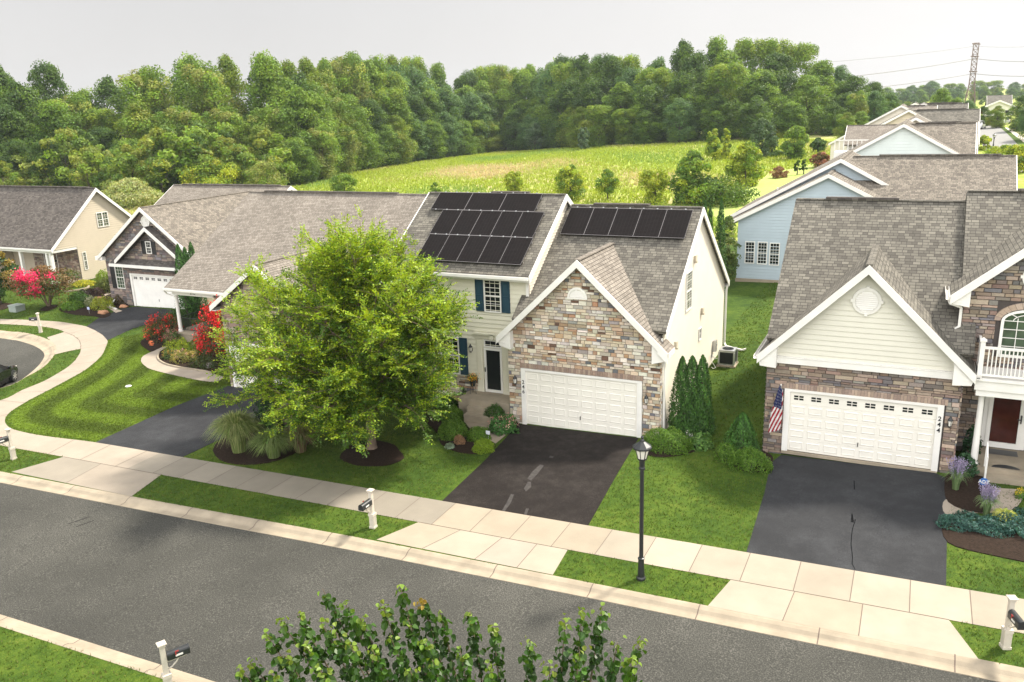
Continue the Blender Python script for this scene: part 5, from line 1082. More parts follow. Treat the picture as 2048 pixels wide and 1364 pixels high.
# ---------------------------------------------------------------- evergreens and shrubs of the gardens
def cypress(label, x, y, H, R, cols=((.03, .085, .012), (.05, .12, .016), (.038, .10, .014)), n=5200, size=.085, seed=0, name='cypress', round_=False, group=None):
    rng = np.random.default_rng(seed); t = thing(name, label, 'conifer' if not round_ else 'shrub', (x, y, T(x, y)), group)
    u = rng.random(n)**(1.3); z = u*H; prof = np.sin(np.clip(u*.93+.07, 0, 1)*math.pi/2*1.0)
    rad = R*np.clip(np.minimum(1, .72+u*2.2), 0, 1)*(1-u)**.62 if not round_ else R*np.sqrt(np.clip(1-(u*1.05-.25)**2*1.6, .02, 1))*(1-u*.5)
    a = rng.random(n)*2*math.pi; wob = 1+.10*np.sin(a*3+seed+z*1.7)+.09*np.sin(a*7-z*4)+.06*rng.normal(size=n)
    rr = rad*wob*rng.uniform(.8, 1.02, n); P = np.stack([np.cos(a)*rr, np.sin(a)*rr, z], 1)+np.array([x, y, T(x, y)])
    out = np.stack([np.cos(a), np.sin(a), np.full(n, .25)], 1); nn = unit(out+rng.normal(size=(n, 3))*.5); D = np.stack([np.cos(a)*.35, np.sin(a)*.35, np.ones(n)], 1)+rng.normal(size=(n, 3))*.3
    col = np.array(cols)[rng.integers(len(cols), size=n)]*rng.uniform(.5, 1.5, (n, 1))*(1+.3*np.sin(a*5+z*6+seed))[:, None]; V = leafquads(P, nn, size*rng.uniform(.7, 1.5, n), rng, .5, D)
    facesmesh('foliage', V, col, M['conifer'], t); b = MB(); b.tube([(x, y, T(x, y)-.1), (x, y, T(x, y)+H*.8)], [R*.16, .02], 6); b.build('trunk', M['bark_dk'], t)
    return t
def shrub(label, x, y, rx, ry, h, cols, n=3200, size=.06, seed=0, name='shrub', cat='shrub', flowers=None, mt='leaf', lump=.08, stems=True, aspect=.6, rot=0):
    rng = np.random.default_rng(seed+500); t = thing(name, label, cat, (x, y, T(x, y)))
    d = unit(rng.normal(size=(n, 3))); d[:, 2] = np.abs(d[:, 2])**.8-.12; az = np.arctan2(d[:, 1], d[:, 0])
    lum = 1+lump*np.sin(az*3+seed)+lump*np.sin(az*5+d[:, 2]*6+seed*2)+lump*.8*np.sin(d[:, 0]*9)*np.cos(d[:, 1]*8+seed)
    r = rng.uniform(.82, 1.03, n)*lum; P = d*r[:, None]*np.array([rx, ry, h*.92]); P[:, 2] += h*.10
    if rot: c_, s_ = math.cos(rot), math.sin(rot); P[:, :2] = P[:, :2]@np.array([[c_, s_], [-s_, c_]])
    P += np.array([x, y, T(x, y)]); nn = unit(d+rng.normal(size=(n, 3))*.6)
    col = np.array(cols)[rng.integers(len(cols), size=n)]*rng.uniform(.7, 1.3, (n, 1)); V = leafquads(P, nn, size*rng.uniform(.65, 1.4, n), rng, aspect)
    facesmesh('foliage', V, col, M[mt], t)
    if stems:
        b = MB(); rg = random.Random(seed)
        for i in range(5): a = rg.random()*6.28; b.tube([(x, y, T(x, y)-.05), (x+math.cos(a)*rx*.5, y+math.sin(a)*ry*.5, T(x, y)+h*.6)], [.02, .008], 5)
        b.build('stem', M['bark_dk'], t)
    if flowers:
        fc, nf, fs, fz = flowers; P2, C2 = [], []
        for i in range(nf):
            dd = unit(rng.normal(size=3)); dd[2] = abs(dd[2])*.8+fz; dd = unit(dd); c = dd*np.array([rx, ry, h*.95])*rng.uniform(.92, 1.08)+np.array([x, y, T(x, y)+h*.08]); k = 26
            q = rng.normal(size=(k, 3))*np.array([fs, fs, fs*1.1])*.5; P2.append(c+q); cc = fc[rng.integers(len(fc))]; C2.append(jitcol(rng, cc, k, .3, .08))
        P2, C2 = np.concatenate(P2), np.concatenate(C2); facesmesh('flower', leafquads(P2, unit(rng.normal(size=P2.shape)+np.array([0, 0, .8])), fs*.38*rng.uniform(.7, 1.3, len(P2)), rng, .9), C2, M['petal'], t)
    return t
BX = [(.065, .15, .012), (.10, .20, .018), (.14, .24, .03)]; BXD = [(.035, .09, .012), (.055, .12, .016)]; BXL = [(.15, .24, .012), (.20, .29, .02)]
def at(px, py): return G(px, py)[:2]
def topz(x, y, py): return heightfor(x, y, py)
for i, (px, pb, pt, R, lab) in enumerate(((1349, 862, 713, .52, 'left one of the three pointed evergreens beside the white wall'), (1373, 866, 712, .62, 'middle front one of the three pointed evergreens beside the white wall'), (1392, 858, 710, .5, 'right one of the three pointed evergreens beside the white wall'))):
    x, y = at(px, pb); x = 6.42+i*.40; y = .95; cypress(lab, x, y, heightfor(x, y, pt), R+.1, seed=i, n=7500, size=.075)
for i, (px, pb, pt, R) in enumerate(((1409, 470, 402, .5), (1419, 480, 410, .5), (1441, 470, 396, .55))):
    x, y = at(px, pb+120); y = 22+i*.6; x = float(onY(px, pb, y)[0]); cypress(['leftmost', 'middle', 'rightmost'][i]+' of three slim cypresses peeking over the back corner of the solar house', x, y, heightfor(x, y, pt), R, seed=20+i, n=3500, size=.11)
for i, (px, pt, y) in enumerate(((362, 488, 10.2), (375, 494, 11.0), (388, 484, 11.6))):
    x = onY(px, 540, y)[0]; x = min(x, -27.4); cypress(['leftmost', 'middle', 'rightmost'][i]+' of three evergreens between the dark stone house and the tan roof', x, y, heightfor(x, y, pt), .75, cols=((.05, .13, .02), (.04, .10, .02)), seed=30+i, n=5200, size=.1)
x, y = at(1500, 905); cypress('dark rounded cone evergreen behind the boxwood hedge left of the flag', 9.15, -.75, 1.75, .78, cols=((.035, .10, .014), (.05, .13, .018)), seed=40, n=6500, size=.07, name='dwarf_spruce')
shrub('light green clipped boxwood hedge at the left edge of the dark driveway', 9.65, -1.75, .78, .42, .85, BX, 6500, .05, 41); shrub('light boxwood hidden left of the dark cone evergreen', 8.75, -1.25, .45, .45, .75, BX, 3000, .05, 42)
x, y = at(1332, 905); shrub('wide clipped boxwood at the right corner of the brown driveway', 6.35, -.95, 1.0, .55, .92, BX, 9000, .05, 43)
x, y = at(1385, 888); shrub('loose broad leaved plant right of the wide boxwood', 7.55, -.35, .42, .38, .6, [(.09, .2, .04), (.16, .28, .07)], 700, .13, 44, lump=.15)
x, y = at(1378, 878); shrub('small pale flowering plant at the feet of the pointed evergreens', 7.0, .1, .35, .3, .35, [(.08, .16, .03)], 700, .07, 45, flowers=([(.75, .75, .7)], 10, .06, .6))
# around the stoop of the middle house
for i, (px, pb, rx, h, cols, lab) in enumerate(((985, 848, .52, .85, BXD, 'dark round boxwood right of the stoop steps'), (892, 842, .62, .62, BX, 'rounded boxwood second from the wall left of the steps'), (897, 878, .66, .75, BX, 'largest rounded boxwood of the row left of the path'), (950, 882, .50, .55, BX, 'boxwood beside the white yard sign'), (960, 905, .44, .52, BXL, 'smallest yellow green round boxwood at the driveway edge'), (887, 815, .5, .5, BXD, 'dark boxwood under the front window behind the row'))):
    x, y = at(px, pb); y += rx*.45; x += .05; shrub(lab, x, y, rx, rx*.9, h, cols, int(5200*rx/.5), .048, 60+i)
x, y = at(1012, 858); shrub('pink flowering hydrangea in front of the stone garage wall', -.62, -1.15, .62, .5, .75, [(.05, .14, .03), (.07, .18, .04)], 1500, .12, 70, flowers=([(.62, .30, .26), (.7, .42, .34)], 12, .13, .3), lump=.14, name='hydrangea')
x, y = at(917, 889); shrub('dry rust brown dwarf shrub between the boxwoods', x, y+.1, .24, .22, .38, [(.26, .15, .08), (.32, .19, .1)], 1500, .05, 71); x, y = at(900, 896); shrub('small grey green plant at the bed edge', x, y, .2, .2, .22, [(.2, .27, .18)], 300, .08, 72)
for i, (px, pb, rx, h) in enumerate(((870, 800, .8, .7), (905, 800, .6, .55), (930, 815, .45, .85))):
    x, y = at(px, pb); shrub(['dark spreading shrub left under the front window', 'dark low shrub right under the front window', 'feathery dark shrub left of the stoop'][i], x, y+.3, rx, rx*.7, h, BXD, 3200, .06, 80+i, lump=.14)
# ---------------------------------------------------------------- ornamental grasses
def grass_clump(label, x, y, R, H, n, cols, seed, wid=.014, name='ornamental_grass'):
    rng = np.random.default_rng(seed); t = thing(name, label, 'grass clump', (x, y, T(x, y))); K = 5
    a = rng.random(n)*2*math.pi; lean = rng.random(n)**.6; h = H*rng.uniform(.75, 1.08, n)*(1-.25*lean); r0 = rng.random(n)*.22*R
    Vs, Cs = [], []; base = np.stack([x+np.cos(a)*r0, y+np.sin(a)*r0, np.full(n, T(x, y))], 1); dirn = np.stack([np.cos(a), np.sin(a), np.zeros(n)], 1); side = np.stack([-np.sin(a), np.cos(a), np.zeros(n)], 1)+rng.normal(size=(n, 3))*.2
    col = np.array(cols)[rng.integers(len(cols), size=n)]*rng.uniform(.7, 1.3, (n, 1))
    pts = []
    for k in range(K+1):
        s = k/K; out = lean*R*(s**1.7); up = h*(np.sin(s*math.pi/2*(1+.55*lean)))
        pts.append(base+dirn*out[:, None]+np.array([0, 0, 1])*up[:, None])
    for k in range(K):
        w0 = wid*(1-k/K)**.5; w1 = wid*(1-(k+1)/K)**.5+.001
        Vs.append(np.stack([pts[k]-side*w0, pts[k]+side*w0, pts[k+1]+side*w1, pts[k+1]-side*w1], 1)); Cs.append(col)
    facesmesh('blade', np.concatenate(Vs), np.concatenate(Cs), M['blade'], t); return t
GC = [(.24, .29, .09), (.17, .23, .06), (.33, .34, .15), (.11, .17, .035)]
x, y = at(462, 915); grass_clump('tall sunlit ornamental grass at the edge of the left driveway', x-.1, y+.6, 1.25, 1.75, 1700, GC, 1)
x, y = at(530, 925); grass_clump('ornamental grass clump left under the big tree', x, y+.55, 1.1, 1.2, 1300, [(.15, .21, .05), (.22, .27, .1), (.1, .16, .035)], 2); x, y = at(575, 915); grass_clump('darker ornamental grass clump right under the big tree', x+.1, y+.7, 1.0, 1.15, 1100, [(.13, .18, .045), (.2, .2, .08), (.16, .1, .06)], 3)
x, y = at(492, 905); cypress('dark clipped columnar evergreen half hidden under the big tree', x+.25, y+1.3, 3.6, .72, cols=((.018, .05, .012), (.024, .062, .014)), seed=50, n=8000, size=.08, name='columnar_evergreen')
# ---------------------------------------------------------------- right hand garden
GX = lambda x, y: G(1860+x/3.17, 680+y/3.17)[:2]
def spikes(label, x, y, R, H, n, seed):
    rng = np.random.default_rng(seed); t = grass_clump(label, x, y, R, H*.8, int(n*.6), [(.16, .26, .1), (.22, .3, .13)], seed, .01, name='lavender_sage'); P2, C2 = [], []
    for i in range(n//5):
        a = rng.random()*6.28; l = rng.random()**.7*R*.8; k = 26; s = rng.uniform(.45, 1.05, k); P2.append(np.stack([x+math.cos(a)*l*s, y+math.sin(a)*l*s, T(x, y)+H*s], 1)+rng.normal(size=(k, 3))*.012); C2.append(jitcol(rng, (.34, .30, .43), k, .25, .06))
    P2, C2 = np.concatenate(P2), np.concatenate(C2); facesmesh('flower', leafquads(P2, unit(rng.normal(size=P2.shape)), .035, rng, .9), C2, M['petal'], t)
spikes('purple flower spikes at the garage corner beside the white door frame', *GX(160, 950), .45, 1.05, 420, 1); spikes('purple flower spikes in front of the porch path', *GX(355, 1110), .42, .95, 380, 2)
BJ = [(.045, .12, .10), (.06, .15, .12), (.03, .085, .07)]
x, y = GX(280, 1215); shrub('blue green spreading juniper left of the yellow hosta', x, y+.25, .95, .5, .38, BJ, 5200, .06, 91, name='juniper', lump=.2); x, y = GX(570, 1230); shrub('blue green spreading juniper right of the yellow hosta', x+.15, y+.4, .8, .8, .38, BJ, 5200, .06, 92, name='juniper', lump=.2)
x, y = GX(475, 1160); grass_clump('small yellow striped hosta between two blue junipers', x, y+.1, .42, .38, 260, [(.5, .52, .1), (.35, .42, .08), (.6, .6, .2)], 5, .035, name='hosta')
x, y = GX(232, 870); shrub('dark broad leaved plant by the porch column', x, y+.3, .38, .36, .75, [(.02, .06, .02), (.03, .085, .03)], 420, .17, 93); x, y = GX(300, 700); shrub('dark potted plant on the porch beside the door', 16.75, 1.2, .3, .3, 1.4, [(.02, .06, .02), (.03, .08, .03)], 420, .15, 94)
x, y = GX(590, 1010); shrub('small yellow flowers at the right edge of the porch path', x, y+.1, .25, .25, .3, [(.09, .2, .03)], 300, .07, 95, flowers=([(.75, .55, .03)], 12, .07, .5))
# ---------------------------------------------------------------- left gardens
GY = lambda x, y: G(300+x/5.68, 560+y/5.68)[:2]
RED = [(.62, .02, .02), (.75, .05, .03), (.5, .01, .015)]; REDG = [(.04, .075, .02), (.07, .06, .02), (.035, .055, .015)]
x, y = GY(680, 860); shrub('tall crape myrtle shrub covered in red flowers in front of the tan roofed house', -19.9, 2.9, 1.6, 1.1, 3.4, REDG, 8000, .085, 101, flowers=(RED, 150, .26, .25), lump=.14, name='crape_myrtle')
x, y = GY(80, 700); shrub('lower red flowering shrub left of the porch column', x+.2, y+.5, 1.3, .9, 1.55, REDG+[(.12, .05, .02)], 5000, .08, 102, flowers=(RED, 36, .2, .1), lump=.16, name='crape_myrtle'); x, y = GY(255, 610); shrub('dark green shrub directly beside the porch column base', x-.3, y+.8, .9, .8, 1.5, BXD, 3600, .08, 103)
for i, (sx_, sy_, rx, h, cols, fl, lab) in enumerate(((320, 830, .95, .8, YG+BXL, None, 'bright lime green mound in the curved flower bed'), (240, 740, .6, .9, [(.1, .15, .04)], ([(.6, .22, .22), (.5, .25, .2)], 26, .1, .3), 'pinkish topped perennials at the back of the flower bed'),
        (540, 790, .6, .85, [(.12, .15, .05)], ([(.6, .3, .25)], 22, .1, .3), 'dusty pink perennials beside the red flowering shrub'), (200, 900, .5, .5, [(.08, .13, .03)], ([(.5, .3, .06)], 16, .08, .3), 'low amber flowers at the left tip of the flower bed'), (370, 930, .85, .6, [(.16, .19, .04), (.24, .2, .05)], ([(.6, .35, .3), (.65, .5, .1)], 30, .09, .3), 'mixed yellow and pink flowers in the middle of the bed front'),
        (560, 850, .8, .85, BX, None, 'mid green mound in the right half of the flower bed'), (590, 990, .8, .55, [(.06, .09, .02)], None, 'dark olive mound at the front right of the flower bed'), (660, 870, .5, .6, [(.14, .08, .05)], ([(.45, .08, .06)], 12, .1, .3), 'reddish leaved plant under the red flowering shrub'))):
    x, y = GY(sx_, sy_); shrub(lab, x, y+.2, rx, rx*.75, h, cols, int(2600*rx), .07, 110+i, flowers=fl, lump=.18)
# garden of the dark stone house
def zz1(x, y): return G(x/3.41, 560+y/3.41)[:2]
for i, (sx_, sy_, rx, h, cols, fl, lab) in enumerate(((515, 175, .95, 1.0, BXD, None, 'dark green round shrub in the bed by the dark stone house'), (465, 205, .95, .55, BX, None, 'low light green round shrub at the bed tip'), (670, 205, 1.0, .9, [(.3, .32, .03), (.24, .3, .03)], None, 'golden yellow shrub beside the walk of the dark stone house'), (595, 190, .55, .8, [(.2, .24, .1)], ([(.7, .68, .5)], 12, .1, .4), 'pale cream flowered plant behind the golden shrub'),
        (700, 90, 1.0, 1.3, [(.14, .16, .03), (.09, .12, .03)], None, 'olive clipped hedge shrub next to the stone corner'), (625, 120, .8, .8, [(.05, .03, .025)], None, 'dark maroon shrub beside the olive hedge'), (555, 128, .8, .7, [(.04, .03, .025)], None, 'dark maroon low shrub left of its twin'), (690, 25, .9, 1.2, BXL, None, 'light green round shrub against the cream siding'), (810, 165, .9, .8, [(.10, .07, .03), (.06, .05, .02)], None, 'brown spreading shrub under the black shuttered window'),
        (550, 45, 1.1, .5, [(.45, .42, .02), (.3, .33, .04)], None, 'bright yellow low flower bed beside the cream house'))):
    x, y = zz1(sx_, sy_); shrub(lab, x, y+.4, rx, rx*.7, h, cols, int(2400*rx), .09, 130+i, flowers=fl, lump=.12)
def multistem(label, px, pb, R, H, cols, fl, seed, name='crape_myrtle'):
    x, y, z = G(px, pb); rng = np.random.default_rng(seed); t = thing(name, label, 'tree', (x, y, z)); V, Cc = lobes_crown(rng, 34, 260, H*.62, R, H*.36, .13, cols, 'round', (.22, .36)); facesmesh('crown', V+np.array([x, y, z]), Cc, M['leaf'], t)
    b = MB(); rg = random.Random(seed)
    for i in range(6): a = i*1.05; b.tube([(x, y, z-.1), (x+math.cos(a)*R*.18, y+math.sin(a)*R*.18, z+H*.3), (x+math.cos(a)*R*.5, y+math.sin(a)*R*.5, z+H*.7)], [.06, .05, .02], 6)
    b.build('trunk', M['bark'], t)
    if fl:
        P2, C2 = [], []
        for cx, cy, cz in fl:
            k = 90; P2.append(np.array([x+cx, y+cy, z+cz])+rng.normal(size=(k, 3))*np.array([.22, .2, .16])); C2.append(jitcol(rng, (.72, .03, .12), k, .3, .1))
        P2, C2 = np.concatenate(P2), np.concatenate(C2); facesmesh('flower', leafquads(P2, unit(rng.normal(size=P2.shape)+np.array([0, -.3, .8])), .12, rng, .9), C2, M['petal'], t)
    return t
rg = random.Random(5); fl = [(rg.uniform(-.7, 1.2), -1.2-rg.random()*.5, rg.uniform(1.3, 3.0)) for i in range(17)]+[(1.7, -.6, 2.6), (-1.0, -1.4, 2.5)]
multistem('low spreading tree with bright pink blossoms on the lawn by the cul-de-sac', 98, 613, 2.5, 3.2, [(.12, .11, .03), (.16, .09, .03), (.07, .12, .03), (.18, .12, .05)], fl, 8)
x, y, z = G(6, 607); mg = mktree('magnolia', 'glossy dark magnolia with golden leaves at the left edge', 'tree', 4.4, 1.9, [(.03, .07, .015), (.04, .09, .02), (.22, .16, .03)], 40, 230, .17, 'oval', .08, 9, 'leaf_big', tr=.08); mg.location = (x-.3, y, z)
# ---------------------------------------------------------------- the big tree
def bigtree():
    x, y, z = G(744, 897); rng = np.random.default_rng(11); t = thing('shade_tree', 'big spreading bright green shade tree in a mulch ring on the middle lawn', 'tree', (x, y, z)); base = np.array([x, y, z])
    b = MB(); b.tube([base+(0, 0, -.2), base+(0, 0, .15), base+(0, 0, 1.0), base+(.02, 0, 1.7)], [.30, .20, .165, .15], 12); b.build('trunk', M['bark'], t)
    br = MB(); LP, LN, LD, LS, LC = [], [], [], [], []
    def target(az, el):         # reach of the crown in each direction
        e = max(0, el); r = (3.65+1.3*math.cos(az-3.6)*(1-.75*min(1, e)))*(1+.46*max(0, math.sin(2*e))*(1 if e < 1.2 else .6))
        if el < .35: r *= 1.0
        v = np.array([math.cos(az)*math.cos(el)*r, math.sin(az)*math.cos(el)*r*.92, math.sin(el)*6.0]); return v
    def twig(p0, p1, k, lsz, bright):
        d = unit(p1-p0); L_ = np.linalg.norm(p1-p0); s = (np.arange(k)+.5)/k
        up = np.array([0, 0, 1.]); sd_ = unit(np.cross(d, up)+1e-6); nn0 = unit(np.cross(sd_, d))
        sgn = np.where(np.arange(k) % 2, 1., -1.)[:, None]; p = p0+(p1-p0)*s[:, None]+sd_*sgn*lsz*.5+rng.normal(size=(k, 3))*.012
        p[:, 2] -= .10*(s**2)*L_*.5
        LP.append(p); LD.append(sd_*sgn*1.0+d*.75+rng.normal(size=(k, 3))*.25); LN.append(unit(nn0+rng.normal(size=(k, 3))*.42)); LS.append(lsz*rng.uniform(.75, 1.25, k))
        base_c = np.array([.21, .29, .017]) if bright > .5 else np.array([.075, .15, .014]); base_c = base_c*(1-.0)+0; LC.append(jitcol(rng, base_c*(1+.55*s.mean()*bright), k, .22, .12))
    nl = 96
    for i in range(nl):
        el = [rng.uniform(.03, .26), rng.uniform(.15, .75), rng.uniform(.4, 1.05), rng.uniform(.75, 1.5)][i % 4]; az = rng.random()*2*math.pi if i > 10 else i*.63
        tv = target(az, el)*rng.uniform(.86, 1.05); start = base+np.array([0, 0, rng.uniform(1.2, 2.0)]); end = base+np.array([0, 0, 2.05])+tv
        mid = start+(end-start)*.45+np.array([0, 0, .55+.5*max(0, el)]); mid[:2] = start[:2]+(end-start)[:2]*.36
        P = [start+(mid-start)*s*2 if s <= .5 else None for s in (0, .5)]
        cur = lambda s: (1-s)**2*start+2*s*(1-s)*mid+s*s*end
        br.tube([cur(s) for s in (0, .2, .4, .6, .8, 1)], [.075, .06, .045, .03, .018, .006], 5)
        for j in range(28):
            s = rng.uniform(.30, 1.0) if j < 25 else 1.0; p = cur(min(1, s)); tan = unit(cur(min(1, s+.03))-cur(s-.03)); L1 = rng.uniform(.9, 1.7)*(1.15-.35*s)
            d = tan*.9+rng.normal(size=3)*.6*np.array([1, 1, .55 if el < .6 else .9])+np.array([0, 0, .16]); d = unit(d); e = p+d*L1
            br.tube([p, (p+e)/2+np.array([0, 0, .04]), e], [.016, .011, .004], 4, cap=False)
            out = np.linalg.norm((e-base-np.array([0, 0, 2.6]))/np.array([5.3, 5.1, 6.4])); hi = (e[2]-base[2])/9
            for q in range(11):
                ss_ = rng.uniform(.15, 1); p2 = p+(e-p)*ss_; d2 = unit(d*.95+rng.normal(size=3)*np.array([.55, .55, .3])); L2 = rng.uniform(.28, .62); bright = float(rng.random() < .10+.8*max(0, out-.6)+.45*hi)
                twig(p2, p2+d2*L2, int(L2/.042), .105, bright)
    br.build('limb', M['bark'], t); P_, N_, D_, S_, C_ = map(np.concatenate, (LP, LN, LD, LS, LC)); print('big tree leaves', len(P_))
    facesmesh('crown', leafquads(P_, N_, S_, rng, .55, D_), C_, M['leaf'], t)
bigtree()
# ---------------------------------------------------------------- round leaved tree nearest the camera
def near_tree():
    rng = np.random.default_rng(12); bx, by = 10.2, -22.2; bz = T(bx, by); t = thing('redbud_tree', 'round leaved tree rising at the bottom edge in front of the street', 'tree', (bx, by, bz)); br = MB(); root = np.array([bx, by, bz])
    br.tube([root+(0, 0, -.2), root+(0, 0, .3), root+(.05, .1, 2.2)], [.2, .14, .11], 10)
    P_, N_, S_, C_, D_ = [], [], [], [], []
    tips = [(800, 1172, 9.2), (765, 1210, 9.0), (845, 1200, 9.4), (645, 1178, 9.4), (690, 1205, 9.2), (720, 1235, 8.9), (595, 1228, 8.7), (560, 1240, 8.7), (530, 1265, 8.6), (640, 1240, 8.6), (880, 1222, 9.1), (940, 1222, 8.9), (985, 1252, 9.0), (1060, 1280, 8.8), (1165, 1220, 8.8), (1205, 1215, 8.9), (1130, 1240, 8.6), (1235, 1285, 8.6), (1280, 1285, 8.4), (1265, 1320, 8.2), (610, 1290, 8.3), (700, 1290, 8.3), (780, 1270, 8.5), (850, 1280, 8.4), (920, 1300, 8.3), (980, 1330, 8.1), (1100, 1330, 8.2), (1160, 1300, 8.3), (480, 1338, 8.5), (500, 1325, 8.6), (540, 1345, 8.1), (640, 1340, 7.9), (820, 1340, 8.0), (570, 1310, 8.3), (815, 1235, 8.8), (745, 1300, 8.2), (865, 1320, 8.1), (670, 1260, 8.5)]
    for i in range(12): tips.append((rng.uniform(480, 1290), rng.uniform(1370, 1560), rng.uniform(6.8, 8.3)))
    for px, py, dd in tips:
        d = ray(px, py); tip = CAM+d*dd/np.dot(d, cf); st = root+np.array([.05, .1, 2.2+rng.random()]); mid = (st+tip)/2+np.array([0, 0, -.3]); mid[:2] = st[:2]*.3+tip[:2]*.7
        cur = lambda s: (1-s)**2*st+2*s*(1-s)*mid+s*s*tip; br.tube([cur(s) for s in (0, .25, .5, .75, 1)], [.045, .035, .025, .014, .004], 5)
        k = 190; s = 1-.55*rng.random(k); s[:14] = rng.uniform(.9, 1, 14); P = np.array([cur(a) for a in s]); off = rng.normal(size=(k, 3))*np.array([.085, .085, .06])*(1.45-s*1.1)[:, None]*1.15; P = P+off
        out = unit(off+np.array([0, 0, .02])); nn = unit(out*.8+rng.normal(size=(k, 3))*.45+np.array([0, -.25, .35]))
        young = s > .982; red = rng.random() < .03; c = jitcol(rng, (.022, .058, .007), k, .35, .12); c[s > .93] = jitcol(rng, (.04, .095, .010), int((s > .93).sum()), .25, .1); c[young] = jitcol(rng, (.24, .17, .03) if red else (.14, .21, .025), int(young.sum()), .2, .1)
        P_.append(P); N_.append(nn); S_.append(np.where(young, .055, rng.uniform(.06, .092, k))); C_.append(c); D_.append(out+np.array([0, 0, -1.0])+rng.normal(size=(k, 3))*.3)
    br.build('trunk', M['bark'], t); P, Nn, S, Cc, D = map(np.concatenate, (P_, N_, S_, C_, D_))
    D = unit(D-Nn*(D*Nn).sum(1, keepdims=True)); W = np.cross(Nn, D); prof = [(-.5, 0, 0), (-.42, .28, .10), (-.12, .46, .20), (.2, .36, .13), (.52, 0, -.14)]   # heart shaped half blades folded along the midrib
    V = []; 
    for sg in (1, -1):
        V.append(np.stack([P+D*(a*S)[:, None]+W*(sg*b_*S)[:, None]+Nn*(c*S)[:, None] for a, b_, c in prof], 1))
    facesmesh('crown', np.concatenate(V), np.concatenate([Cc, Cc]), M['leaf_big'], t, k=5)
near_tree()
# ================================================================ street furniture and small things
def mailbox(label, x, y, ang, z=None, col='black'):
    """post with cap and an arm holding a box that points along +x before turning"""
    zz_ = T(x, y) if z is None else z; t = thing('mailbox', label, 'mailbox', (0, 0, 0), 'mailboxes along the kerb')
    b = MB()
    for a, c, h0, h1 in ((.085, .085, 0, .5), (.10, .10, 0, .07), (.10, .10, .47, .53), (.055, .055, .53, 1.34), (.07, .07, 1.30, 1.33)): b.box((-a, -c, h0-.03), (a, c, h1))
    for s in (-1, 1):
        b.box((s*.085, -.05, .12), (s*.092, -.038, .42)); b.box((s*.085, .038, .12), (s*.092, .05, .42)); b.box((-.05, s*.085, .12), (-.038, s*.092, .42)); b.box((.038, s*.085, .12), (.05, s*.092, .42))
    b.box((-.1, -.1, 1.33), (.1, .1, 1.36)); b.add([(-.1, -.1, 1.36), (.1, -.1, 1.36), (.1, .1, 1.36), (-.1, .1, 1.36), (0, 0, 1.41)], [(0, 1, 4), (1, 2, 4), (2, 3, 4), (3, 0, 4)])
    b.build('post', M['postmat'], t)
    b = MB(); b.box((.05, -.03, .83), (.50, .03, .88)); b.tube([(.05, 0, .62), (.16, 0, .66), (.28, 0, .76), (.33, 0, .84)], .02, 6); b.build('arm', M['postmat'], t)
    b = MB(); n = 10; prof = [(-.09, .0), (.09, .0), (.09, .11)]+[(.09*math.cos(a), .11+.09*math.sin(a)) for a in np.linspace(0, math.pi, n)[1:]]
    k = len(prof); A = [(.07, p[0], .885+p[1]) for p in prof]; B = [(.56, p[0], .885+p[1]) for p in prof]
    b.add(A+B, [tuple(range(k))[::-1], tuple(range(k, 2*k))]+[(i, (i+1) % k, k+(i+1) % k, k+i) for i in range(k)])
    A = [(.56, p[0]*1.06, .882+p[1]*1.05) for p in prof]; B = [(.585, p[0]*1.06, .882+p[1]*1.05) for p in prof]; b.add(A+B, [tuple(range(k))[::-1], tuple(range(k, 2*k))]+[(i, (i+1) % k, k+(i+1) % k, k+i) for i in range(k)])
    bx = b.build('box', M['black'], t); b = MB(); b.box((.25, -.1, .97), (.27, -.092, 1.06)); b.box((.25, -.1, 1.05), (.33, -.092, 1.08)); b.build('flag', mat('flag_red', (.4, .03, .03), .5), bx)
    b = MB(); b.box((.25, .0905, .93), (.42, .0925, .98)); b.box((.25, -.0925, .93), (.42, -.0905, .98)); b.build('number_plate', M['white'], bx)
    t.location = (x, y, zz_); t.rotation_euler = (0, 0, ang); return t
mb = {}
x, y = at(747, 1055); mailbox('black mailbox on a cream post in the grass strip left of the middle driveway apron', x, y, R_(-90))
x, y = at(2010, 1295); mailbox('black mailbox on a cream post at the right edge by the pavement', x, y, R_(-70))
x, y = at(28, 918); mailbox('black mailbox on a cream post at the left edge beside the street pavement', x, y, R_(-100))
x, y = at(82, 665); mailbox('black mailbox on a cream post in the grass strip of the cul-de-sac', x, y, R_(-150))
d = ray(322, 1285); zt = 1.36; 
for _ in range(8): p = CAM+d*((T(p[0], p[1])+1.38-CAM[2])/d[2]) if _ else CAM+d*((1.2-CAM[2])/d[2])
mailbox('black mailbox on a cream post on the near side of the street, bottom left', p[0], p[1], R_(62))
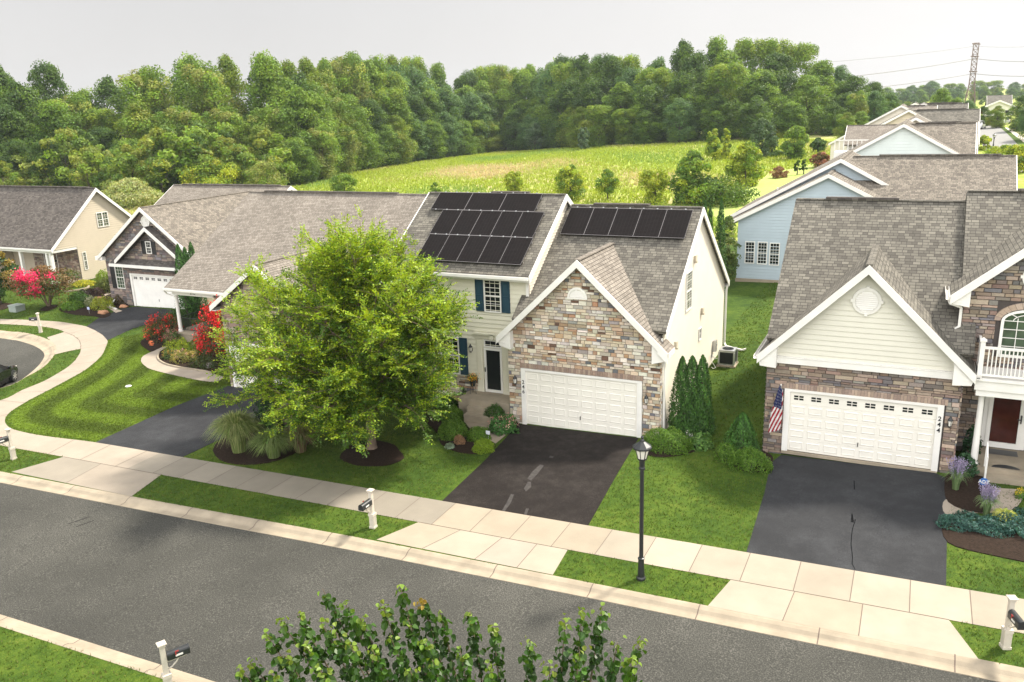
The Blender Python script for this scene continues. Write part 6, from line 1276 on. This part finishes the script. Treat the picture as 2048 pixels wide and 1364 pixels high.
# lamp post
def lamppost(label, x, y, H, s=1.0):
    t = thing('street_lamp', label, 'street lamp', (x, y, T(x, y)), 'black street lamps'); z = T(x, y)
    b = MB(); b.lathe([(.13*s, -.1), (.13*s, .06), (.10*s, .10), (.088*s, .34), (.082*s, .62), (.095*s, .64), (.095*s, .67), (.06*s, .69), (.055*s, H-.95), (.05*s, H-.85)], c=(x, y, z), n=16); b.lathe([(.05*s, H-.86), (.085*s, H-.84), (.085*s, H-.78), (.07*s, H-.76), (.075*s, H-.60), (.1*s, H-.56), (.1*s, H-.52), (.04, H-.51)], c=(x, y, z), n=16); b.build('pole', M['black'], t)
    b = MB(); b.lathe([(.115*s, H-.52), (.20*s, H-.20)], c=(x, y, z), n=8); b.build('lamp_glass', M['glass_lamp'], t)
    b = MB()
    for k in range(8): a = k*math.pi/4; b.bar((x+.12*s*math.cos(a), y+.12*s*math.sin(a), z+H-.53), (x+.205*s*math.cos(a), y+.205*s*math.sin(a), z+H-.19), .018*s, .018*s)
    b.lathe([(.12*s, H-.54), (.13*s, H-.54), (.13*s, H-.50), (.12*s, H-.50)], c=(x, y, z), n=8); b.build('cage', M['black'], t)
    b = MB(); b.lathe([(.27*s, H-.21), (.27*s, H-.17), (.24*s, H-.14), (.07*s, H-.02), (.06*s, H+.02), (.03*s, H+.06), (.045*s, H+.1), (.01, H+.15)], c=(x, y, z), n=8); b.build('lamp_cap', M['black'], t); return t
x, y = at(1282, 1158); lamppost('tall black lamp post with lantern head between the two driveways', x, y, 4.2)
x, y = at(1986, 296); lamppost('thin far lamp post beside the distant street', x, y, heightfor(x, y, 268), 1.3)
# air conditioner
x, y = at(1443, 735); x = 6.6; y = 9.1; z = T(x, y); t = thing('air_conditioner', 'grey air conditioner unit with dark grille beside the white wall', 'air conditioner', (x, y, z))
b = MB(); b.box((x-.45, y-.45, z-.1), (x+.45, y+.45, z+.05)); b.build('pad', M['kerb'], t)
b = MB(); b.box((x-.36, y-.36, z+.05), (x+.36, y+.36, z+.12)); b.box((x-.37, y-.37, z+.70), (x+.37, y+.37, z+.80))
for sx_, sy_ in ((-1, -1), (1, -1), (1, 1), (-1, 1)): b.box((x+sx_*.36-.04, y+sy_*.36-.04, z+.1), (x+sx_*.36+.04, y+sy_*.36+.04, z+.71))
b.build('casing', M['alu'], t); b = MB()
for i in range(14): q = z+.13+i*.041; b.box((x-.35, y-.35, q), (x+.35, y+.35, q+.024))
b.box((x-.30, y-.30, z+.1), (x+.30, y+.30, z+.7)); b.build('grille', M['black'], t); b = MB(); b.lathe([(.27, .80), (.27, .815), (.24, .815), (.24, .805)], c=(x, y, z), n=20); b.lathe([(.0, .81), (.09, .83), (.09, .80)], c=(x, y, z), n=12)
for k in range(12): a = k*math.pi/6; b.bar((x, y, z+.815), (x+.26*math.cos(a), y+.26*math.sin(a), z+.812), .01, .01)
b.build('fan_guard', M['black'], t)
b = MB(); b.tube([(5.85, 8.9, z+.5), (6.0, 8.9, z+.3), (6.3, 9.0, z+.3)], .02, 6); b.tube([(5.85, 8.6, z+.5), (6.0, 8.5, z+.2), (6.2, 8.3, z+.03), (6.1, 8.1, z+.03), (6.0, 8.3, z+.03)], .014, 6); b.build('hose', M['white'], t)
# flag on the stone wall
def flag():
    X0, Z0 = 10.38, 2.93; t = thing('flag', 'stars and stripes flag hanging beside the left side of the white garage door', 'flag', (X0, -.12, Z0))
    b = MB(); b.tube([(X0, -.04, 2.75), (X0+.02, -.5, 3.12)], .014, 8); b.lathe([(.02, 0), (.03, .03), (0.005, .06)], c=(X0+.02, -.51, 3.12), n=8); b.build('pole', M['white'], t)
    nu, nv = 60, 39; V = []; Cc = []
    top = np.array([X0+.01, -.36, 2.98]); 
    def P(u, v):                     # u down the cloth, v across
        wdt = .10+.30*min(1, u*1.6)**.8; zz_ = top[2]-u*1.78-(v-.5)*.22*(1-u)+(v-.2)*.12*u; xx = top[0]+(v-.55)*wdt-.16*u
        return (xx, top[1]+.10*v+.035*math.sin(v*15+u*2)*min(1, u*3), zz_)
    navy, red, wht = (.018, .025, .09), (.30, .008, .02), (.70, .68, .66)
    for i in range(nu):
        for j in range(nv):
            u, v = (i+.5)/nu, (j+.5)/nv; s = (v*6+u*8.5)   # stripes run obliquely in the hanging folds
            c = red if int(s) % 2 == 0 else wht
            if u < .44+.05*v and v < .86:
                c = navy
                if (i % 4 == 1) and ((j+(i//4 % 2)*3) % 6 in (1,)): c = wht
            V.append([P(i/nu, j/nv), P(i/nu, (j+1)/nv), P((i+1)/nu, (j+1)/nv), P((i+1)/nu, j/nv)]); Cc.append(c)
    facesmesh('cloth', np.array(V), np.array(Cc), leafmat('cloth', .15, .8, (1, 1, 1)), t)
flag()
# yard signs
def sign(label, px, py, H, w_, shape, colr, tx=None, z=None):
    x, y = at(px, py); z = T(x, y); t = thing('yard_sign', label, 'sign', (x, y, z)); b = MB(); b.box((x-.01, y-.01, z-.05), (x+.01, y+.01, z+H)); b.build('stake', M['alu'], t); b = MB()
    if shape == 'oct': b.add([(x+w_*math.cos(a), y-s, z+H+w_*.9*math.sin(a)) for s in (.03, .01) for a in np.linspace(0, 2*math.pi, 8, endpoint=False)+math.pi/8], [tuple(range(8)), tuple(range(15, 7, -1))]+[(i, 8+i, 8+(i+1) % 8, (i+1) % 8) for i in range(8)])
    else: b.box((x-w_, y-.025, z+H-.02), (x+w_, y-.012, z+H+w_*1.5))
    b.build('board', mat('sign_board', colr, .4), t)
    if tx: text(t, tx, Fr('y', y, -1), x, z+H, .12, 'white', o=.035, name='lettering')
    return t
GXp = lambda x, y: (1860+x/3.17, 680+y/3.17)
sign('blue octagonal security sign with white letters beside the porch steps', *GXp(335, 950), .30, .15, 'oct', (.02, .12, .38), 'ADT'); sign('small white yard sign among the boxwoods by the path', 977, 882, .32, .09, 'rect', (.62, .64, .68)); sign('small pale blue yard sign beside the golden shrub', 179, 628, .35, .12, 'rect', (.45, .5, .7))
# flower shaped orange garden ornament
x, y = at(305, 702); z = T(x, y); t = thing('garden_ornament', 'orange flower shaped garden ornament on a stick at the lawn edge', 'ornament', (x, y, z)); b = MB(); b.tube([(x, y, z), (x, y, z+.4)], .012, 6); b.build('stake', M['black'], t); b = MB()
for k in range(6): a = k*math.pi/3; b.lathe([(.005, -.02), (.08, -.01), (.08, .01), (.005, .02)], c=(x+.13*math.cos(a), y, z+.5+.13*math.sin(a)), n=8)
b.lathe([(.01, -.07), (.06, 0), (.01, .07)], c=(x, y-.03, z+.5), n=8); b.build('petals', mat('orange_paint', (.7, .16, .05), .5), t)
# utility boxes, caps, boulders
def simplebox(name, label, cat, px, py, a, c, h, mt, lid=True):
    x, y = at(px, py); z = T(x, y); t = thing(name, label, cat, (x, y, z)); b = MB(); b.box((x-a, y-c, z-.05), (x+a, y+c, z+h)); b.build('housing', M[mt], t); b = MB(); b.box((x-a*1.08, y-c*1.08, z+h), (x+a*1.08, y+c*1.08, z+h+.08)); b.build('lid', M[mt], t)
M['green_grey'] = mat('utility_green', (.26, .30, .27), .5, .1, 4)
simplebox('utility_box', 'grey green utility box on the lawn by the cul-de-sac', 'utility box', 35, 622, .42, .38, .42, 'green_grey')
for px, py, r, lab in ((197, 601, .42, 'rust coloured boulder behind the golden shrub'), (207, 627, .38, 'flat rust coloured boulder at the driveway edge'), (248, 615, .3, 'small rust boulder by the white downspout end')):
    x, y = at(px, py); z = T(x, y); bm = bmesh.new(); bmesh.ops.create_icosphere(bm, subdivisions=3, radius=1); rr = np.random.default_rng(int(px))
    for v in bm.verts: q = v.co; k = 1+.13*math.sin(q.x*4+px)+.1*math.sin(q.y*5+q.z*4); v.co = Vector((x+q.x*r*1.2*k, y+q.y*r*.8*k, z+.08+q.z*r*.5*k))
    me = bpy.data.meshes.new('boulder'); bm.to_mesh(me); bm.free(); finish(me, M['rust'], True); tag(link('boulder', me), lab, 'boulder')
for px, py, r, lab in ((419, 735, .22, 'grey rounded stone at the end of the flower bed kerb'), (412, 733, .16, 'small grey stone beside the larger one at the flower bed kerb')):
    x, y = at(px, py); z = T(x, y); bm = bmesh.new(); bmesh.ops.create_icosphere(bm, subdivisions=2, radius=1)
    for v in bm.verts: q = v.co; v.co = Vector((x+q.x*r*(1+.15*math.sin(q.y*4)), y+q.y*r, z+.1+q.z*r*.8))
    me = bpy.data.meshes.new('stone'); bm.to_mesh(me); bm.free(); finish(me, mat('stone_grey', (.2, .18, .18), .9, .2, 9), True); tag(link('stone', me), lab, 'stone')
x, y = at(257, 773); b = MB(); b.lathe([(.0, .0), (.16, .0), (.16, .035), (.13, .05), (0, .05)], c=(x, y, T(x, y)), n=16); tag(b.build('drain_cap', M['white']), 'round white drain cap lying in the striped lawn', 'drain cap')
def edging(name, label, P, w_=.09, h=.09, colr='kerb'):
    b = MB()
    for p, q in zip(P[:-1], P[1:]): b.bar((p[0], p[1], T(*p[:2])+h/2), (q[0], q[1], T(*q[:2])+h/2), w_, h)
    tag(b.build(name, M[colr]), label, 'edging')
edging('stone_edging', 'low stone edging between the flower bed and the curved path', spl([GY(*p) for p in ((110, 820), (90, 880), (115, 925), (190, 965), (340, 1000), (600, 1040), (700, 1062))], 5))
edging('stone_edging', 'pale stone edging round the yellow flowers by the cream house', spl([zz1(*p) for p in ((440, 85), (520, 75), (590, 60), (608, 45), (590, 32))], 5), .14, .12)
# hanging flower pot on the stoop
x, y = -3.0, .75; z = .78; t = thing('flower_pot', 'dark pot of yellow and orange flowers on a wire stand by the front door', 'flower pot', (x, y, z)); b = MB(); b.lathe([(.10, .35), (.16, .6), (.17, .6), (.17, .63), (.12, .6)], c=(x, y, z), n=14); b.build('pot', M['black'], t); b = MB()
for k in range(3): a = k*2.1; b.tube([(x+.16*math.cos(a), y+.16*math.sin(a), z), (x+.1*math.cos(a), y+.1*math.sin(a), z+.4)], .01, 5)
b.build('stand', M['black'], t); rng = np.random.default_rng(3); k = 420; P = rng.normal(size=(k, 3))*np.array([.12, .12, .08])+np.array([x, y, z+.74]); facesmesh('flower', leafquads(P, unit(rng.normal(size=(k, 3))+np.array([0, -.3, .6])), .055, rng, .9), np.array([(.72, .42, .02), (.7, .2, .02), (.8, .6, .05), (.06, .15, .03), (.05, .12, .03)])[rng.integers(5, size=k)], M['petal'], t)
# ---------------------------------------------------------------- cars
def car(label, x, y, ang, colr, suv=False, parts=True, z=None):
    t = thing('parked_car', label, 'car', (0, 0, 0), 'cars parked along the kerbs'); h = 1.72 if suv else 1.44; paint = mat('car_paint', colr, .12, spec=.7, metal=.2)
    # stations: x, sill z, bonnet/belt z, half width, roof z (0 = none), roof half width
    S = [(-2.30, .40, .86, .74, 0, 0), (-2.15, .26, .96, .86, 0, 0), (-1.75, .22, 1.0 if not suv else 1.1, .90, 0, 0), (-1.45, .22, 1.0 if not suv else 1.12, .91, 0 if not suv else h-.04, .62), (-.75, .22, .97, .92, h-.03, .60), (.1, .22, .95, .92, h, .62), (.55, .22, .94, .92, h-.06, .60), (1.15, .22, .93, .91, 0, 0), (1.6, .24, .86, .90, 0, 0), (2.05, .26, .76, .84, 0, 0), (2.28, .34, .62, .72, 0, 0)]
    b = MB(); g = MB(); rings = []
    for X, s, bl, hw, rz, rw in S:
        if rz: R1 = [(X, -hw*.9, s), (X, -hw, .5), (X, -hw*.97, bl), (X, -rw*1.06, rz-.05), (X, -rw*.5, rz), (X, rw*.5, rz), (X, rw*1.06, rz-.05), (X, hw*.97, bl), (X, hw, .5), (X, hw*.9, s)]
        else: R1 = [(X, -hw*.9, s), (X, -hw, min(.5, bl-.1)), (X, -hw*.95, bl-.06), (X, -hw*.8, bl), (X, -hw*.35, bl+.025), (X, hw*.35, bl+.025), (X, hw*.8, bl), (X, hw*.95, bl-.06), (X, hw, min(.5, bl-.1)), (X, hw*.9, s)]
        rings.append(R1)
    for i in range(len(S)-1):
        cab0, cab1 = S[i][4] > 0, S[i+1][4] > 0
        for j in range(9):
            q = [rings[i][j], rings[i+1][j], rings[i+1][j+1], rings[i][j+1]][::-1]
            glass = (cab0 and cab1 and j in (2, 6)) or (cab0 != cab1 and j in (3, 4, 5)) 
            (g if glass else b).poly(q)
    b.poly(rings[0]); b.poly(rings[-1][::-1]); b.build('body', paint, t, smooth=False); g.build('windows', M['glass'], t)
    for X in (-1.42, 1.38):
        for s in (-1, 1):
            wv = MB(); prof = [(.02, -.11), (.24, -.11), (.33, -.09), (.34, 0), (.33, .09), (.24, .11), (.02, .11)]; n = 20
            for r, o in prof:
                for k in range(n): a = 2*math.pi*k/n; wv.v.append((X+r*math.cos(a), s*.83+o, .34+r*math.sin(a))); wv.c.append((1, 1, 1))
            for a_ in range(len(prof)-1):
                for k in range(n): wv.f.append((a_*n+k, a_*n+(k+1) % n, (a_+1)*n+(k+1) % n, (a_+1)*n+k)); wv.m.append(0)
            w1 = wv.build('wheel', M['black'], t); rim = MB()
            for k in range(7):
                a = 2*math.pi*k/7; rim.bar((X, s*.945, .34), (X+.21*math.cos(a), s*.945, .34+.21*math.sin(a)), .05, .012, up=(0, 1, 0))
            rim.build('rim', M['alu'], w1)
    if parts:
        for s in (-1, 1):
            b = MB(); b.box((2.08, s*.55-.14, .56), (2.27, s*.55+.14, .68)); b.build('headlight', M['glass_lamp'], t); b = MB(); b.box((-2.3, s*.6-.14, .72), (-2.18, s*.6+.14, .86)); b.build('tail_light', mat('tail_red', (.35, .01, .01), .3), t); b = MB(); b.box((.78, s*.93, .93), (.95, s*1.06, 1.06)); b.build('mirror', paint, t)
        b = MB(); b.box((2.24, -.45, .36), (2.30, .45, .54)); b.build('grille', M['black'], t)
    t.location = (x, y, T(x, y)-.125 if z is None else z); t.rotation_euler = (0, 0, ang); return t
x1, y1 = G(40, 752)[:2]; x0, y0 = G(0, 777)[:2]; a = math.atan2(y1-y0, x1-x0); L_ = 2.1
car('black car at the left edge parked by the cul-de-sac kerb', x1-math.cos(a)*L_-math.sin(a)*.75-.15, y1-math.sin(a)*L_+math.cos(a)*.75, a, (.008, .009, .009))
for px, py, c, lab, an in ((2000, 250, (.02, .022, .025), 'black car far down the distant street', 1.35), (2006, 249, (.6, .6, .6), 'white car far down the street beside the black one', 1.2), (1958, 258, (.6, .6, .6), 'small white car on the far left kerb of the distant street', 1.3)):
    x, y = G(px-12 if c[0] < .1 else px, py)[:2]; car(lab, x, y, an, c, True, False, z=T(x, y)+.05)
# the distant street, its kerbs and verge
FS = g2((1955, 256), (1968, 252), (1996, 252), (2048, 300), (2090, 345), (1990, 345), (1965, 290))
sheet('far_street', FS, .03, mat('far_asphalt', (.20, .195, .185), .9, .1, 2), far=True, step=12)
sheet('far_pavement', g2((2010, 256), (2016, 256), (2048, 276), (2070, 292), (2066, 300), (2030, 272)), .08, M['concrete'], far=True, step=12, col=(.6, .53, .45))
sheet('far_lawn', g2((1996, 251), (2010, 255), (2032, 273), (2075, 305), (2075, 325), (2040, 294)), .06, M['lawn'], far=True, step=12)
sheet('far_lawn', g2((1400, 415), (1500, 378), (1540, 345), (1600, 328), (1660, 330), (1720, 400), (1560, 460), (1440, 440)), .05, mat('mown_lawn', (.30, .37, .08), .95, .2, 1.5, .5, 20), far=True, step=10)
x, y = G(1957, 252)[:2]; t = thing('road_sign', 'tiny red stop sign where the far street begins', 'sign', (x, y, T(x, y))); b = MB(); b.box((x-.05, y-.05, T(x, y)), (x+.05, y+.05, T(x, y)+3)); b.build('post', M['alu'], t); b = MB(); b.box((x-.5, y-.12, T(x, y)+2.6), (x+.5, y-.07, T(x, y)+3.6)); b.build('board', mat('sign_red', (.5, .05, .04), .5), t)
# ---------------------------------------------------------------- transmission tower and wires
d = ray(1938.5, 215); Pt = CAM+d*(430/np.dot(d, cf)); tx_, ty_ = Pt[0], Pt[1]; tz = T(tx_, ty_); TH = heightfor(tx_, ty_, 86); tw = thing('transmission_tower', 'rusty brown lattice power line tower rising over the far trees', 'pylon', (tx_, ty_, tz)); b = MB()
hw = lambda z: 1.2 if z > TH*.35 else 1.2+(TH*.35-z)*.11
lv = [0]; 
while lv[-1] < TH-1: lv.append(lv[-1]+max(2.4, hw(lv[-1])*1.7))
lv[-1] = TH
for z0, z1 in zip(lv[:-1], lv[1:]):
    a0, a1 = hw(z0), hw(z1); c0 = [(-a0, -a0), (a0, -a0), (a0, a0), (-a0, a0)]; c1 = [(-a1, -a1), (a1, -a1), (a1, a1), (-a1, a1)]
    for i in range(4):
        j = (i+1) % 4; P = lambda c, z: (tx_+c[0], ty_+c[1], tz+z); th = .32
        b.bar(P(c0[i], z0), P(c1[i], z1), th, th); b.bar(P(c0[i], z0), P(c1[j], z1), .2, .2); b.bar(P(c0[j], z0), P(c1[i], z1), .2, .2); b.bar(P(c1[i], z1), P(c1[j], z1), .2, .2)
b.build('lattice', mat('rusty_steel', (.15, .10, .075), .8, .2, 1), tw); arms = MB(); ld = np.array([.93, -.37]); ad = np.array([.37, .93])
AZ = [TH*.985, heightfor(tx_, ty_, 113), heightfor(tx_, ty_, 143)]
for az_ in AZ: arms.bar((tx_-ad[0]*5, ty_-ad[1]*5, tz+az_), (tx_+ad[0]*5, ty_+ad[1]*5, tz+az_), .4, .5)
arms.build('cross_arm', bpy.data.materials['rusty_steel'], tw)
for az_, pl, pr, th in ((AZ[0], (1640, 118), (2075, 86), .07), (AZ[1], (1690, 147), (2075, 117), .14), (AZ[2], (1700, 173), (2075, 146), .14)):
    for side, pp in (('left', pl), ('right', pr)):
        # the next towers stand far off along the line; the wire sags a little on the way
        dl = 330 if side == 'left' else 415; dd = ray(*pp); E = CAM+dd*(dl/np.dot(dd, cf)); S_ = np.array([tx_, ty_, tz+az_-1]); wv = MB(); far_ = S_+(E-S_)*1.6
        wv.tube([S_+(far_-S_)*s-np.array([0, 0, 3.0*4*s*(1-s)*.5]) for s in np.linspace(0, 1, 12)], th, 5)
        nm = {0: 'top', 1: 'middle', 2: 'lowest'}[AZ.index(az_)]; tag(wv.build('power_line', mat('cable', (.2, .19, .19), .6)), nm+' power line running '+side+' from the lattice tower', 'power line', 'power lines on the lattice tower')
# ---------------------------------------------------------------- grass blades on the lawns, tall grass in the meadow
def inpoly(P, poly):
    x, y = P[:, 0], P[:, 1]; r = np.zeros(len(P), bool); q = np.array([p[:2] for p in poly]); n = len(q)
    for i in range(n):
        x0, y0 = q[i]; x1, y1 = q[(i+1) % n]
        if y0 == y1: continue
        c = ((y0 > y) != (y1 > y)) & (x < (x1-x0)*(y-y0)/(y1-y0)+x0); r ^= c
    return r
def Tv(x, y): 
    f = lambda t: (lambda q: q*q*(3-2*q))(np.clip(t, 0, 1)); return .025*np.clip(x, -60, 40)+.055*np.clip(y, 0, 12)+4*f((y-60)/150)*f((x+110)/70)
EX = [[(-.1, YB-.02), (5.7, YB-.02), (5.3, -4), (5.0, 0), (-.3, 0), (0, -4)], [(10.6, YB), (15.9, YB), (16, 0), (10.3, 0)], [(-17.4, YB), (-12.0, YB), (-11.8, .4), (-17.7, .4)], [(-13.5, YF), (40, YF), (40, YB), (-13.5, YB)], [(.27, YF), (5.65, YF), (5.8, -10.9), (-.38, -10.9)], [(10.47, YF), (15.93, YF), (16.55, -10.9), (10.17, -10.9)], [(-17.25, YF), (-11.5, YF), (-11, -11.3), (-18, -11.3)],
      wb+wf[::-1], zz((320, 392), (352, 425), (378, 470), (366, 510), (460, 487), (550, 470), (553, 450), (540, 410), (500, 380), (440, 355)), zz((590, 318), (645, 342), (700, 375), (733, 412), (900, 335), (1180, 250), (1190, 205), (920, 183), (740, 232), (670, 262)),
      [(-.8, 0), (5.8, 0), (5.8, 11.6), (-7.1, 11.6), (-7.1, 1.1), (-.8, 1.1)], [(9.8, 0), (21.8, 0), (21.8, 12.2), (9.8, 12.2)], [(-27, 5.8), (-17.1, 5.8), (-17.1, .3), (-11.5, .3), (-11.5, 6), (-12.5, 22), (-27, 22)], [(-40.4, 12.3), (-38, 12), (-32, 12), (-32, 30), (-45, 30)], [(3.2, 28.2), (20, 28.2), (20, 41), (3.2, 41)], [(-61.5, 16.5), (-52.4, 16.5), (-52.4, 27), (-78, 27), (-78, 13), (-61.5, 13)],
      [(-3.4, -3.6), (-.2, -3.6), (-.2, -.3), (-3.5, -.3)]]+BEDS
EX += [spl([GY(*p) for p in ((180, 750), (60, 800), (-30, 840), (-90, 880), (-100, 930), (-60, 975), (20, 1020), (300, 1090), (520, 1135), (725, 1160), (830, 1105), (600, 1040), (340, 1000), (190, 965), (115, 925), (90, 880), (110, 820), (190, 770))], 4, True)]
def blades(name, dens, xr, yr, polys, hh, wid, seed, mode='lawn', nb=3):
    rng = np.random.default_rng(seed); n = int(dens*(xr[1]-xr[0])*(yr[1]-yr[0])); P = np.stack([rng.uniform(*xr, n), rng.uniform(*yr, n)], 1)
    keep = np.zeros(n, bool)
    for q in polys: keep |= inpoly(P, q)
    if mode != 'meadow':
        for q in EX: keep &= ~inpoly(P, q)
    P = P[keep]; n = len(P); z = Tv(P[:, 0], P[:, 1])
    nz = np.sin(P[:, 0]*1.7+P[:, 1]*.6)*.4+np.sin(P[:, 0]*.55-P[:, 1]*1.1+1)*.5+np.sin(P[:, 0]*3.1+P[:, 1]*2.7)*.25
    V, Cc = [], []
    for k in range(nb):
        a = rng.random(n)*6.283; h = rng.uniform(*hh, n); ln = rng.uniform(.1, .8, n)*h; o = rng.normal(size=(n, 2))*.02
        b0 = np.stack([P[:, 0]+o[:, 0], P[:, 1]+o[:, 1], z], 1); s = np.stack([-np.sin(a), np.cos(a), np.zeros(n)], 1)*wid; tip = b0+np.stack([np.cos(a)*ln, np.sin(a)*ln, h], 1); V.append(np.stack([b0-s, b0+s, tip], 1))
        if mode != 'meadow': c = np.array([.066, .110, .008])*(1+.28*nz[:, None])*rng.uniform(.7, 1.35, (n, 1)); dry = rng.random(n) < .10+.22*np.clip(nz-.2, 0, 1); c[dry] = np.array([.15, .135, .045])*rng.uniform(.8, 1.2, (int(dry.sum()), 1))
        else:
            lf = np.sin(P[:, 0]*.05+P[:, 1]*.09)+.8*np.sin(P[:, 0]*.11-P[:, 1]*.045+2)+.5*np.sin(P[:, 0]*.23+P[:, 1]*.19)+.9*np.exp(-((P[:, 1]-128)/22)**2-((P[:, 0]+62)/38)**2)*1.4
            tn = np.clip((lf+rng.normal(size=n)*.55-1.25)/.8, 0, 1)[:, None]; gr = np.clip((-lf+rng.normal(size=n)*.6-.7)/.8, 0, 1)[:, None]; c = (np.array([.30, .37, .04])*(1-tn)+np.array([.50, .40, .24])*tn)*(1-gr)+np.array([.19, .30, .06])*gr; c = c*rng.uniform(.75, 1.25, (n, 1))
        Cc.append(c)
    if mode == 'stripe':
        q = np.array(MOWREF); dmin = np.full(n, 1e9)
        for a_, b_ in zip(q[:-1], q[1:]):
            ab = b_-a_; t_ = np.clip(((P-a_)@ab)/(ab@ab), 0, 1); dmin = np.minimum(dmin, np.linalg.norm(P-(a_+t_[:, None]*ab), axis=1))
        st = np.tanh(np.sin(dmin/1.12*math.pi+.6)*2.5); k_ = (1+.34*st)[:, None]; Cc = [np.array([.085, .13, .008])*k_*(1+.12*nz[:, None])*rng.uniform(.75, 1.25, (n, 1)) for _ in range(nb)]
    o = facesmesh(name, np.concatenate(V), np.concatenate(Cc), M['blade'], None, k=3); tag(o, kind='stuff', cat='grass', label='short mown grass of the front lawns' if mode == 'lawn' else 'tall yellow green grass covering the meadow'); print(name, len(o.data.polygons)); return o
blades('lawn_grass', 95, (-22, 21), (-11.4, 2), [main_lawn], (.035, .075), .009, 1)
blades('lawn_grass_back', 40, (5.5, 12), (0, 30), [main_lawn], (.04, .09), .014, 2); LWP = WALK_BACK[7:21]+[(-17.3, YB), (-17.6, -3), (-17.3, .3), (-19, 4.5), (-29, 9.5)]
EX.append(LWP); blades('lawn_grass_left', 34, (-60, -17), (-11.4, 22), [main_lawn], (.04, .09), .014, 3)
blades('near_lawn_grass', 60, (-12, 6), (-21.5, -18.4), [[(60, -18.44), (60, -60), (-110, -60), (-110, -19.5)]+NEAR_OUT[::-1][1:-1]], (.04, .09), .01, 4, mode='lawn')
EX.pop(); MOWREF = spl(WALK_BACK[7:], 3)

def striped():
    xs = np.arange(-40, -12, .2); ys = np.arange(-8, 9, .2); X, Y = np.meshgrid(xs, ys); P = np.stack([X.ravel(), Y.ravel()], 1); cen = P+.1; k = inpoly(cen, LWP)
    for q in EX: k &= ~inpoly(cen, q)
    P = P[k]; cen = cen[k]; q = np.array(MOWREF); dm = np.full(len(P), 1e9)
    for a_, b_ in zip(q[:-1], q[1:]):
        ab = b_-a_; t_ = np.clip(((cen-a_)@ab)/(ab@ab), 0, 1); dm = np.minimum(dm, np.linalg.norm(cen-(a_+t_[:, None]*ab), axis=1))
    kk = dm > .18; P = P[kk]; cen = cen[kk]; dm = dm[kk]+.05*np.sin(cen[:, 0]*2.1)*np.cos(cen[:, 1]*1.7)
    st = np.tanh(np.sin(dm/1.12*math.pi+.6)*2.2); col = np.array([.058, .092, .006])*(1+.34*st[:, None])*np.random.default_rng(1).uniform(.9, 1.1, (len(P), 1))
    V = np.stack([np.stack([P[:, 0]+dx, P[:, 1]+dy, Tv(P[:, 0]+dx, P[:, 1]+dy)+.006], 1) for dx, dy in ((0, 0), (.2, 0), (.2, .2), (0, .2))], 1)
    m_ = mat('striped_turf', (1, 1, 1), .95, .3, 6, .7, 60, .15, attr='col'); tag(facesmesh('striped_lawn', V, col, m_), kind='structure')
striped()
blades('striped_lawn_grass', 170, (-42, -12), (-8, 14), [LWP], (.03, .06), .014, 6, mode='stripe')
blades('meadow_tall_grass', 3.6, (-130, 10), (44, 260), [g2((-40, 405), (250, 400), (450, 385), (600, 373), (700, 347), (850, 322), (1000, 304), (1300, 290), (1600, 277), (1700, 290), (1640, 330), (1540, 345), (1500, 378), (1400, 415))+[(2, 46), (-115, 46)]], (.2, .6), .10, 5, mode='meadow', nb=3)
# ---------------------------------------------------------------- summer haze
hz = MB(); hz.box((-900, -80, -3), (700, 1100, 62)); ho = hz.build('haze', [], None); ho.data.materials.clear()
hm = bpy.data.materials.new('haze_air'); hm.use_nodes = True; ht = hm.node_tree; ht.nodes.remove(ht.nodes['Principled BSDF']); pv = N(ht, 'ShaderNodeVolumePrincipled'); pv.inputs['Color'].default_value = (.80, .88, .95, 1); pv.inputs['Density'].default_value = .00014; pv.inputs['Anisotropy'].default_value = .2
ht.links.new(pv.outputs[0], ht.nodes['Material Output'].inputs['Volume']); ho.data.materials.append(hm); tag(ho, kind='stuff')
for p_ in protos.values(): del p_['_used']
SC.cycles.volume_max_steps = 64
